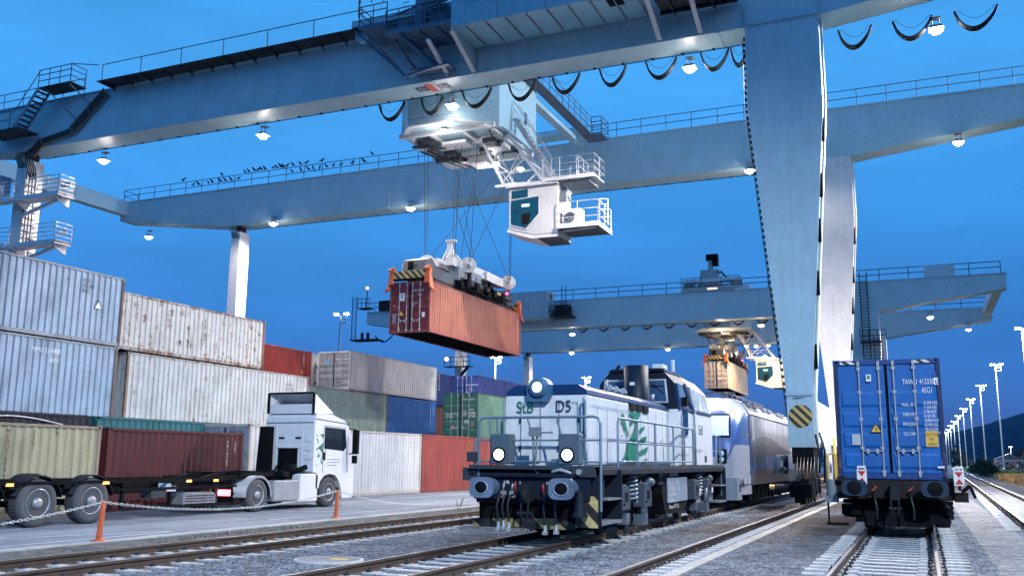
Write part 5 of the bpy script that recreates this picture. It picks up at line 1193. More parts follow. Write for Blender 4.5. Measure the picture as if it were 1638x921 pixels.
# ------------------------------------------------------------------ spreaders with ropes
def spreader(cx, cy, zc, hlf, label, trol, trolp, small=False):
    """grips a container whose roof centre is (cx, cy, zc)"""
    t = thing('container_spreader', (cx, cy, zc), label, 'spreader')
    def put(b, name, mats, **kw): return b.out(name, mats, t, **kw)
    b = MB()
    for s_ in (-1, 1): b.box(s_ * .55 - .16, -hlf + .3, .2, s_ * .55 + .16, hlf - .3, .62)
    b.box(-.9, -2.0, .35, .9, 2.0, .9); b.box(-1.05, -1.0, .6, 1.05, .6, 1.25); put(b, 'main_frame', M_dgrey)
    b = MB()
    for s_ in (-1, 1):
        ya, yb = sorted((s_ * (hlf - .25), s_ * (hlf - 3.6)))
        yy = s_ * hlf
        b.prism([(yy - s_ * .2, .3), (yy - s_ * .5, 1.25), (yy - s_ * .9, 1.42), (yy - s_ * 1.5, 1.0), (yy - s_ * 3.6, .95), (yy - s_ * 3.6, .3)], 'x', -.78, .78)
    ALL(put, b, 'end_housing', paint('housing_grey', (.05, .062, .078), .4, .1, .2, .2), bevel=.04)
    b = MB(); b.lathe((-.2, -hlf + .37, .95), (0, -1, .3), [(.16, 0), (.16, .02), (.001, .025)], 16); b.box(-.35, -hlf + .32, .7, -.05, -hlf + .38, 1.15); put(b, 'port_hole', M_black)
    for s_ in (-1, 1):
        b = MB(); b.box(-1.0, s_ * hlf - .09, .16, 1.0, s_ * hlf + .09, .56); put(b, 'end_beam', M_hazard)
        b = MB(); b.beam((-1.0, s_ * (hlf + .0), .1), (1.0, s_ * hlf, .1), .2, .08); put(b, 'twist_lock_bar', M_black)
        for sx in (-1, 1):
            b = MB(); x = sx * 1.1
            b.box(x - .12, s_ * hlf - .14, .12, x + .12, s_ * hlf + .14, .72); b.beam((x + sx * .03, s_ * hlf, .4), (x + sx * .22, s_ * (hlf + .06), -.42), .26, .10); b.beam((x + sx * .22, s_ * (hlf + .06), -.38), (x + sx * .36, s_ * (hlf + .08), -.52), .3, .05); b.tube((x - .15, s_ * hlf - .12, .66), (x + .15, s_ * hlf - .12, .74), .07, 8); b.lathe((x, s_ * hlf - .17, .62), (0, -1, 0), [(.11, 0), (.11, .08), (.001, .09)], 10)
            b.box(x - .15, s_ * hlf - .18, -.15, x + .15, s_ * hlf - .14, .25)
            put(b, 'corner_flipper', M_orange)
    b = MB()
    for k in range(18): b.box(random.uniform(-.9, .6), random.uniform(-2.6, 3.6), .5, random.uniform(.2, 1.0), random.uniform(-2.4, 3.8), random.uniform(.7, 1.1))
    for k in range(8): x = -.8 + k * .22; b.path([(x, -1.5, 1.0), (x + .1, -.6, 1.35), (x, .8, 1.1), (x + .2, 2.2, .8)], .035, 5)
    for k in range(10): yy = -2.4 + k * .62; b.box(.85, yy, .25 + .12 * (k % 3), 1.18 + .1 * (k % 2), yy + .38, .62 + .2 * (k % 2)); b.tube((.9, yy + .1, .5), (1.3, yy + .5, .15), .05, 6)
    for k in range(6): yy = -2.0 + k * .9; b.box(-.5 + .1 * (k % 2), yy, .95, .7, yy + .55, 1.3 + .12 * (k % 3))
    put(b, 'hydraulics', M_black)
    b = MB(); b.box(.3, -2.3, .7, .95, -1.2, 1.5); b.box(.5, -.9, .9, 1.1, .5, 1.45); put(b, 'valve_cabinet', M_mgrey, bevel=.03)
    b = MB()
    for k in range(7): yy = -2.2 + k * .7; b.path([(1.0, yy, .7), (1.25, yy + .2, .9), (1.1, yy + .5, 1.2), (.7, yy + .7, 1.35)], .03, 5)
    put(b, 'hose', M_cable)
    for xx, yy in ((1.02, 1.2), (1.02, 3.0)):
        b = MB(); b.box(xx - .2, yy - 2.2, .62, xx + .1, yy + 2.0, .86); put(b, 'slide_beam', M_dgrey)
        b = MB(); b.box(xx + .1, yy - .5, .66, xx + .115, yy + .3, .84); put(b, 'hazard_strip', stripes('tan_strip_%d%s' % (yy, small), (.6, .38, .18), (.2, .12, .06), .14, 90, axis=(1, 2)))
    # white headblock with rope sheaves and centre guide
    hz = 1.75; b = MB()
    b.prism([(-2.6, hz - .25), (4.6, hz - .32), (4.6, hz + .22), (-2.6, hz + .26)], 'x', .25, .75); b.prism([(-2.6, hz - .25), (4.6, hz - .32), (4.6, hz + .22), (-2.6, hz + .26)], 'x', -.75, -.25)
    b.box(-.9, -1.2, hz - .35, .9, -.4, hz + .25); b.box(-.9, 1.6, hz - .35, .9, 2.2, hz + .2)
    hb = put(b, 'headblock', paint('sheave_white', (.6, .6, .61), .45, 0, .2, .2), bevel=.03)
    b = MB(); b.box(.752, 1.3, hz - .1, .758, 2.0, hz + .08); b.out('maker_plate', plain('plate_blue', (.15, .25, .5), .5), hb)
    for x, y in ((-.95, -2.6), (.55, -2.2), (1.0, -1.2), (1.0, 4.6), (-1.0, 4.6), (-.95, 1.5)):
        b = MB(); b.lathe((0, 0, 0), (.55, -.83, 0), [(.12, .14), (.12, .1), (.36, .08), (.46, .1), (.46, .05), (.4, 0), (.46, -.05), (.46, -.1), (.36, -.08), (.001, -.1)], 24); b.lathe((0, 0, 0), (.55, -.83, 0), [(.001, .18), (.08, .17), (.09, .12)], 12, 1); put(b, 'rope_sheave', [paint('sheave_white', (.6, .6, .61), .45, 0, .2, .2), M_mgrey], loc=(x, y, hz))
    b = MB(); b.lathe((-.35, -.9, hz + .1), (0, 0, 1), [(.42, 0), (.34, .5), (.2, 1.1), (.16, 1.45), (.2, 1.5)], 14); b.box(-.6, -1.05, hz + 1.55, .0, -.75, hz + 1.68); b.beam((-.75, -1.3, hz + .2), (-.42, -1.0, hz + 1.2), .3, .06); put(b, 'guide_cone', M_cranew)
    b = MB(); b.lathe((.6, .5, 1.2), (0, 0, 1), [(.001, 0), (.09, .03), (.09, .12), (.001, .16)], 10); b.lathe((1.0, 4.4, .95), (0, 0, 1), [(.001, 0), (.09, .03), (.09, .12), (.001, .16)], 10); put(b, 'signal_lamp', emit('signal_red', (1, .05, .2), 6))
    # hoist ropes, part of the spreader tackle
    top = trolp + V((0, 0, -.35)) - t.location
    for (x, y), (tx, ty) in [((-1.1, -2.6), (-2.1, -3.7)), ((-1.0, -2.6), (-1.9, -3.6)), ((.5, -2.2), (-.3, -3.4)), ((.6, -2.2), (.1, -3.4)), ((1.1, -1.2), (.9, -3.0)), ((1.05, 4.6), (1.5, 3.4)), ((1.15, 4.6), (1.6, 3.6)), ((-1.05, 4.6), (-2.2, 3.6)), ((-1.1, 1.6), (-.8, 2.9)), ((1.0, -1.1), (1.9, 3.0)), ((1.1, 4.5), (-.6, -2.8)), ((-1.0, -2.5), (1.2, 2.2)), ((-1.0, 4.5), (-1.6, -3.2)), ((.6, -2.1), (-2.0, 3.2))]:
        b = MB(); b.tube((x, y, hz + .1), (top.x + tx, top.y + min(ty, .4), top.z), .019 if not small else .03, 5, 0, caps=False); put(b, 'hoist_rope', M_rope)
    return t
SP1 = spreader(-24.38, 48.6, 11.09, 6.1, 'crane spreader with white sheaves gripping the hanging rust red container', T1, T1P)
SP2 = spreader(-19.2, 104.1, 12.25, 6.1, 'small distant crane spreader holding the cream container', T2, T2P, True)
container('hang', -23.16, 42.5, 8.33, 12.2, 2.76, (.27, .085, .056), 'rust red container hanging in mid air from the near crane', rust=.13, door_c=(.17, .022, .024), frame_c=(.24, .05, .045), dirt=.15,  # doors darker than the walls: shade on that end put into their colour
          texts=[('door', 'TEXU 481052', .12, 2.2, .14), ('door', '22G1', .5, 1.98, .13), ('door', 'MAX. WT.\nTARE', .1, 1.55, .1), ('down', 'TEXU481052', 11.75, 2.1, .17)])
t = LAST[-1]
decal(t, [(-.62, -6.14, 1.72), (-.27, -6.14, 1.72), (-.27, -6.14, 2.13), (-.62, -6.14, 2.13)], M_paper); decal(t, [(-1.0, -6.14, .6), (-.78, -6.14, .6), (-.78, -6.14, 1.0), (-1.0, -6.14, 1.0)], M_mgrey); decal(t, [(.78, -6.14, .8), (.95, -6.14, .8), (.95, -6.14, 1.05), (.78, -6.14, 1.05)], M_paper); decal(t, [(-.6, -6.14, .95), (-.34, -6.14, .95), (-.47, -6.14, 1.2)], M_ylabel, 'warning_mark')
b = MB(); b.prism([(-.5, 1.98), (-.39, 1.98), (-.445, 1.80)], 'y', -6.146, -6.142); b.prism([(-.53, 2.0), (-.36, 2.0), (-.36, 2.04), (-.53, 2.04)], 'y', -6.146, -6.142); b.out('company_mark', plain('mark_red', (.4, .08, .07), .5), t)
container('hang2', -17.98, 98.0, 9.35, 12.2, 2.9, (.62, .55, .45), 'cream container hanging from the distant crane in warm light', rust=.05, detail=1)
# ------------------------------------------------------------------ shunting locomotive
M_lwht = paint('loco_white', (.74, .76, .80), .35, 0, .10, .14)
M_lblue = paint('loco_blue', (.008, .035, .13), .35, 0, .2, .1)
M_lframe = paint('loco_frame', (.008, .014, .029), .65, 0, .3, .2, spec=.25)
M_lrail = paint('loco_railing', (.17, .25, .33), .4, .2, .15, .1)
M_head = emit('head_lens', (.85, .94, 1), 6)
M_buf = paint('buffer_grease', (.10, .15, .23), .35, .3, .5, .2)
LX = -7.5
loco = thing('shunting_locomotive', (LX, 25, .17), 'white and blue shunting locomotive lettered StB D5 with a green emblem on its side', 'locomotive')
def LP(b, name, mats, parent=None, **kw):
    o = b.out(name, mats, **kw)
    if parent is None: return lower(o, loco)
    o.parent = parent; return o
def ltext(*a, **k):
    o = text(loco, *a, **k); o.location = -loco.location; return o
def ring(y, hw, zb_, zs, zt_, tw): return [(LX - hw, y, zb_), (LX + hw, y, zb_), (LX + hw, y, zs), (LX + tw, y, zt_), (LX - tw, y, zt_), (LX - hw, y, zs)]
# deck
b = MB(); b.box(LX - 1.42, 18.3, 1.60, LX + 1.42, 31.9, 1.68, 0)
for s in (-1, 1): b.box(LX + s * 1.36 - .06, 18.35, 1.5, LX + s * 1.36 + .06, 31.9, 1.60, 1)
LP(b, 'deck', [M_dgrey, M_lframe])
# hood with blue roof band, panel seams and louvres
hy0, hy1, hw = 19.2, 26.42, .955
b = MB(); b.prism([(LX - hw, 1.68), (LX + hw, 1.68), (LX + hw, 3.19), (LX - hw, 3.19)], 'y', hy0, hy1, 0)
hood = LP(b, 'hood', [M_lwht], bevel=.03)
b = MB(); b.prism([(LX - hw - .004, 3.192), (LX + hw + .004, 3.192), (LX + hw - .02, 3.3), (LX + hw - .22, 3.42), (LX - hw + .22, 3.42), (LX - hw + .02, 3.3)], 'y', hy0 - .004, hy1, 0)
LP(b, 'hood_roof', [M_lblue], bevel=.02)
b = MB()
for x in (-.58, -.12, .32, .74): b.box(LX + x - .005, hy0 - .036, 1.75, LX + x + .005, hy0 - .0305, 3.05)
for xa, xb in ((-.58, -.14), (.32, .74)): b.box(LX + xa, hy0 - .036, 3.03, LX + xb, hy0 - .0305, 3.04)
for y in (19.8, 20.5, 21.3, 22.3, 23.3, 24.0, 24.8, 25.5, 26.1): b.box(LX + hw + .0305, y - .006, 1.74, LX + hw + .036, y + .006, 3.1 if y > 21 else 2.98)
b.box(LX + hw + .0305, 19.35, 2.975, LX + hw + .036, 22.2, 2.985)
ALL(LP, b, 'panel_seam', M_lrail)
b = MB()
for x, z in ((-.6, 2.6), (-.6, 2.0), (.30, 2.6), (.30, 2.0), (.76, 2.6)): b.box(LX + x - .02, hy0 - .05, z, LX + x + .02, hy0 - .03, z + .1)
for y in (20.0, 21.6, 22.6, 23.6, 24.4, 25.3, 25.5): b.tube((LX + hw + .03, y, 2.28 + .1 * math.sin(y * 3)), (LX + hw + .045, y, 2.28 + .1 * math.sin(y * 3)), .018, 8)
ALL(LP, b, 'latch', M_lframe)
for k in range(3):
    b = MB(); y = 22.35 + k * .62; b.box(LX + hw + .0, y, 3.02, LX + hw + .045, y + .45, 3.2); LP(b, 'vent', M_black)
b = MB(); b.prism([(-.20, 3.05), (.20, 3.05), (.28, 3.2), (.28, 3.42), (-.28, 3.42), (-.28, 3.2)], 'y', hy0 - .16, hy0 + .1, 0); b.lathe((0, hy0 - .05, 3.36), (0, -1, 0), [(.225, -.25), (.225, .16), (.17, .2)], 22, 0)
for i in range(len(b.v)): x, y, z = b.v[i]; b.v[i] = (x + LX - .12, y, z)
hl = LP(b, 'headlight', paint('lamp_blue', (.06, .16, .3), .35))
b = MB(); b.lathe((LX - .12, hy0 - .245, 3.36), (0, -1, 0), [(.12, 0), (.08, .02), (.001, .03)], 22); o = b.out('lens', M_head, loco); lower(o, loco)
ltext('StB', (LX - .70, hy0 - .036, 2.82), (1, 0, 0), (0, 0, 1), .36, M_inkg, sx=.86, align='LEFT')
ltext('D5', (LX + .22, hy0 - .036, 2.83), (1, 0, 0), (0, 0, 1), .36, plain('navy_ink', (.01, .015, .06), .5), sx=.86)
# tall grab rails beside the hood front
b = MB(); b.path([(LX + hw - .02, hy0 - .14, 3.1), (LX + hw - .02, hy0 - .2, 3.08), (LX + hw - .02, hy0 - .2, 1.95), (LX + hw - .02, hy0 - .12, 1.93)], .03, 6); b.path([(LX - hw + .02, hy0 - .14, 3.1), (LX - hw + .02, hy0 - .2, 3.08), (LX - hw + .02, hy0 - .2, 1.95)], .025, 6); ALL(LP, b, 'grab_rail', M_lrail)
# green beast on the hood side
pan = [[(-.01, 1.22), (.2, 1.19), (.26, 1.15), (.26, 1.07), (.35, 1.0), (.44, .89), (.62, .72), (.52, .63), (.43, .75), (.37, .82), (.22, .82), (.19, .94), (.01, .98), (.05, 1.13)],
       [(.68, 1.26), (1.21, 1.29), (1.3, 1.33), (1.38, 1.28), (1.51, 1.34), (1.67, 1.28), (1.64, 1.21), (1.51, 1.16), (1.47, 1.09), (1.41, .63), (1.34, .48), (1.26, .3), (1.28, .15), (1.31, .04), (.56, .04), (.47, .11), (.38, .22), (.31, .11), (.03, .08), (0, .13), (.22, .18), (.38, .31), (.48, .43), (.55, .52), (.75, .62), (.92, .73), (1.16, .9), (1.26, 1.03), (1.1, 1.05), (.83, .94), (.77, 1.0), (.8, 1.07), (.97, 1.13), (.94, 1.19), (.78, 1.2), (.71, 1.14)],
       [(1.63, .91), (2.06, .98), (2.02, .89), (1.77, .81), (1.69, .73), (1.64, .79)], [(1.62, .63), (1.76, .68), (2.26, .73), (2.18, .61), (1.89, .53), (1.65, .54)], [(1.43, .32), (2.35, .47), (2.27, .33), (2.09, .29), (1.42, .21)], [(1.8, .11), (2.3, .18), (2.26, .12), (2.15, .04), (1.72, .04)]]
o = emblem(loco, (LX + hw + .034, 21.6, 1.70), (0, 1, 0), (0, 0, 1), 1., pan, plain('emblem_green', (.02, .22, .13), .4)); o.location = -loco.location
# roof fittings and stack
b = MB()
for y in (21.9, 22.4, 23.0): b.lathe((LX + .68, y, 3.50), (0, -1, .15), [(.05, 0), (.035, .12), (.07, .2), (.08, .22)], 12)
b.tube((LX + .7, 21.4, 3.42), (LX + .7, 21.4, 3.7), .03, 6); b.tube((LX - .8, 21, 3.42), (LX - .8, 21, 3.62), .025, 6); b.tube((LX + .8, 25.2, 3.42), (LX + .8, 25.2, 3.6), .05, 8)
ALL(LP, b, 'horn', M_galv)
b = MB(); b.lathe((LX + .19, 25.75, 3.35), (0, 0, 1), [(.35, 0), (.35, 1.1), (.32, 1.1), (.31, .9), (.001, .9)], 26); st = LP(b, 'exhaust_stack', paint('stack_blue', (.005, .013, .036), .5, 0, .3, .2, spec=.3))
b = MB(); b.box(LX + .10, 25.385, 3.88, LX + .24, 25.405, 3.97); LP(b, 'stack_plate', M_paper)
# cab: sloped roof, pillars, windows
cy0_, cy1_ = 26.43, 31.2
cw, tw = 1.2, .8
b = MB(); cp = [(LX - cw, 1.68), (LX + cw, 1.68), (LX + cw, 3.26), (LX - cw, 3.26)]
b.prism(cp, 'y', cy0_, cy1_, 0); cabn = LP(b, 'cab_body', [M_lwht], bevel=.02)
b = MB(); up = [(LX - cw, 3.262), (LX + cw, 3.262), (LX + cw - .02, 3.5), (LX + cw - .09, 4.02), (LX + tw, 4.36), (LX - tw, 4.36), (LX - cw + .09, 4.02), (LX - cw + .02, 3.5)]
b.prism(up, 'y', cy0_ + .002, cy0_ + 2.0, 0); LP(b, 'cab_front', [paint('cab_navy', (.004, .008, .022), .4, 0, .2)], bevel=.02)
b = MB()
top = [(LX - cw, cy0_ + 2.02, 3.262), (LX + cw, cy0_ + 2.02, 3.262), (LX + cw - .09, cy0_ + 2.02, 4.02), (LX + tw, cy0_ + 2.02, 4.37), (LX - tw, cy0_ + 2.02, 4.37), (LX - cw + .09, cy0_ + 2.02, 4.02)]
bot = [(LX - cw, cy1_, 3.262), (LX + cw, cy1_, 3.262), (LX + cw - .1, cy1_ - .5, 3.95), (LX + tw, cy1_ - .6, 4.28), (LX - tw, cy1_ - .6, 4.28), (LX - cw + .1, cy1_ - .5, 3.95)]
n = 6; b.raw(top + bot, [(i, n + i, n + (i + 1) % n, (i + 1) % n)[::-1] for i in range(n)] + [tuple(range(n)), tuple(range(n, 2 * n))[::-1]], 0); LP(b, 'cab_rear_roof', [paint('roof_white', (.42, .45, .50), .4, 0, .12)])
b = MB(); b.prism([(LX - tw - .04, 4.365), (LX + tw + .04, 4.365), (LX + tw - .1, 4.44), (LX - tw + .1, 4.44)], 'y', cy0_ - .1, cy0_ + 2.4, 0); b.box(LX + .5, cy0_ - .05, 4.44, LX + .8, cy0_ + .5, 4.56, 1); b.tube((LX + .9, cy0_ + .8, 4.4), (LX + .9, cy0_ + .8, 4.75), .05, 8, 1); b.tube((LX - .6, cy0_, 4.44), (LX - .5, cy0_, 4.56), .05, 6, 0)
LP(b, 'cab_roof', [M_lframe, M_lwht])
M_cglass = glass_mat('cab_window', (.03, .09, .2), .04)
for xa, xb in ((-1.0, -.12), (.36, .92)):
    q = [(LX + xa, 3.46), (LX + xb, 3.46), (LX + xb * (1 if xb < 0 else .93), 4.10), (LX + xa * (1 if xa > 0 else .93), 4.10)]
    b = MB(); b.prism(q, 'y', cy0_ - .035, cy0_ - .02, 0); wdw = LP(b, 'window', M_cglass)
    b = MB(); b.path([(x, cy0_ - .03, z) for x, z in q], .042, 6, 0, True); lower(b.out('window_frame', paint('frame_pale', (.55, .58, .6), .4)), loco)
    b = MB(); b.tube((LX + xa + .1, cy0_ - .05, 4.0), (LX + xb - .1, cy0_ - .05, 3.7), .012, 4); b.box(LX + xa + .08, cy0_ - .045, 3.90, LX + xb - .1, cy0_ - .037, 3.94); LP(b, 'wiper', M_black)
xs = LX + cw + .004
b = MB(); b.prism([(26.75, 2.52), (27.65, 2.52), (27.65, 3.262), (26.75, 3.262)], 'x', xs - .02, xs + .022, 0); dr = LP(b, 'door', [M_lwht])
b = MB()
q = [(26.82, 2.62), (26.9, 2.55), (27.5, 2.55), (27.58, 2.62), (27.58, 3.28), (26.82, 3.28)]; b.prism(q, 'x', xs + .024, xs + .03); b.face([(xs + .01, 26.72, 3.36), (xs + .01, 27.9, 3.36), (xs - .07, 27.4, 3.98), (xs - .07, 26.72, 3.98)]); LP(b, 'door_window', M_cglass)
b = MB(); b.beam((xs + .02, 26.6, 3.26), (xs - .06, 26.6, 4.0), .06, .16); b.beam((xs + .02, 28.3, 3.26), (xs - .07, 27.55, 4.02), .06, .16); b.box(xs, 26.45, 3.26, xs + .03, 31.0, 3.34); LP(b, 'cab_pillar', M_lblue)
b = MB(); b.box(xs, 27.0, 3.38, xs + .14, 27.25, 3.64); LP(b, 'mirror', M_black)
b = MB()
for k in range(3): ya = 28.55 + k * .75; b.face([(xs - .0 + .006, ya, 3.34), (xs + .006, ya + .62, 3.34), (xs - .085, ya + .50, 3.93 - .02 * k), (xs - .085, ya + .02, 3.95 - .02 * k)])
LP(b, 'quarter_window', [paint('window_pale', (.30, .36, .42), .15, 0, .05)])
o = ltext('StB', (xs + .004, 29.1, 2.62), (0, 1, 0), (0, 0, 1), .42, M_inkg, sx=1.1)
o = ltext('A-STB   90 81 2170', (xs + .004, 28.5, 2.08), (0, 1, 0), (0, 0, 1), .13, M_ink)
b = MB(); b.box(xs, 29.9, 1.78, xs + .006, 30.2, 1.98); LP(b, 'number_plate', M_dgrey)
b = MB(); b.tube((xs + .06, 28.3, 1.7), (xs + .06, 28.3, 3.3), .035, 6); b.tube((xs + .08, 26.55, 1.7), (xs + .08, 26.55, 3.1), .025, 6); ALL(LP, b, 'grab_rail', M_lrail)
# side and front handrails
def hrail(x, ya, yb, posts_, name='handrail'):
    b = MB(); zt_ = 2.72
    b.path([(x, ya, .62), (x, ya, 1.4), (x, ya, zt_ - .12), (x, ya + .05, zt_ - .03), (x, ya + .14, zt_), (x, yb, zt_ - .0)], .028, 7)
    for z in (2.2, 1.78): b.tube((x, ya, z), (x, yb, z), .022, 6)
    for y in posts_: b.tube((x, y, 1.62), (x, y, zt_), .026, 6)
    return LP(b, name, M_lrail)
hrail(LX + 1.4, 19.95, 27.4, (21.5, 23.1, 25.0, 26.3, 27.4)); hrail(LX - 1.4, 19.95, 27.4, (21.5, 23.1, 25.0, 27.4))
b = MB(); b.path([(LX + 1.3, 31.3, 1.65), (LX + 1.3, 31.3, 2.6), (LX + 1.3, 31.5, 2.66), (LX + 1.3, 31.9, 2.66), (LX + 1.3, 31.95, 2.55), (LX + 1.3, 31.95, .7)], .028, 6); b.tube((LX + 1.3, 31.3, 2.15), (LX + 1.3, 31.95, 2.15), .02, 6); b.path([(LX - 1.3, 31.95, 1.65), (LX - 1.3, 31.95, 2.66), (LX + 1.3, 31.95, 2.66)], .028, 6); b.tube((LX - 1.3, 31.95, 2.15), (LX + 1.3, 31.95, 2.15), .02, 6); LP(b, 'handrail', M_lrail)
fy = 18.42; fz = 2.68
b = MB()
b.path([(LX - 1.25, fy, 1.3), (LX - 1.25, fy, fz - .1), (LX - 1.2, fy, fz - .01), (LX - 1.1, fy, fz), (LX + 1.36, fy, fz), (LX + 1.46, fy, fz - .03), (LX + 1.5, fy, fz - .14), (LX + 1.5, fy, .78)], .03, 7)
for z in (2.2, 1.76):
    b.tube((LX - 1.25, fy, z), (LX + 1.5, fy, z), .022, 6)
for x, dx in ((-.83, .03), (-.12, .14), (.55, .12), (-1.0, .04)): b.tube((LX + x, fy, fz), (LX + x + dx, fy, 2.2), .022, 6); b.tube((LX + x + dx, fy, 2.2), (LX + x + dx, fy, 1.68), .022, 6)
b.tube((LX - .1, fy, 2.36), (LX + .45, fy, 2.36), .02, 6); b.beam((LX + .55, fy + .1, 2.1), (LX + .95, hy0 - .1, 2.42), .04, .05); b.beam((LX + .55, fy + .1, 1.9), (LX + .95, hy0 - .1, 1.98), .04, .05)
b.tube((LX - 1.36, fy + .05, 2.25), (LX - 1.36, fy + .05, 1.35), .03, 6); b.tube((LX + 1.0, hy0 - .3, 1.7), (LX + 1.0, hy0 - .3, 3.05), .02, 6)
LP(b, 'front_handrail', M_lrail)
b = MB(); b.path([(LX - 1.58, 18.6, 1.75), (LX - 1.58, 18.6, 2.15), (LX - 1.42, 18.6, 2.15), (LX - 1.42, 18.6, 1.75)], .02, 6, 0, True); LP(b, 'side_loop', M_yel)
b = MB(); b.box(LX - .05, fy - .1, 2.28, LX + .18, fy + .06, 2.47); b.path([(LX + .1, fy, 2.3), (LX + .12, fy - .08, 2.0), (LX + .06, fy - .04, 1.6), (LX + .2, fy, 1.45), (LX + .5, fy, 1.5)], .022, 6); LP(b, 'camera_lamp', M_mgrey)
# headlight boxes
for x in (-.92, .62):
    b = MB(); b.box(LX + x, fy - .12, 1.70, LX + x + .46, fy + .16, 2.33); hb_ = LP(b, 'headlight_box', paint('box_grey', (.09, .13, .17), .4), bevel=.02)
    b = MB(); b.lathe((LX + x + .2, fy - .115, 1.9), (0, -1, 0), [(.155, 0), (.155, .03), (.13, .035), (.13, .02), (.001, .02)], 24); lower(b.out('bezel', M_black), loco)
    b = MB(); b.lathe((LX + x + .2, fy - .135, 1.9), (0, -1, 0), [(.115, 0), (.07, .015), (.001, .02)], 24); LP(b, 'headlight', M_head)
# head stock, buffers, coupling, hoses
b = MB(); b.box(LX - 1.3, 18.30, .98, LX + 1.3, 18.42, 1.44, 0); b.box(LX - 1.12, 18.2, 1.44, LX + 1.0, 18.6, 1.52, 0); b.box(LX - 1.3, 18.42, .9, LX + 1.3, 19.3, 1.5, 0); b.box(LX - .9, 18.5, 1.5, LX + .9, 19.1, 1.64, 0); b.box(LX - .2, 18.26, 1.0, LX + .2, 18.3, 1.36, 0)
for i in range(8): b.tube((LX - 1.2 + i * .34, 18.26, 1.47), (LX - 1.2 + i * .34, 18.22, 1.47), .02, 6)
LP(b, 'headstock', [M_lframe], bevel=.01)
for x in (-.88, .88):
    b = MB(); b.lathe((LX + x, 18.30, 1.23), (0, -1, 0), [(.19, 0), (.19, .08), (.15, .1), (.15, .26), (.17, .27), (.17, .34), (.11, .36), (.11, .5)], 20); bf = LP(b, 'buffer', M_buf)
    b = MB(); P = []; 
    for i in range(28):
        a = 2 * pi * i / 28; c, s_ = math.cos(a), math.sin(a); P.append((LX + x + .27 * math.copysign(abs(c) ** .55, c), 1.23 + .21 * math.copysign(abs(s_) ** .55, s_)))
    b.prism(P, 'y', 17.76, 17.82, 0); b.lathe((LX + x, 17.76, 1.23), (0, -1, 0), [(.15, 0), (.14, .008), (.001, .012)], 20, 1); b.path([(LX + x + .15 * math.cos(2 * pi * i / 20), 17.757, 1.23 + .13 * math.sin(2 * pi * i / 20)) for i in range(20)], .018, 5, 2, True)
    LP(b, 'buffer_head', [paint('buffer_face', (.22, .30, .42), .35, .3, .5), M_black, paint('buffer_ring', (.3, .38, .5), .4, .2, .4)])
b = MB(); b.prism([(LX - .08, .95), (LX + .08, .95), (LX + .1, 1.3), (LX - .1, 1.3)], 'y', 18.0, 18.3); b.path([(LX, 18.1, 1.2), (LX, 17.95, 1.12), (LX, 17.95, 1.0), (LX, 18.08, .95)], .04, 6)
for s in (-1, 1): b.path([(LX + s * .07, 18.05, 1.08), (LX + s * .08, 17.98, .8), (LX + s * .06, 18.0, .62), (LX + s * .0, 18.0, .55)], .022, 6)
b.tube((LX - .16, 18.0, .72), (LX + .16, 18.0, .72), .04, 8); b.path([(LX + .15, 18.0, .75), (LX + .25, 17.98, .55), (LX + .15, 18, .38), (LX + .05, 18, .5)], .02, 6)
LP(b, 'coupling', M_steel)
for k, (x, z1_) in enumerate(((-.62, .42), (-.50, .45), (.42, .38), (.66, .40), (-.38, .42))):
    b = MB(); b.path([(LX + x + .05, 18.25, 1.1), (LX + x, 18.1, 1.05), (LX + x - .03, 18.06, .85), (LX + x, 18.08, z1_ + .12)], .026, 7, 0); b.lathe((LX + x, 18.08, z1_ - .03), (0, 0, 1), [(.05, 0), (.035, .06), (.03, .15)], 8, 1); b.box(LX + x - .05, 18.04, z1_ - .07, LX + x + .05, 18.12, z1_, 1)
    LP(b, 'brake_hose', [M_cable, M_galv])
b = MB()
for x in (-.58, -.38): b.box(LX + x - .04, 18.18, 1.02, LX + x + .05, 18.28, 1.16); b.tube((LX + x, 18.2, 1.14), (LX + x + .05, 18.15, 1.3), .022, 6)
b.tube((LX + .34, 18.2, 1.1), (LX + .34, 18.16, 1.3), .018, 6, 1); b.tube((LX - .3, 18.2, 1.12), (LX - .28, 18.16, 1.34), .018, 6, 1)
ALL(LP, b, 'valve_handle', [M_galv, M_red])
ltext('HB', (LX - .60, 18.297, 1.30), (1, 0, 0), (0, 0, 1), .10, M_inkw); ltext('HL', (LX - .24, 18.297, 1.29), (1, 0, 0), (0, 0, 1), .10, M_inkw); ltext('HL', (LX + .36, 18.297, 1.29), (1, 0, 0), (0, 0, 1), .10, M_inkw)
b = MB(); b.box(LX + .92, 18.25, 1.46, LX + 1.42, 18.6, 1.66); b.tube((LX + 1.1, 18.25, 1.56), (LX + 1.1, 18.19, 1.56), .06, 10, 1); b.path([(LX + .5, 18.3, 1.55), (LX + .7, 18.2, 1.6), (LX + .95, 18.3, 1.52), (LX + .9, 18.2, 1.3)], .04, 6, 1); LP(b, 'socket_box', [M_dgrey, M_galv])
b = MB(); b.box(LX - 1.62, 18.4, 1.35, LX - 1.25, 18.75, 1.62); b.box(LX - 1.5, 18.35, 1.75, LX - 1.3, 18.5, 1.95); LP(b, 'junction_box', M_dgrey)
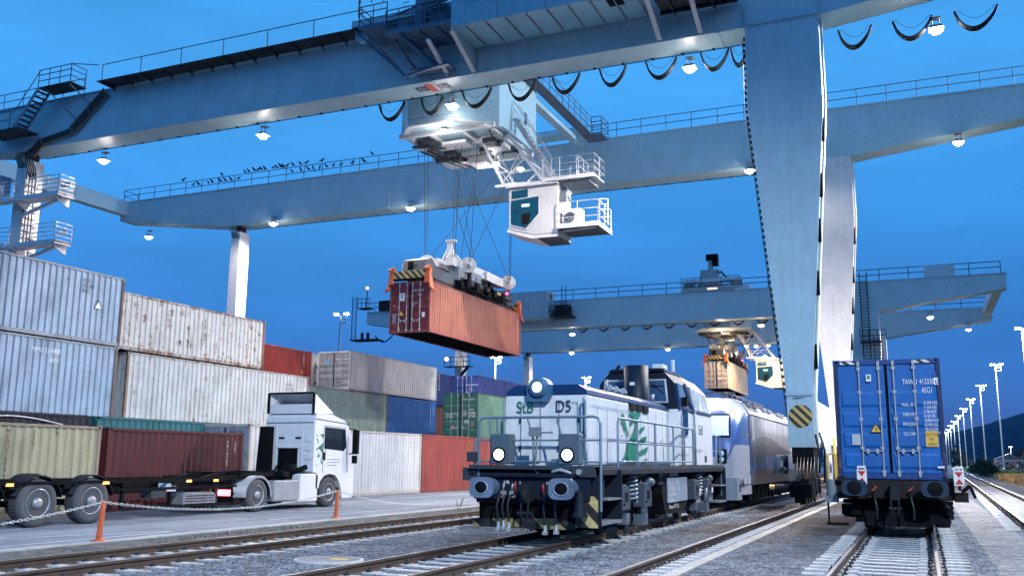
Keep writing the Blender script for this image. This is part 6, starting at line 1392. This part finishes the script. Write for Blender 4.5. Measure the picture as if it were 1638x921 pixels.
# plough with hazard stripes, corner steps
b = MB(); b.prism([(LX + .98, .46), (LX + 1.45, .46), (LX + 1.45, 1.08), (LX + .98, 1.08)], 'y', 18.34, 18.38); LP(b, 'hazard_panel', stripes('plough_stripes', (.6, .48, .2), (.008, .008, .01), .34, 45))
b = MB(); b.prism([(LX - 1.35, .40), (LX + .96, .40), (LX + .96, .52), (LX + .6, .62), (LX - 1.35, .56)], 'y', 18.40, 18.44); LP(b, 'plough', stripes('plough_stripes_low', (.32, .25, .09), (.006, .006, .008), .62, 50))
b = MB(); b.box(LX - 1.25, 18.5, .4, LX + 1.25, 18.6, .95); b.lathe((LX + 1.12, 18.2, .68), (0, 0, 1), [(.18, 0), (.12, .1), (.08, .5)], 12, 1); LP(b, 'rail_guard', [M_black, M_lframe])
b = MB(); b.box(LX + 1.0, 18.5, .50, LX + 1.5, 19.9, .56, 1); b.box(LX + 1.0, 18.9, .98, LX + 1.5, 19.9, 1.02, 1); b.box(LX + 1.0, 18.45, .56, LX + 1.04, 19.9, 1.6, 0); b.box(LX + 1.0, 19.86, .56, LX + 1.5, 19.9, 1.6, 0); b.box(LX + 1.04, 18.42, .5, LX + 1.5, 18.46, 1.5, 0); b.box(LX + 1.04, 18.47, 1.02, LX + 1.1, 19.86, 1.6, 2)
LP(b, 'corner_step', [M_lframe, M_mgrey, M_dgrey])
b = MB(); b.box(LX + 1.0, 31.0, .5, LX + 1.45, 32.0, .56, 1); b.box(LX + 1.0, 31.0, 1.02, LX + 1.45, 32.0, 1.06, 1); b.box(LX + 1.0, 31.96, .5, LX + 1.45, 32.0, 1.6); b.box(LX - 1.3, 31.9, .95, LX + 1.3, 32.1, 1.6); LP(b, 'corner_step', [M_lframe, M_mgrey])
for x in (-.88, .88):
    b = MB(); b.lathe((LX + x, 32.1, 1.23), (0, 1, 0), [(.18, 0), (.15, .3), (.11, .5), (.26, .52), (.26, .58)], 18); LP(b, 'buffer', M_buf)
# underframe, wheels, springs, axle boxes, tank
b = MB(); b.box(LX - .95, 19.0, .75, LX + .95, 32, 1.58); b.box(LX - 1.1, 20.2, .55, LX + 1.1, 23.0, .9)
LP(b, 'underframe', M_black)
for y in (20.7, 22.55, 28.0, 29.85):
    for s in (-1, 1):
        b = MB(); b.lathe((LX + s * .70, y, .60), (s, 0, 0), [(.47, -.03), (.45, 0), (.43, .10), (.40, .12), (.36, .09), (.15, .08), (.14, .16), (.001, .17)], 28); LP(b, 'wheel', M_steel)
    b = MB(); x = LX + 1.02; b.prism([(y - .42, .72), (y + .30, .72), (y + .30, 1.05), (y + .12, 1.24), (y - .30, 1.26), (y - .42, 1.1)], 'x', x, x + .34, 0); b.prism([(y - .32, 1.265), (y + .14, 1.245), (y + .14, 1.26), (y - .32, 1.28)], 'x', x + .03, x + .3, 1); b.box(x + .341, y - .1, .9, x + .355, y + .1, 1.1, 2); b.tube((x + .34, y - .2, .84), (x + .36, y - .2, .84), .03, 8, 2); LP(b, 'axle_box', [paint('axle_grey', (.07, .095, .135), .4, .2), M_galv, M_black])
for y in (21.75, 28.9):
    for dy in (0,):
        b = MB(); n = 80; b.path([(LX + 1.15 + .15 * math.cos(i * .55), y + .15 * math.sin(i * .55), .85 + i * .0085) for i in range(n)], .032, 6); LP(b, 'spring', paint('spring_grey', (.25, .3, .38), .4, .3, .3))
    b = MB(); b.tube((LX + 1.2, y + .55, .6), (LX + 1.2, y + .55, 1.5), .07, 8); b.tube((LX + 1.3, y + .45, .4), (LX + 1.3, y + .5, 1.0), .06, 8, 1); b.box(LX + 1.1, y + .35, .3, LX + 1.35, y + .75, .55, 1); b.tube((LX + 1.3, y + .8, .32), (LX + 1.3, y + .65, .9), .05, 8, 1); b.box(LX + 1.05, y - .5, 1.42, LX + 1.3, y + .9, 1.5, 0); b.lathe((LX + 1.25, y + 1.0, 1.28), (0, 1, 0), [(.09, 0), (.14, .08), (.14, .2), (.09, .3), (.09, .55)], 12, 1); b.box(LX + 1.12, y - .95, .38, LX + 1.3, y - .6, .62, 1); b.tube((LX + 1.25, y - .8, .2), (LX + 1.25, y - .7, .6), .06, 8, 0)
    ALL(LP, b, 'brake_rigging', [M_dgrey, paint('rig_grey', (.13, .17, .23), .45, .3, .4)])
b = MB(); b.prism([(24.3, .95), (24.6, .42), (26.7, .42), (27.2, .72), (27.2, 1.2), (24.3, 1.2)], 'x', LX - 1.25, LX + 1.25, 0); b.box(LX + .95, 24.2, 1.2, LX + 1.2, 25.2, 1.58, 1); b.beam((LX + 1.2, 24.1, 1.55), (LX + 1.2, 24.4, 1.42), .05, .08, 2); b.box(LX + 1.15, 25.3, 1.4, LX + 1.22, 26.2, 1.5, 2); b.box(LX + 1.12, 25.2, 1.2, LX + 1.2, 25.3, 1.6, 1); b.box(LX + 1.12, 26.2, 1.2, LX + 1.2, 26.3, 1.6, 1)
LP(b, 'fuel_tank', [M_black, M_dgrey, M_galv])
b = MB(); b.box(LX + 1.26, 24.75, .72, LX + 1.29, 27.0, 1.36); pl_ = LP(b, 'data_panel', paint('panel_grey', (.28, .35, .45), .4))
ltext('STB   D5     DIESEL\n D 75 BB-SE       60 t\nD-LHM 90 80\nMax. 80 km/h     4\nBremse  G P  52 t', (LX + 1.294, 24.85, 1.18), (0, 1, 0), (0, 0, 1), .155, M_inkw, sx=.95)
b = MB(); b.box(LX + 1.30, 28.35, .8, LX + 1.33, 28.6, 1.0); b.box(LX + 1.36, 30.05, .85, LX + 1.38, 30.2, 1.0); LP(b, 'data_plate', M_paper)

# ------------------------------------------------------------------ electric locomotive
eloc = thing('electric_locomotive', (LX, 45, .17), 'blue nosed electric locomotive with grey streaked sides coupled behind the shunter', 'locomotive')
def EP(b, name, mats, **kw): return lower(b.out(name, mats, **kw), eloc)
M_eblue = paint('eloco_blue', (.04, .10, .30), .3, .1, .06, .05)
M_ewht = paint('eloco_silver', (.36, .39, .46), .3, .1, .12, .1)
def side_mat():
    m, nt_, bs = base_mat('eloco_side')
    tc_ = nn(nt_, 'ShaderNodeTexCoord'); sx = nn(nt_, 'ShaderNodeSeparateXYZ'); nt_.links.new(tc_.outputs['Object'], sx.inputs[0])
    wv = math2(nt_, 'MULTIPLY', math2(nt_, 'SINE', math2(nt_, 'MULTIPLY', sx.outputs[1], .42), 0), .25)
    zz = math2(nt_, 'ADD', sx.outputs[2], wv)
    c = mixc(nt_, maprange(nt_, zz, 2.60, 2.62, 0, 1), (.085, .085, .12), (.30, .32, .38))
    c = mixc(nt_, maprange(nt_, math2(nt_, 'ADD', zz, math2(nt_, 'MULTIPLY', sx.outputs[1], -.05)), -.25, -.24, 0, 1), (.07, .12, .30), c)
    c = mixc(nt_, maprange(nt_, sx.outputs[2], 1.50, 1.51, 1, 0), c, (.10, .07, .065))
    v_ = coords(nt_, (1, 1.6, .18), False); n_ = noise(nt_, v_, 1.1, 5)
    c = mixc(nt_, maprange(nt_, n_, .48, .62, 0, .6), c, (.09, .085, .10))
    nt_.links.new(c, bs.inputs['Base Color']); bs.inputs['Roughness'].default_value = .3
    return m
def ering(y, w_, zb_, zs, zt_):
    r = [(w_, zb_), (w_, zs * .5 + zb_ * .5), (w_, zs), (w_ - .06, zs + .22 * (zt_ - zs)), (w_ - .28, zs + .62 * (zt_ - zs)), (w_ - .7, zs + .93 * (zt_ - zs)), (0, zt_)]
    r = r + [(-x, z) for x, z in r[-2::-1]]
    return [(LX + x, y, z) for x, z in r]
secs = [(34.50, .95, .85, 1.8, 2.05), (34.53, 1.08, .78, 2.0, 2.35), (34.60, 1.18, .72, 2.2, 2.65), (34.72, 1.25, .68, 2.42, 2.95), (34.88, 1.31, .65, 2.65, 3.25), (35.08, 1.36, .63, 2.88, 3.52), (35.32, 1.40, .62, 3.08, 3.76), (35.62, 1.435, .62, 3.26, 3.96), (35.98, 1.46, .62, 3.4, 4.11), (36.4, 1.48, .62, 3.5, 4.21), (36.9, 1.49, .62, 3.56, 4.27)]
def nring(y, w_, zb_, zs, zt_):
    z2 = min(2.42, zs - .06); z3 = max(z2 + .02, min(3.25, zs - .02))
    r = [(w_, zb_), (w_, z2), (w_, z3), (w_, zs), (w_ - .06, zs + .22 * (zt_ - zs)), (w_ - .28, zs + .62 * (zt_ - zs)), (w_ - .7, zs + .93 * (zt_ - zs)), (0, zt_)]
    r = r + [(-x, z) for x, z in r[-2::-1]]
    return [(LX + x, y, z) for x, z in r]
R_ = [nring(*s_) for s_ in secs]; n = len(R_[0]); b = MB(); vs = [p for r_ in R_ for p in r_]; fs, ms = [], []
for i in range(len(R_) - 1):
    for j in range(n - 1):
        jj = min(j, n - 2 - j)
        fs.append((i * n + j, (i + 1) * n + j, (i + 1) * n + j + 1, i * n + j + 1)); ms.append(1 if jj == 0 else (2 if jj > 3 and i > 5 else 0))
b.rawm(vs, fs, ms, True)
b.raw(vs, [tuple(range(n))], 1)
EP(b, 'nose', [M_eblue, M_ewht, paint('eloco_lavender', (.25, .31, .46), .35, .2, .1)])
RB = [ering(y, 1.5, .95, 3.6, 4.3) for y in (36.92, 53.0)]; n = len(RB[0]); b = MB(); vs = RB[0] + RB[1]
for j in range(n - 1): b.raw(vs, [(j, n + j, n + j + 1, j + 1)], 1 if 2 <= j <= n - 4 else 0, j > 1)
b.raw(vs, [tuple(range(n)), tuple(range(n, 2 * n))[::-1]], 0)
o = b.out('body_side', [side_mat(), paint('eloco_roof', (.38, .39, .44), .35, .2, .15)], eloc); o.location = -eloc.location
b = MB(); xs2 = LX + 1.503
b.box(xs2 - .01, 36.75, .95, xs2 + .012, 37.15, 3.55, 0); b.box(xs2, 37.18, 1.5, xs2 + .01, 37.24, 3.4, 1); b.box(xs2, 36.95, 3.59, xs2 + .015, 53, 3.63, 1)
EP(b, 'door', [paint('eloco_navy', (.03, .07, .22), .3), M_black])
b = MB(); b.face([(LX + 1.465, 35.95, 2.75), (LX + 1.495, 36.6, 2.72), (LX + 1.47, 36.6, 3.42), (LX + 1.40, 36.05, 3.3)]); EP(b, 'side_window', M_glass)
def nose_y(x, z):
    prev = None
    for r_, s_ in zip(R_, secs):
        h_ = None
        pts_ = [(p[0] - LX, p[2]) for p in r_[3:8]]
        for (xa, za), (xb, zb_) in zip(pts_[:-1], pts_[1:]):
            if xb - 1e-6 <= abs(x) <= xa + 1e-6: h_ = za + (zb_ - za) * ((xa - abs(x)) / max(1e-6, xa - xb))
        if h_ is not None:
            if h_ >= z: return s_[0] if prev is None else prev[0] + (s_[0] - prev[0]) * (z - prev[1]) / max(1e-6, h_ - prev[1])
            prev = (s_[0], h_)
    return 36.5
b = MB(); gx, gz = 12, 6; vs = []
for k in range(gz + 1):
    for i in range(gx + 1): x = (-1.12 + 2.24 * i / gx) * (1 - .06 * k / gz); z = 2.72 + .80 * k / gz; vs.append((LX + x, nose_y(x, z) - .035, z))
b.raw(vs, [(k * (gx + 1) + i, k * (gx + 1) + i + 1, (k + 1) * (gx + 1) + i + 1, (k + 1) * (gx + 1) + i) for k in range(gz) for i in range(gx)], 0, True)
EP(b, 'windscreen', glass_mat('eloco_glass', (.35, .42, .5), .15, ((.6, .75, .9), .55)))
b = MB(); edge = [vs[i] for i in range(gx + 1)] + [vs[k * (gx + 1) + gx] for k in range(1, gz + 1)] + [vs[gz * (gx + 1) + i] for i in range(gx - 1, -1, -1)] + [vs[k * (gx + 1)] for k in range(gz - 1, 0, -1)]
b.path([(x, y - .01, z) for x, y, z in edge], .035, 5, 0, True); EP(b, 'windscreen_seal', M_black)
for s in (-1, 1):
    b = MB(); b.box(LX + s * .86 - .17, 34.44, 1.75, LX + s * .86 + .17, 34.53, 2.25); EP(b, 'headlight', M_black)
    b = MB(); b.lathe((LX + s * .86, 34.44, 2.1), (0, -1, 0), [(.1, 0), (.1, .01), (.001, .012)], 14); b.lathe((LX + s * .86, 34.44, 1.88), (0, -1, 0), [(.09, 0), (.09, .01), (.001, .012)], 14); EP(b, 'headlight_lens', plain('lens_pale', (.5, .7, .8), .1))
b = MB(); b.box(xs2 - .02, 35.2, 1.0, xs2 + .005, 36.7, 1.25); EP(b, 'cab_skirt', M_ewht)
b = MB()
for y in (37.6, 39.0, 41.5, 43.0, 46, 47.3): b.box(LX + .9, y, 3.98, LX + 1.34, y + 1.0, 4.12)
ALL(EP, b, 'roof_vent', M_mgrey)
b = MB(); b.beam((LX - .6, 37, 4.5), (LX + .6, 42, 4.62), .04, .04)
for y in (37.2, 38.4, 39.6, 41, 42.5, 44, 45.5, 47): b.tube((LX + .5, y, 4.2), (LX + .5, y, 4.5), .07, 8); b.tube((LX - .5, y, 4.2), (LX - .5, y, 4.5), .07, 8)
b.tube((LX + .5, 37.2, 4.5), (LX + .5, 47, 4.5), .035, 6); b.beam((LX - .8, 38, 4.55), (LX + .8, 38, 4.55), .08, .05); b.beam((LX + .7, 38, 4.5), (LX + .4, 41, 4.45), .05, .05); b.beam((LX - .7, 38, 4.5), (LX - .4, 41, 4.45), .05, .05); b.box(LX + .75, 40.5, 4.1, LX + 1.1, 46, 4.22)
EP(b, 'pantograph', paint('roof_gear', (.12, .12, .15), .4, .4))
b = MB(); b.box(LX - 1.3, 35.5, .55, LX + 1.3, 52.5, .95, 0)
for y in (38, 40.6, 47.5, 50): b.lathe((LX + .75, y, .72), (1, 0, 0), [(.55, -.1), (.55, .05), (.3, .08), (.001, .1)], 22, 0)
for k in range(14): b.box(LX + 1.1, 37.3 + k * 1.05, .35, LX + 1.32, 37.9 + k * 1.05, .9, 0)
EP(b, 'bogie', M_black)
b = MB(); b.box(LX - 1.35, 34.5, .45, LX + 1.38, 35.4, 1.25); b.box(LX + 1.385, 34.9, .75, LX + 1.39, 35.1, 1.0, 1); EP(b, 'skirt', [paint('eloco_skirt', (.25, .29, .36), .4), M_black])
o = text(eloc, 'TRANSPORT', (xs2 + .012, 40.6, 2.2), (0, 1, 0), (0, 0, 1), .55, paint('side_mark', (.30, .31, .36), .4), sx=1.1); o.location = -eloc.location

# ------------------------------------------------------------------ wagon with the blue container
WX = -.64
wag = thing('container_wagon', (WX, 30, .17), 'dark flat container wagon carrying the blue container marked TAWU', 'wagon')
def WP(b, name, mats, **kw): return lower(b.out(name, mats, **kw), wag)
M_wag = paint('wagon_brown', (.022, .018, .019), .75, 0, .3, .2, .2, spec=.2)
b = MB(); b.box(WX - 1.3, 24.5, .95, WX + 1.3, 24.62, 1.40); b.box(WX - .62, 24.44, .98, WX + .62, 24.5, 1.36)
for i in range(4): 
    for j in range(3): b.tube((WX + .35 + i * .06, 24.44, 1.05 + j * .11), (WX + .35 + i * .06, 24.42, 1.05 + j * .11), .015, 5)
for s in (-1, 1): b.box(WX + s * 1.05 - .09, 24.6, 1.0, WX + s * 1.05 + .09, 44, 1.38); b.box(WX + s * 1.18 - .1, 24.36, 1.36, WX + s * 1.18 + .1, 24.5, 1.46)
for y in range(25, 44, 2): b.box(WX - 1.05, y, 1.05, WX + 1.05, y + .15, 1.3)
b.box(WX + 1.28, 24.45, .92, WX + 1.58, 24.55, 1.14)
WP(b, 'frame', M_wag)
for x in (-.88, .88):
    b = MB(); b.lathe((WX + x, 24.5, 1.22), (0, -1, 0), [(.17, 0), (.17, .2), (.12, .24), (.12, .42)], 18); P = []
    for i in range(28): a = 2 * pi * i / 28; c, s_ = math.cos(a), math.sin(a); P.append((WX + x + .29 * math.copysign(abs(c) ** .6, c), 1.22 + .19 * math.copysign(abs(s_) ** .6, s_)))
    b.prism(P, 'y', 24.03, 24.09, 1); b.lathe((WX + x, 24.03, 1.22), (0, -1, 0), [(.17, 0), (.15, .01), (.001, .012)], 20, 0)
    WP(b, 'buffer', [M_black, paint('buffer_face2', (.03, .055, .10), .35, .3, .5)])
b = MB(); b.prism([(WX - .07, .95), (WX + .07, .95), (WX + .09, 1.3), (WX - .09, 1.3)], 'y', 24.15, 24.44)
for s in (-1, 1): b.path([(WX + s * .08, 24.2, 1.15), (WX + s * .09, 24.12, .8), (WX + s * .05, 24.15, .6)], .025, 6)
b.tube((WX - .14, 24.14, .75), (WX + .14, 24.14, .75), .04, 8)
WP(b, 'coupling', M_steel)
for x in (-.45, .35):
    b = MB(); b.path([(WX + x, 24.4, 1.1), (WX + x, 24.25, 1.0), (WX + x + .05, 24.2, .75), (WX + x + .04, 24.25, .5)], .028, 6); b.tube((WX + x - .04, 24.3, 1.15), (WX + x + .06, 24.28, 1.25), .025, 6, 1); WP(b, 'brake_hose', [M_cable, plain('hose_red', (.35, .08, .09), .5)])
for y in (26.2, 28.0, 40.0, 41.8):
    for s in (-1, 1):
        b = MB(); b.lathe((WX + s * .70, y, .62), (s, 0, 0), [(.48, -.04), (.46, 0), (.45, .1), (.38, .11), (.3, .08), (.001, .08)], 28); WP(b, 'wheel', M_steel)
        b = MB(); b.box(WX + s * 1.0 - .1, y - .5, .45, WX + s * 1.0 + .1, y + .5, .95); b.lathe((WX + s * 1.16, y - .25, .45), (0, 0, 1), [(.13, 0), (.13, .08), (.1, .1), (.13, .12), (.13, .2), (.1, .22), (.13, .24), (.13, .32), (.1, .34), (.13, .36), (.13, .44)], 14); WP(b, 'axle_box', M_black)
b = MB(); b.box(WX - .95, 25, .38, WX + .95, 29.2, .9); b.box(WX - .7, 24.9, .3, WX + .7, 25.2, .75); b.box(WX - 1.25, 24.9, .55, WX - .7, 26.2, .8); b.box(WX - 1.6, 24.7, .30, WX - 1.1, 24.9, .36); b.tube((WX - 1.55, 24.8, .3), (WX - 1.55, 24.8, 1.2), .025, 6); b.box(WX - 1.0, 38, .38, WX + 1.0, 43, .9)
ALL(WP, b, 'bogie_frame', M_black)
b = MB(); b.lathe((WX + 1.0, 25.2, .42), (0, .15, 1), [(.16, -.12), (.2, 0), (.2, .08), (.16, .1), (.2, .12), (.2, .2), (.16, .22), (.2, .24), (.2, .32), (.15, .4)], 16); WP(b, 'suspension', M_black)
b = MB(); b.path([(WX - 1.5, 24.6, .9), (WX - 1.5, 24.6, 1.98), (WX - 1.38, 24.6, 2.02), (WX - 1.3, 24.6, 1.98), (WX - 1.3, 24.6, 1.35), (WX - 1.5, 24.6, 1.35)], .03, 6, 0); b.lathe((WX - 1.42, 24.6, .95), (0, 0, 1), [(.12, 0), (.14, .1), (.12, .45)], 12, 1); b.box(WX - 1.6, 24.5, .85, WX - 1.28, 24.7, 1.0, 1); WP(b, 'shunter_handle', [M_yel, M_mgrey])
b = MB(); b.beam((WX + 1.45, 24.4, 1.15), (WX + 1.62, 24.36, 1.3), .06, .08); b.beam((WX + 1.62, 24.36, 1.3), (WX + 1.72, 24.34, 1.02), .06, .06); WP(b, 'hook', M_black)
for x in (WX - .70, WX + 1.40):
    t = thing('tail_signal', (x, 24.2, 1.28), 'small white board with two red triangles hanging %s of the wagon end' % ('under the middle' if x < WX else 'at the outer edge'), 'signal board')
    b = MB(); b.box(-.11, -.02, .02, .11, .0, .36); b.path([(-.09, -.01, .36), (-.09, -.01, .44), (.09, -.01, .44), (.09, -.01, .36)], .016, 5); b.box(-.09, -.016, .40, .09, -.006, .44); b.out('board', M_paper, t)
    for q in ([(-.09, .33), (.09, .33), (0, .20)], [(-.09, .05), (.09, .05), (0, .18)]):
        b = MB(); b.prism(q, 'y', -.026, -.021); b.out('red_triangle', M_red, t)
    b = MB(); b.box(-.03, -.02, -.08, .03, .06, .02); b.out('bracket', M_black, t)
container('wag', WX + 1.18, 24.62, 1.41, 13.7, 2.9, (.004, .115, .41), 'bright blue container marked TAWU 413330 with closed doors, on a dark rail wagon', rust=.03, dirt=.12, hazard=True, frame_c=(.005, .05, .22), post_c=(.003, .02, .09), dsx=.60,
          texts=[('door', 'TAWU', .36, 2.27, .185), ('door', '413330', .74, 2.27, .185), ('door', '45G1', .78, 2.06, .185), ('door', 'MAX. WT.\n\nTARE WT.\n\nPAYLOAD\n\nCU. CAP.', .32, 1.74, .115),
                 ('door', '32.500 KGS\n71.650 LBS\n3.700 KGS\n8.160 LBS\n28.800 KGS\n63.490 LBS\n76.3 CU.M\n2.693 CU.FT', .80, 1.79, .105)])
blue = LAST[-1]; hl2 = -13.7 / 2
def bd(x0, z0, x1, z1, m_, name, dy=.006): return decal(blue, [(x0, hl2 - dy, z0), (x1, hl2 - dy, z0), (x1, hl2 - dy, z1), (x0, hl2 - dy, z1)], m_, name)
bd(.80, .78, 1.07, 1.15, M_ylabel, 'caution_sign')
for k, s_ in enumerate(('CAUTION', "9'6\"", 'HIGH')):
    o = text(blue, s_, (.935, hl2 - .010, 1.035 - k * .115), (1, 0, 0), (0, 0, 1), .105, M_ink, align='CENTER', sx=.72)
bd(1.11 - .045, 2.25, 1.11 + .045, 2.42, M_inkw, 'check_box'); text(blue, '6', (1.085, hl2 - .011, 2.265), (1, 0, 0), (0, 0, 1), .18, plain('check_blue', (.01, .07, .32), .5), sx=.8)
decal(blue, [(-.44, hl2 - .03, 1.12), (-.16, hl2 - .03, 1.12), (-.30, hl2 - .03, 1.34)], M_ink, 'warning_sign'); decal(blue, [(-.41, hl2 - .034, 1.135), (-.19, hl2 - .034, 1.135), (-.30, hl2 - .034, 1.31)], M_ylabel, 'warning_sign'); decal(blue, [(-.31, hl2 - .038, 1.17), (-.27, hl2 - .038, 1.17), (-.30, hl2 - .038, 1.26)], M_ink, 'warning_sign')
bd(-.86, .82, -.66, 1.08, plain('plate_grey', (.38, .43, .5), .5), 'data_plate', .03); bd(-.46, 2.36, -.34, 2.53, M_paper, 'small_sticker', .03); bd(-.43, 2.42, -.37, 2.5, M_inkg, 'small_sticker', .034); bd(1.02, .28, 1.16, .33, M_paper, 'small_sticker', .04)

# ------------------------------------------------------------------ lighting masts
def mast(x, y, h, label, group, pw=0, sc=1., lens=M_lensb, col_=(.88, .95, 1)):
    t = thing('light_mast', (x, y, 0), label, 'light mast', group)
    b = MB(); b.tube((0, 0, -.1), (0, 0, h - .5), .28 * sc, 8, 0, .14 * sc); b.lathe((0, 0, 0), (0, 0, 1), [(.55 * sc, 0), (.55 * sc, .8), (.3 * sc, 1)], 12); b.out('pole', M_galv, t)
    if y > 200: lamp('POINT', (x - .6, y - 4, h - 1.5), 26000, col_, rad=.4)
    b = MB(); w2 = 1.3 * sc
    for z in (h - 1.7 * sc, h - .9 * sc, h - .1): b.tube((.1, -.3, z), (.1 + w2, -.3, z), .05 * sc, 5); b.tube((.1, .3, z), (.1 + w2, .3, z), .05 * sc, 5)
    for xx in (.1, .1 + w2): b.tube((xx, -.3, h - 1.7 * sc), (xx, -.3, h), .05 * sc, 5); b.tube((xx, .3, h - 1.7 * sc), (xx, .3, h), .05 * sc, 5)
    b.box(.1, -.3, h - 1.75 * sc, .1 + w2, .3, h - 1.7 * sc); b.beam((-1.2 * sc, 0, h), (1.9 * sc, 0, h), .12 * sc, .12 * sc); b.out('basket', M_galv, t)
    for xx in (-1.15, -.5, 1.2, 1.85):
        b = MB(); b.cbox((xx * sc, -.1, h + .12), (.5 * sc, .4 * sc, .3 * sc)); f_ = b.out('floodlight', M_lampbody, t)
        b = MB(); b.cbox((xx * sc, -.32 * sc, h + .06), (.42 * sc, .06, .26 * sc)); b.cbox((xx * sc, -.1, h + .12 - .18 * sc), (.4 * sc, .3 * sc, .05)); b.out('lens', lens, f_)
    if pw:
        if y < 0: l = lamp('SPOT', (x - 1.2, y + .4, h - .1), pw, col_, rot=(-.53 * .80, .85 * .80, -.60), size=R(56), rad=.3, blend=.75)
        else: l = lamp('SPOT', (x - 1.2, y - .4, h - .1), pw, col_, rot=(-.76, -.36, -.55), size=R(92), rad=.35, blend=.7)
    return t
nth = ['nearest', 'second', 'third', 'fourth', 'fifth', 'sixth', 'seventh', 'eighth', 'ninth']
mx = 21.1
mast(mx, 221, 30, 'tall light mast cut by the picture edge, before the row of lit masts', 'light masts in a row beside the tracks')
for k in range(9):
    mast(mx, 300 + 79 * k, 30, 'tall lit light mast, %s of the receding row beside the curving track' % ('the tallest' if k == 0 else nth[k] + ' from the camera'), 'light masts in a row beside the tracks', sc=1.0)
mast(mx, -16, 30, 'light mast of the same row standing behind the camera, outside the picture', 'light masts in a row beside the tracks', MP0)
mast(mx, 63, 30, 'light mast of the same row standing just outside the picture beside the tracks', 'light masts in a row beside the tracks', MP1)
for (px, lab, x, y, h) in ((1602, 'tiny distant lit mast low above the dark trees at the foot of the hill', 47., 610., 12.), (543, 'lit light mast with a square basket behind the light grey container', -104.5, 154.8, 30.), (793, 'small lit light mast seen under the hanging rust red container', -107.8, 237., 30.), (937, 'small lit light mast above the roof of the shunting locomotive', -104.7, 305.4, 30.)):
    mast(x, y, h, lab, None, sc=1.0 if h > 20 else .45)

# ------------------------------------------------------------------ birds on the far girder
M_bird = plain('bird_black', (.008, .008, .012), .6)
def bird_mesh():
    b = MB(); secs_ = [(-.20, .004, .10), (-.12, .02, .115), (-.05, .055, .15), (.02, .07, .20), (.08, .06, .26), (.115, .04, .31), (.14, .042, .345), (.17, .035, .36), (.195, .012, .355), (.235, .003, .345)]
    n_ = 8; vs = []
    for y, r_, z in secs_:
        for i in range(n_): a = 2 * pi * i / n_; vs.append((r_ * math.cos(a), y + r_ * .5 * math.sin(a) * -1, z + r_ * math.sin(a)))
    for k in range(len(secs_) - 1): b.raw(vs, [(k * n_ + i, k * n_ + (i + 1) % n_, (k + 1) * n_ + (i + 1) % n_, (k + 1) * n_ + i) for i in range(n_)], 0, True)
    b.face([(-.035, -.18, .10), (.035, -.18, .10), (.05, -.34, .01), (-.05, -.34, .01)])
    for s in (-1, 1): b.tube((s * .025, .02, .16), (s * .03, .04, .0), .008, 4); b.face([(s * .06, .08, .26), (s * .075, .0, .2), (s * .05, -.22, .08), (s * .045, -.05, .22)])
    return b.out('bird', M_bird)
b0 = bird_mesh(); first = True
BX = [(292, 1), (309, 0), (317, 0), (333, 0), (339, 0), (352, 0), (354, 1), (360, 0), (369, 0), (381, 0), (391, 1), (397, 1), (406, 1), (412, 1), (417, 1), (423, 1), (436, 1), (442, 1), (448, 1), (450, 1), (453, 1), (458, 1), (467, 0), (468, 1), (480, 1), (481, 0), (489, 1), (493, 0), (501, 0), (511, 0), (514, 1), (522, 0), (533, 0), (545, 0), (564, 0), (582, 0), (595, 1), (563, 0)]
def px_x(px):     # point on the rear girder railing plane for an image column
    for i in range(2): pass
    y = YB + .06; py = 300 - (px - 300) * .127 + 2
    d = V((px - CX, py - CY, F)); return d.dot(Xv) / d.dot(Yv) * y
for px, top_ in BX:
    o = b0 if first else b0.copy()
    if not first: COL.objects.link(o)
    first = False
    zt_ = zt1 + .2 + .07 + 1.1 * (1 if top_ else .52) + .03
    o.location = (px_x(px), YB + .06, zt_); o.rotation_euler = (0, 0, random.choice((R(random.uniform(-40, 40)), R(180 + random.uniform(-60, 60)), R(random.uniform(60, 120))))); s_ = random.uniform(.95, 1.25); o.scale = (s_, s_, s_)
    tag(o, 'black bird perched on the top rail of the far girder' if top_ else 'black bird sitting on the lower rail of the far girder', 'bird', 'birds on the top rail' if top_ else 'birds on the lower rail')
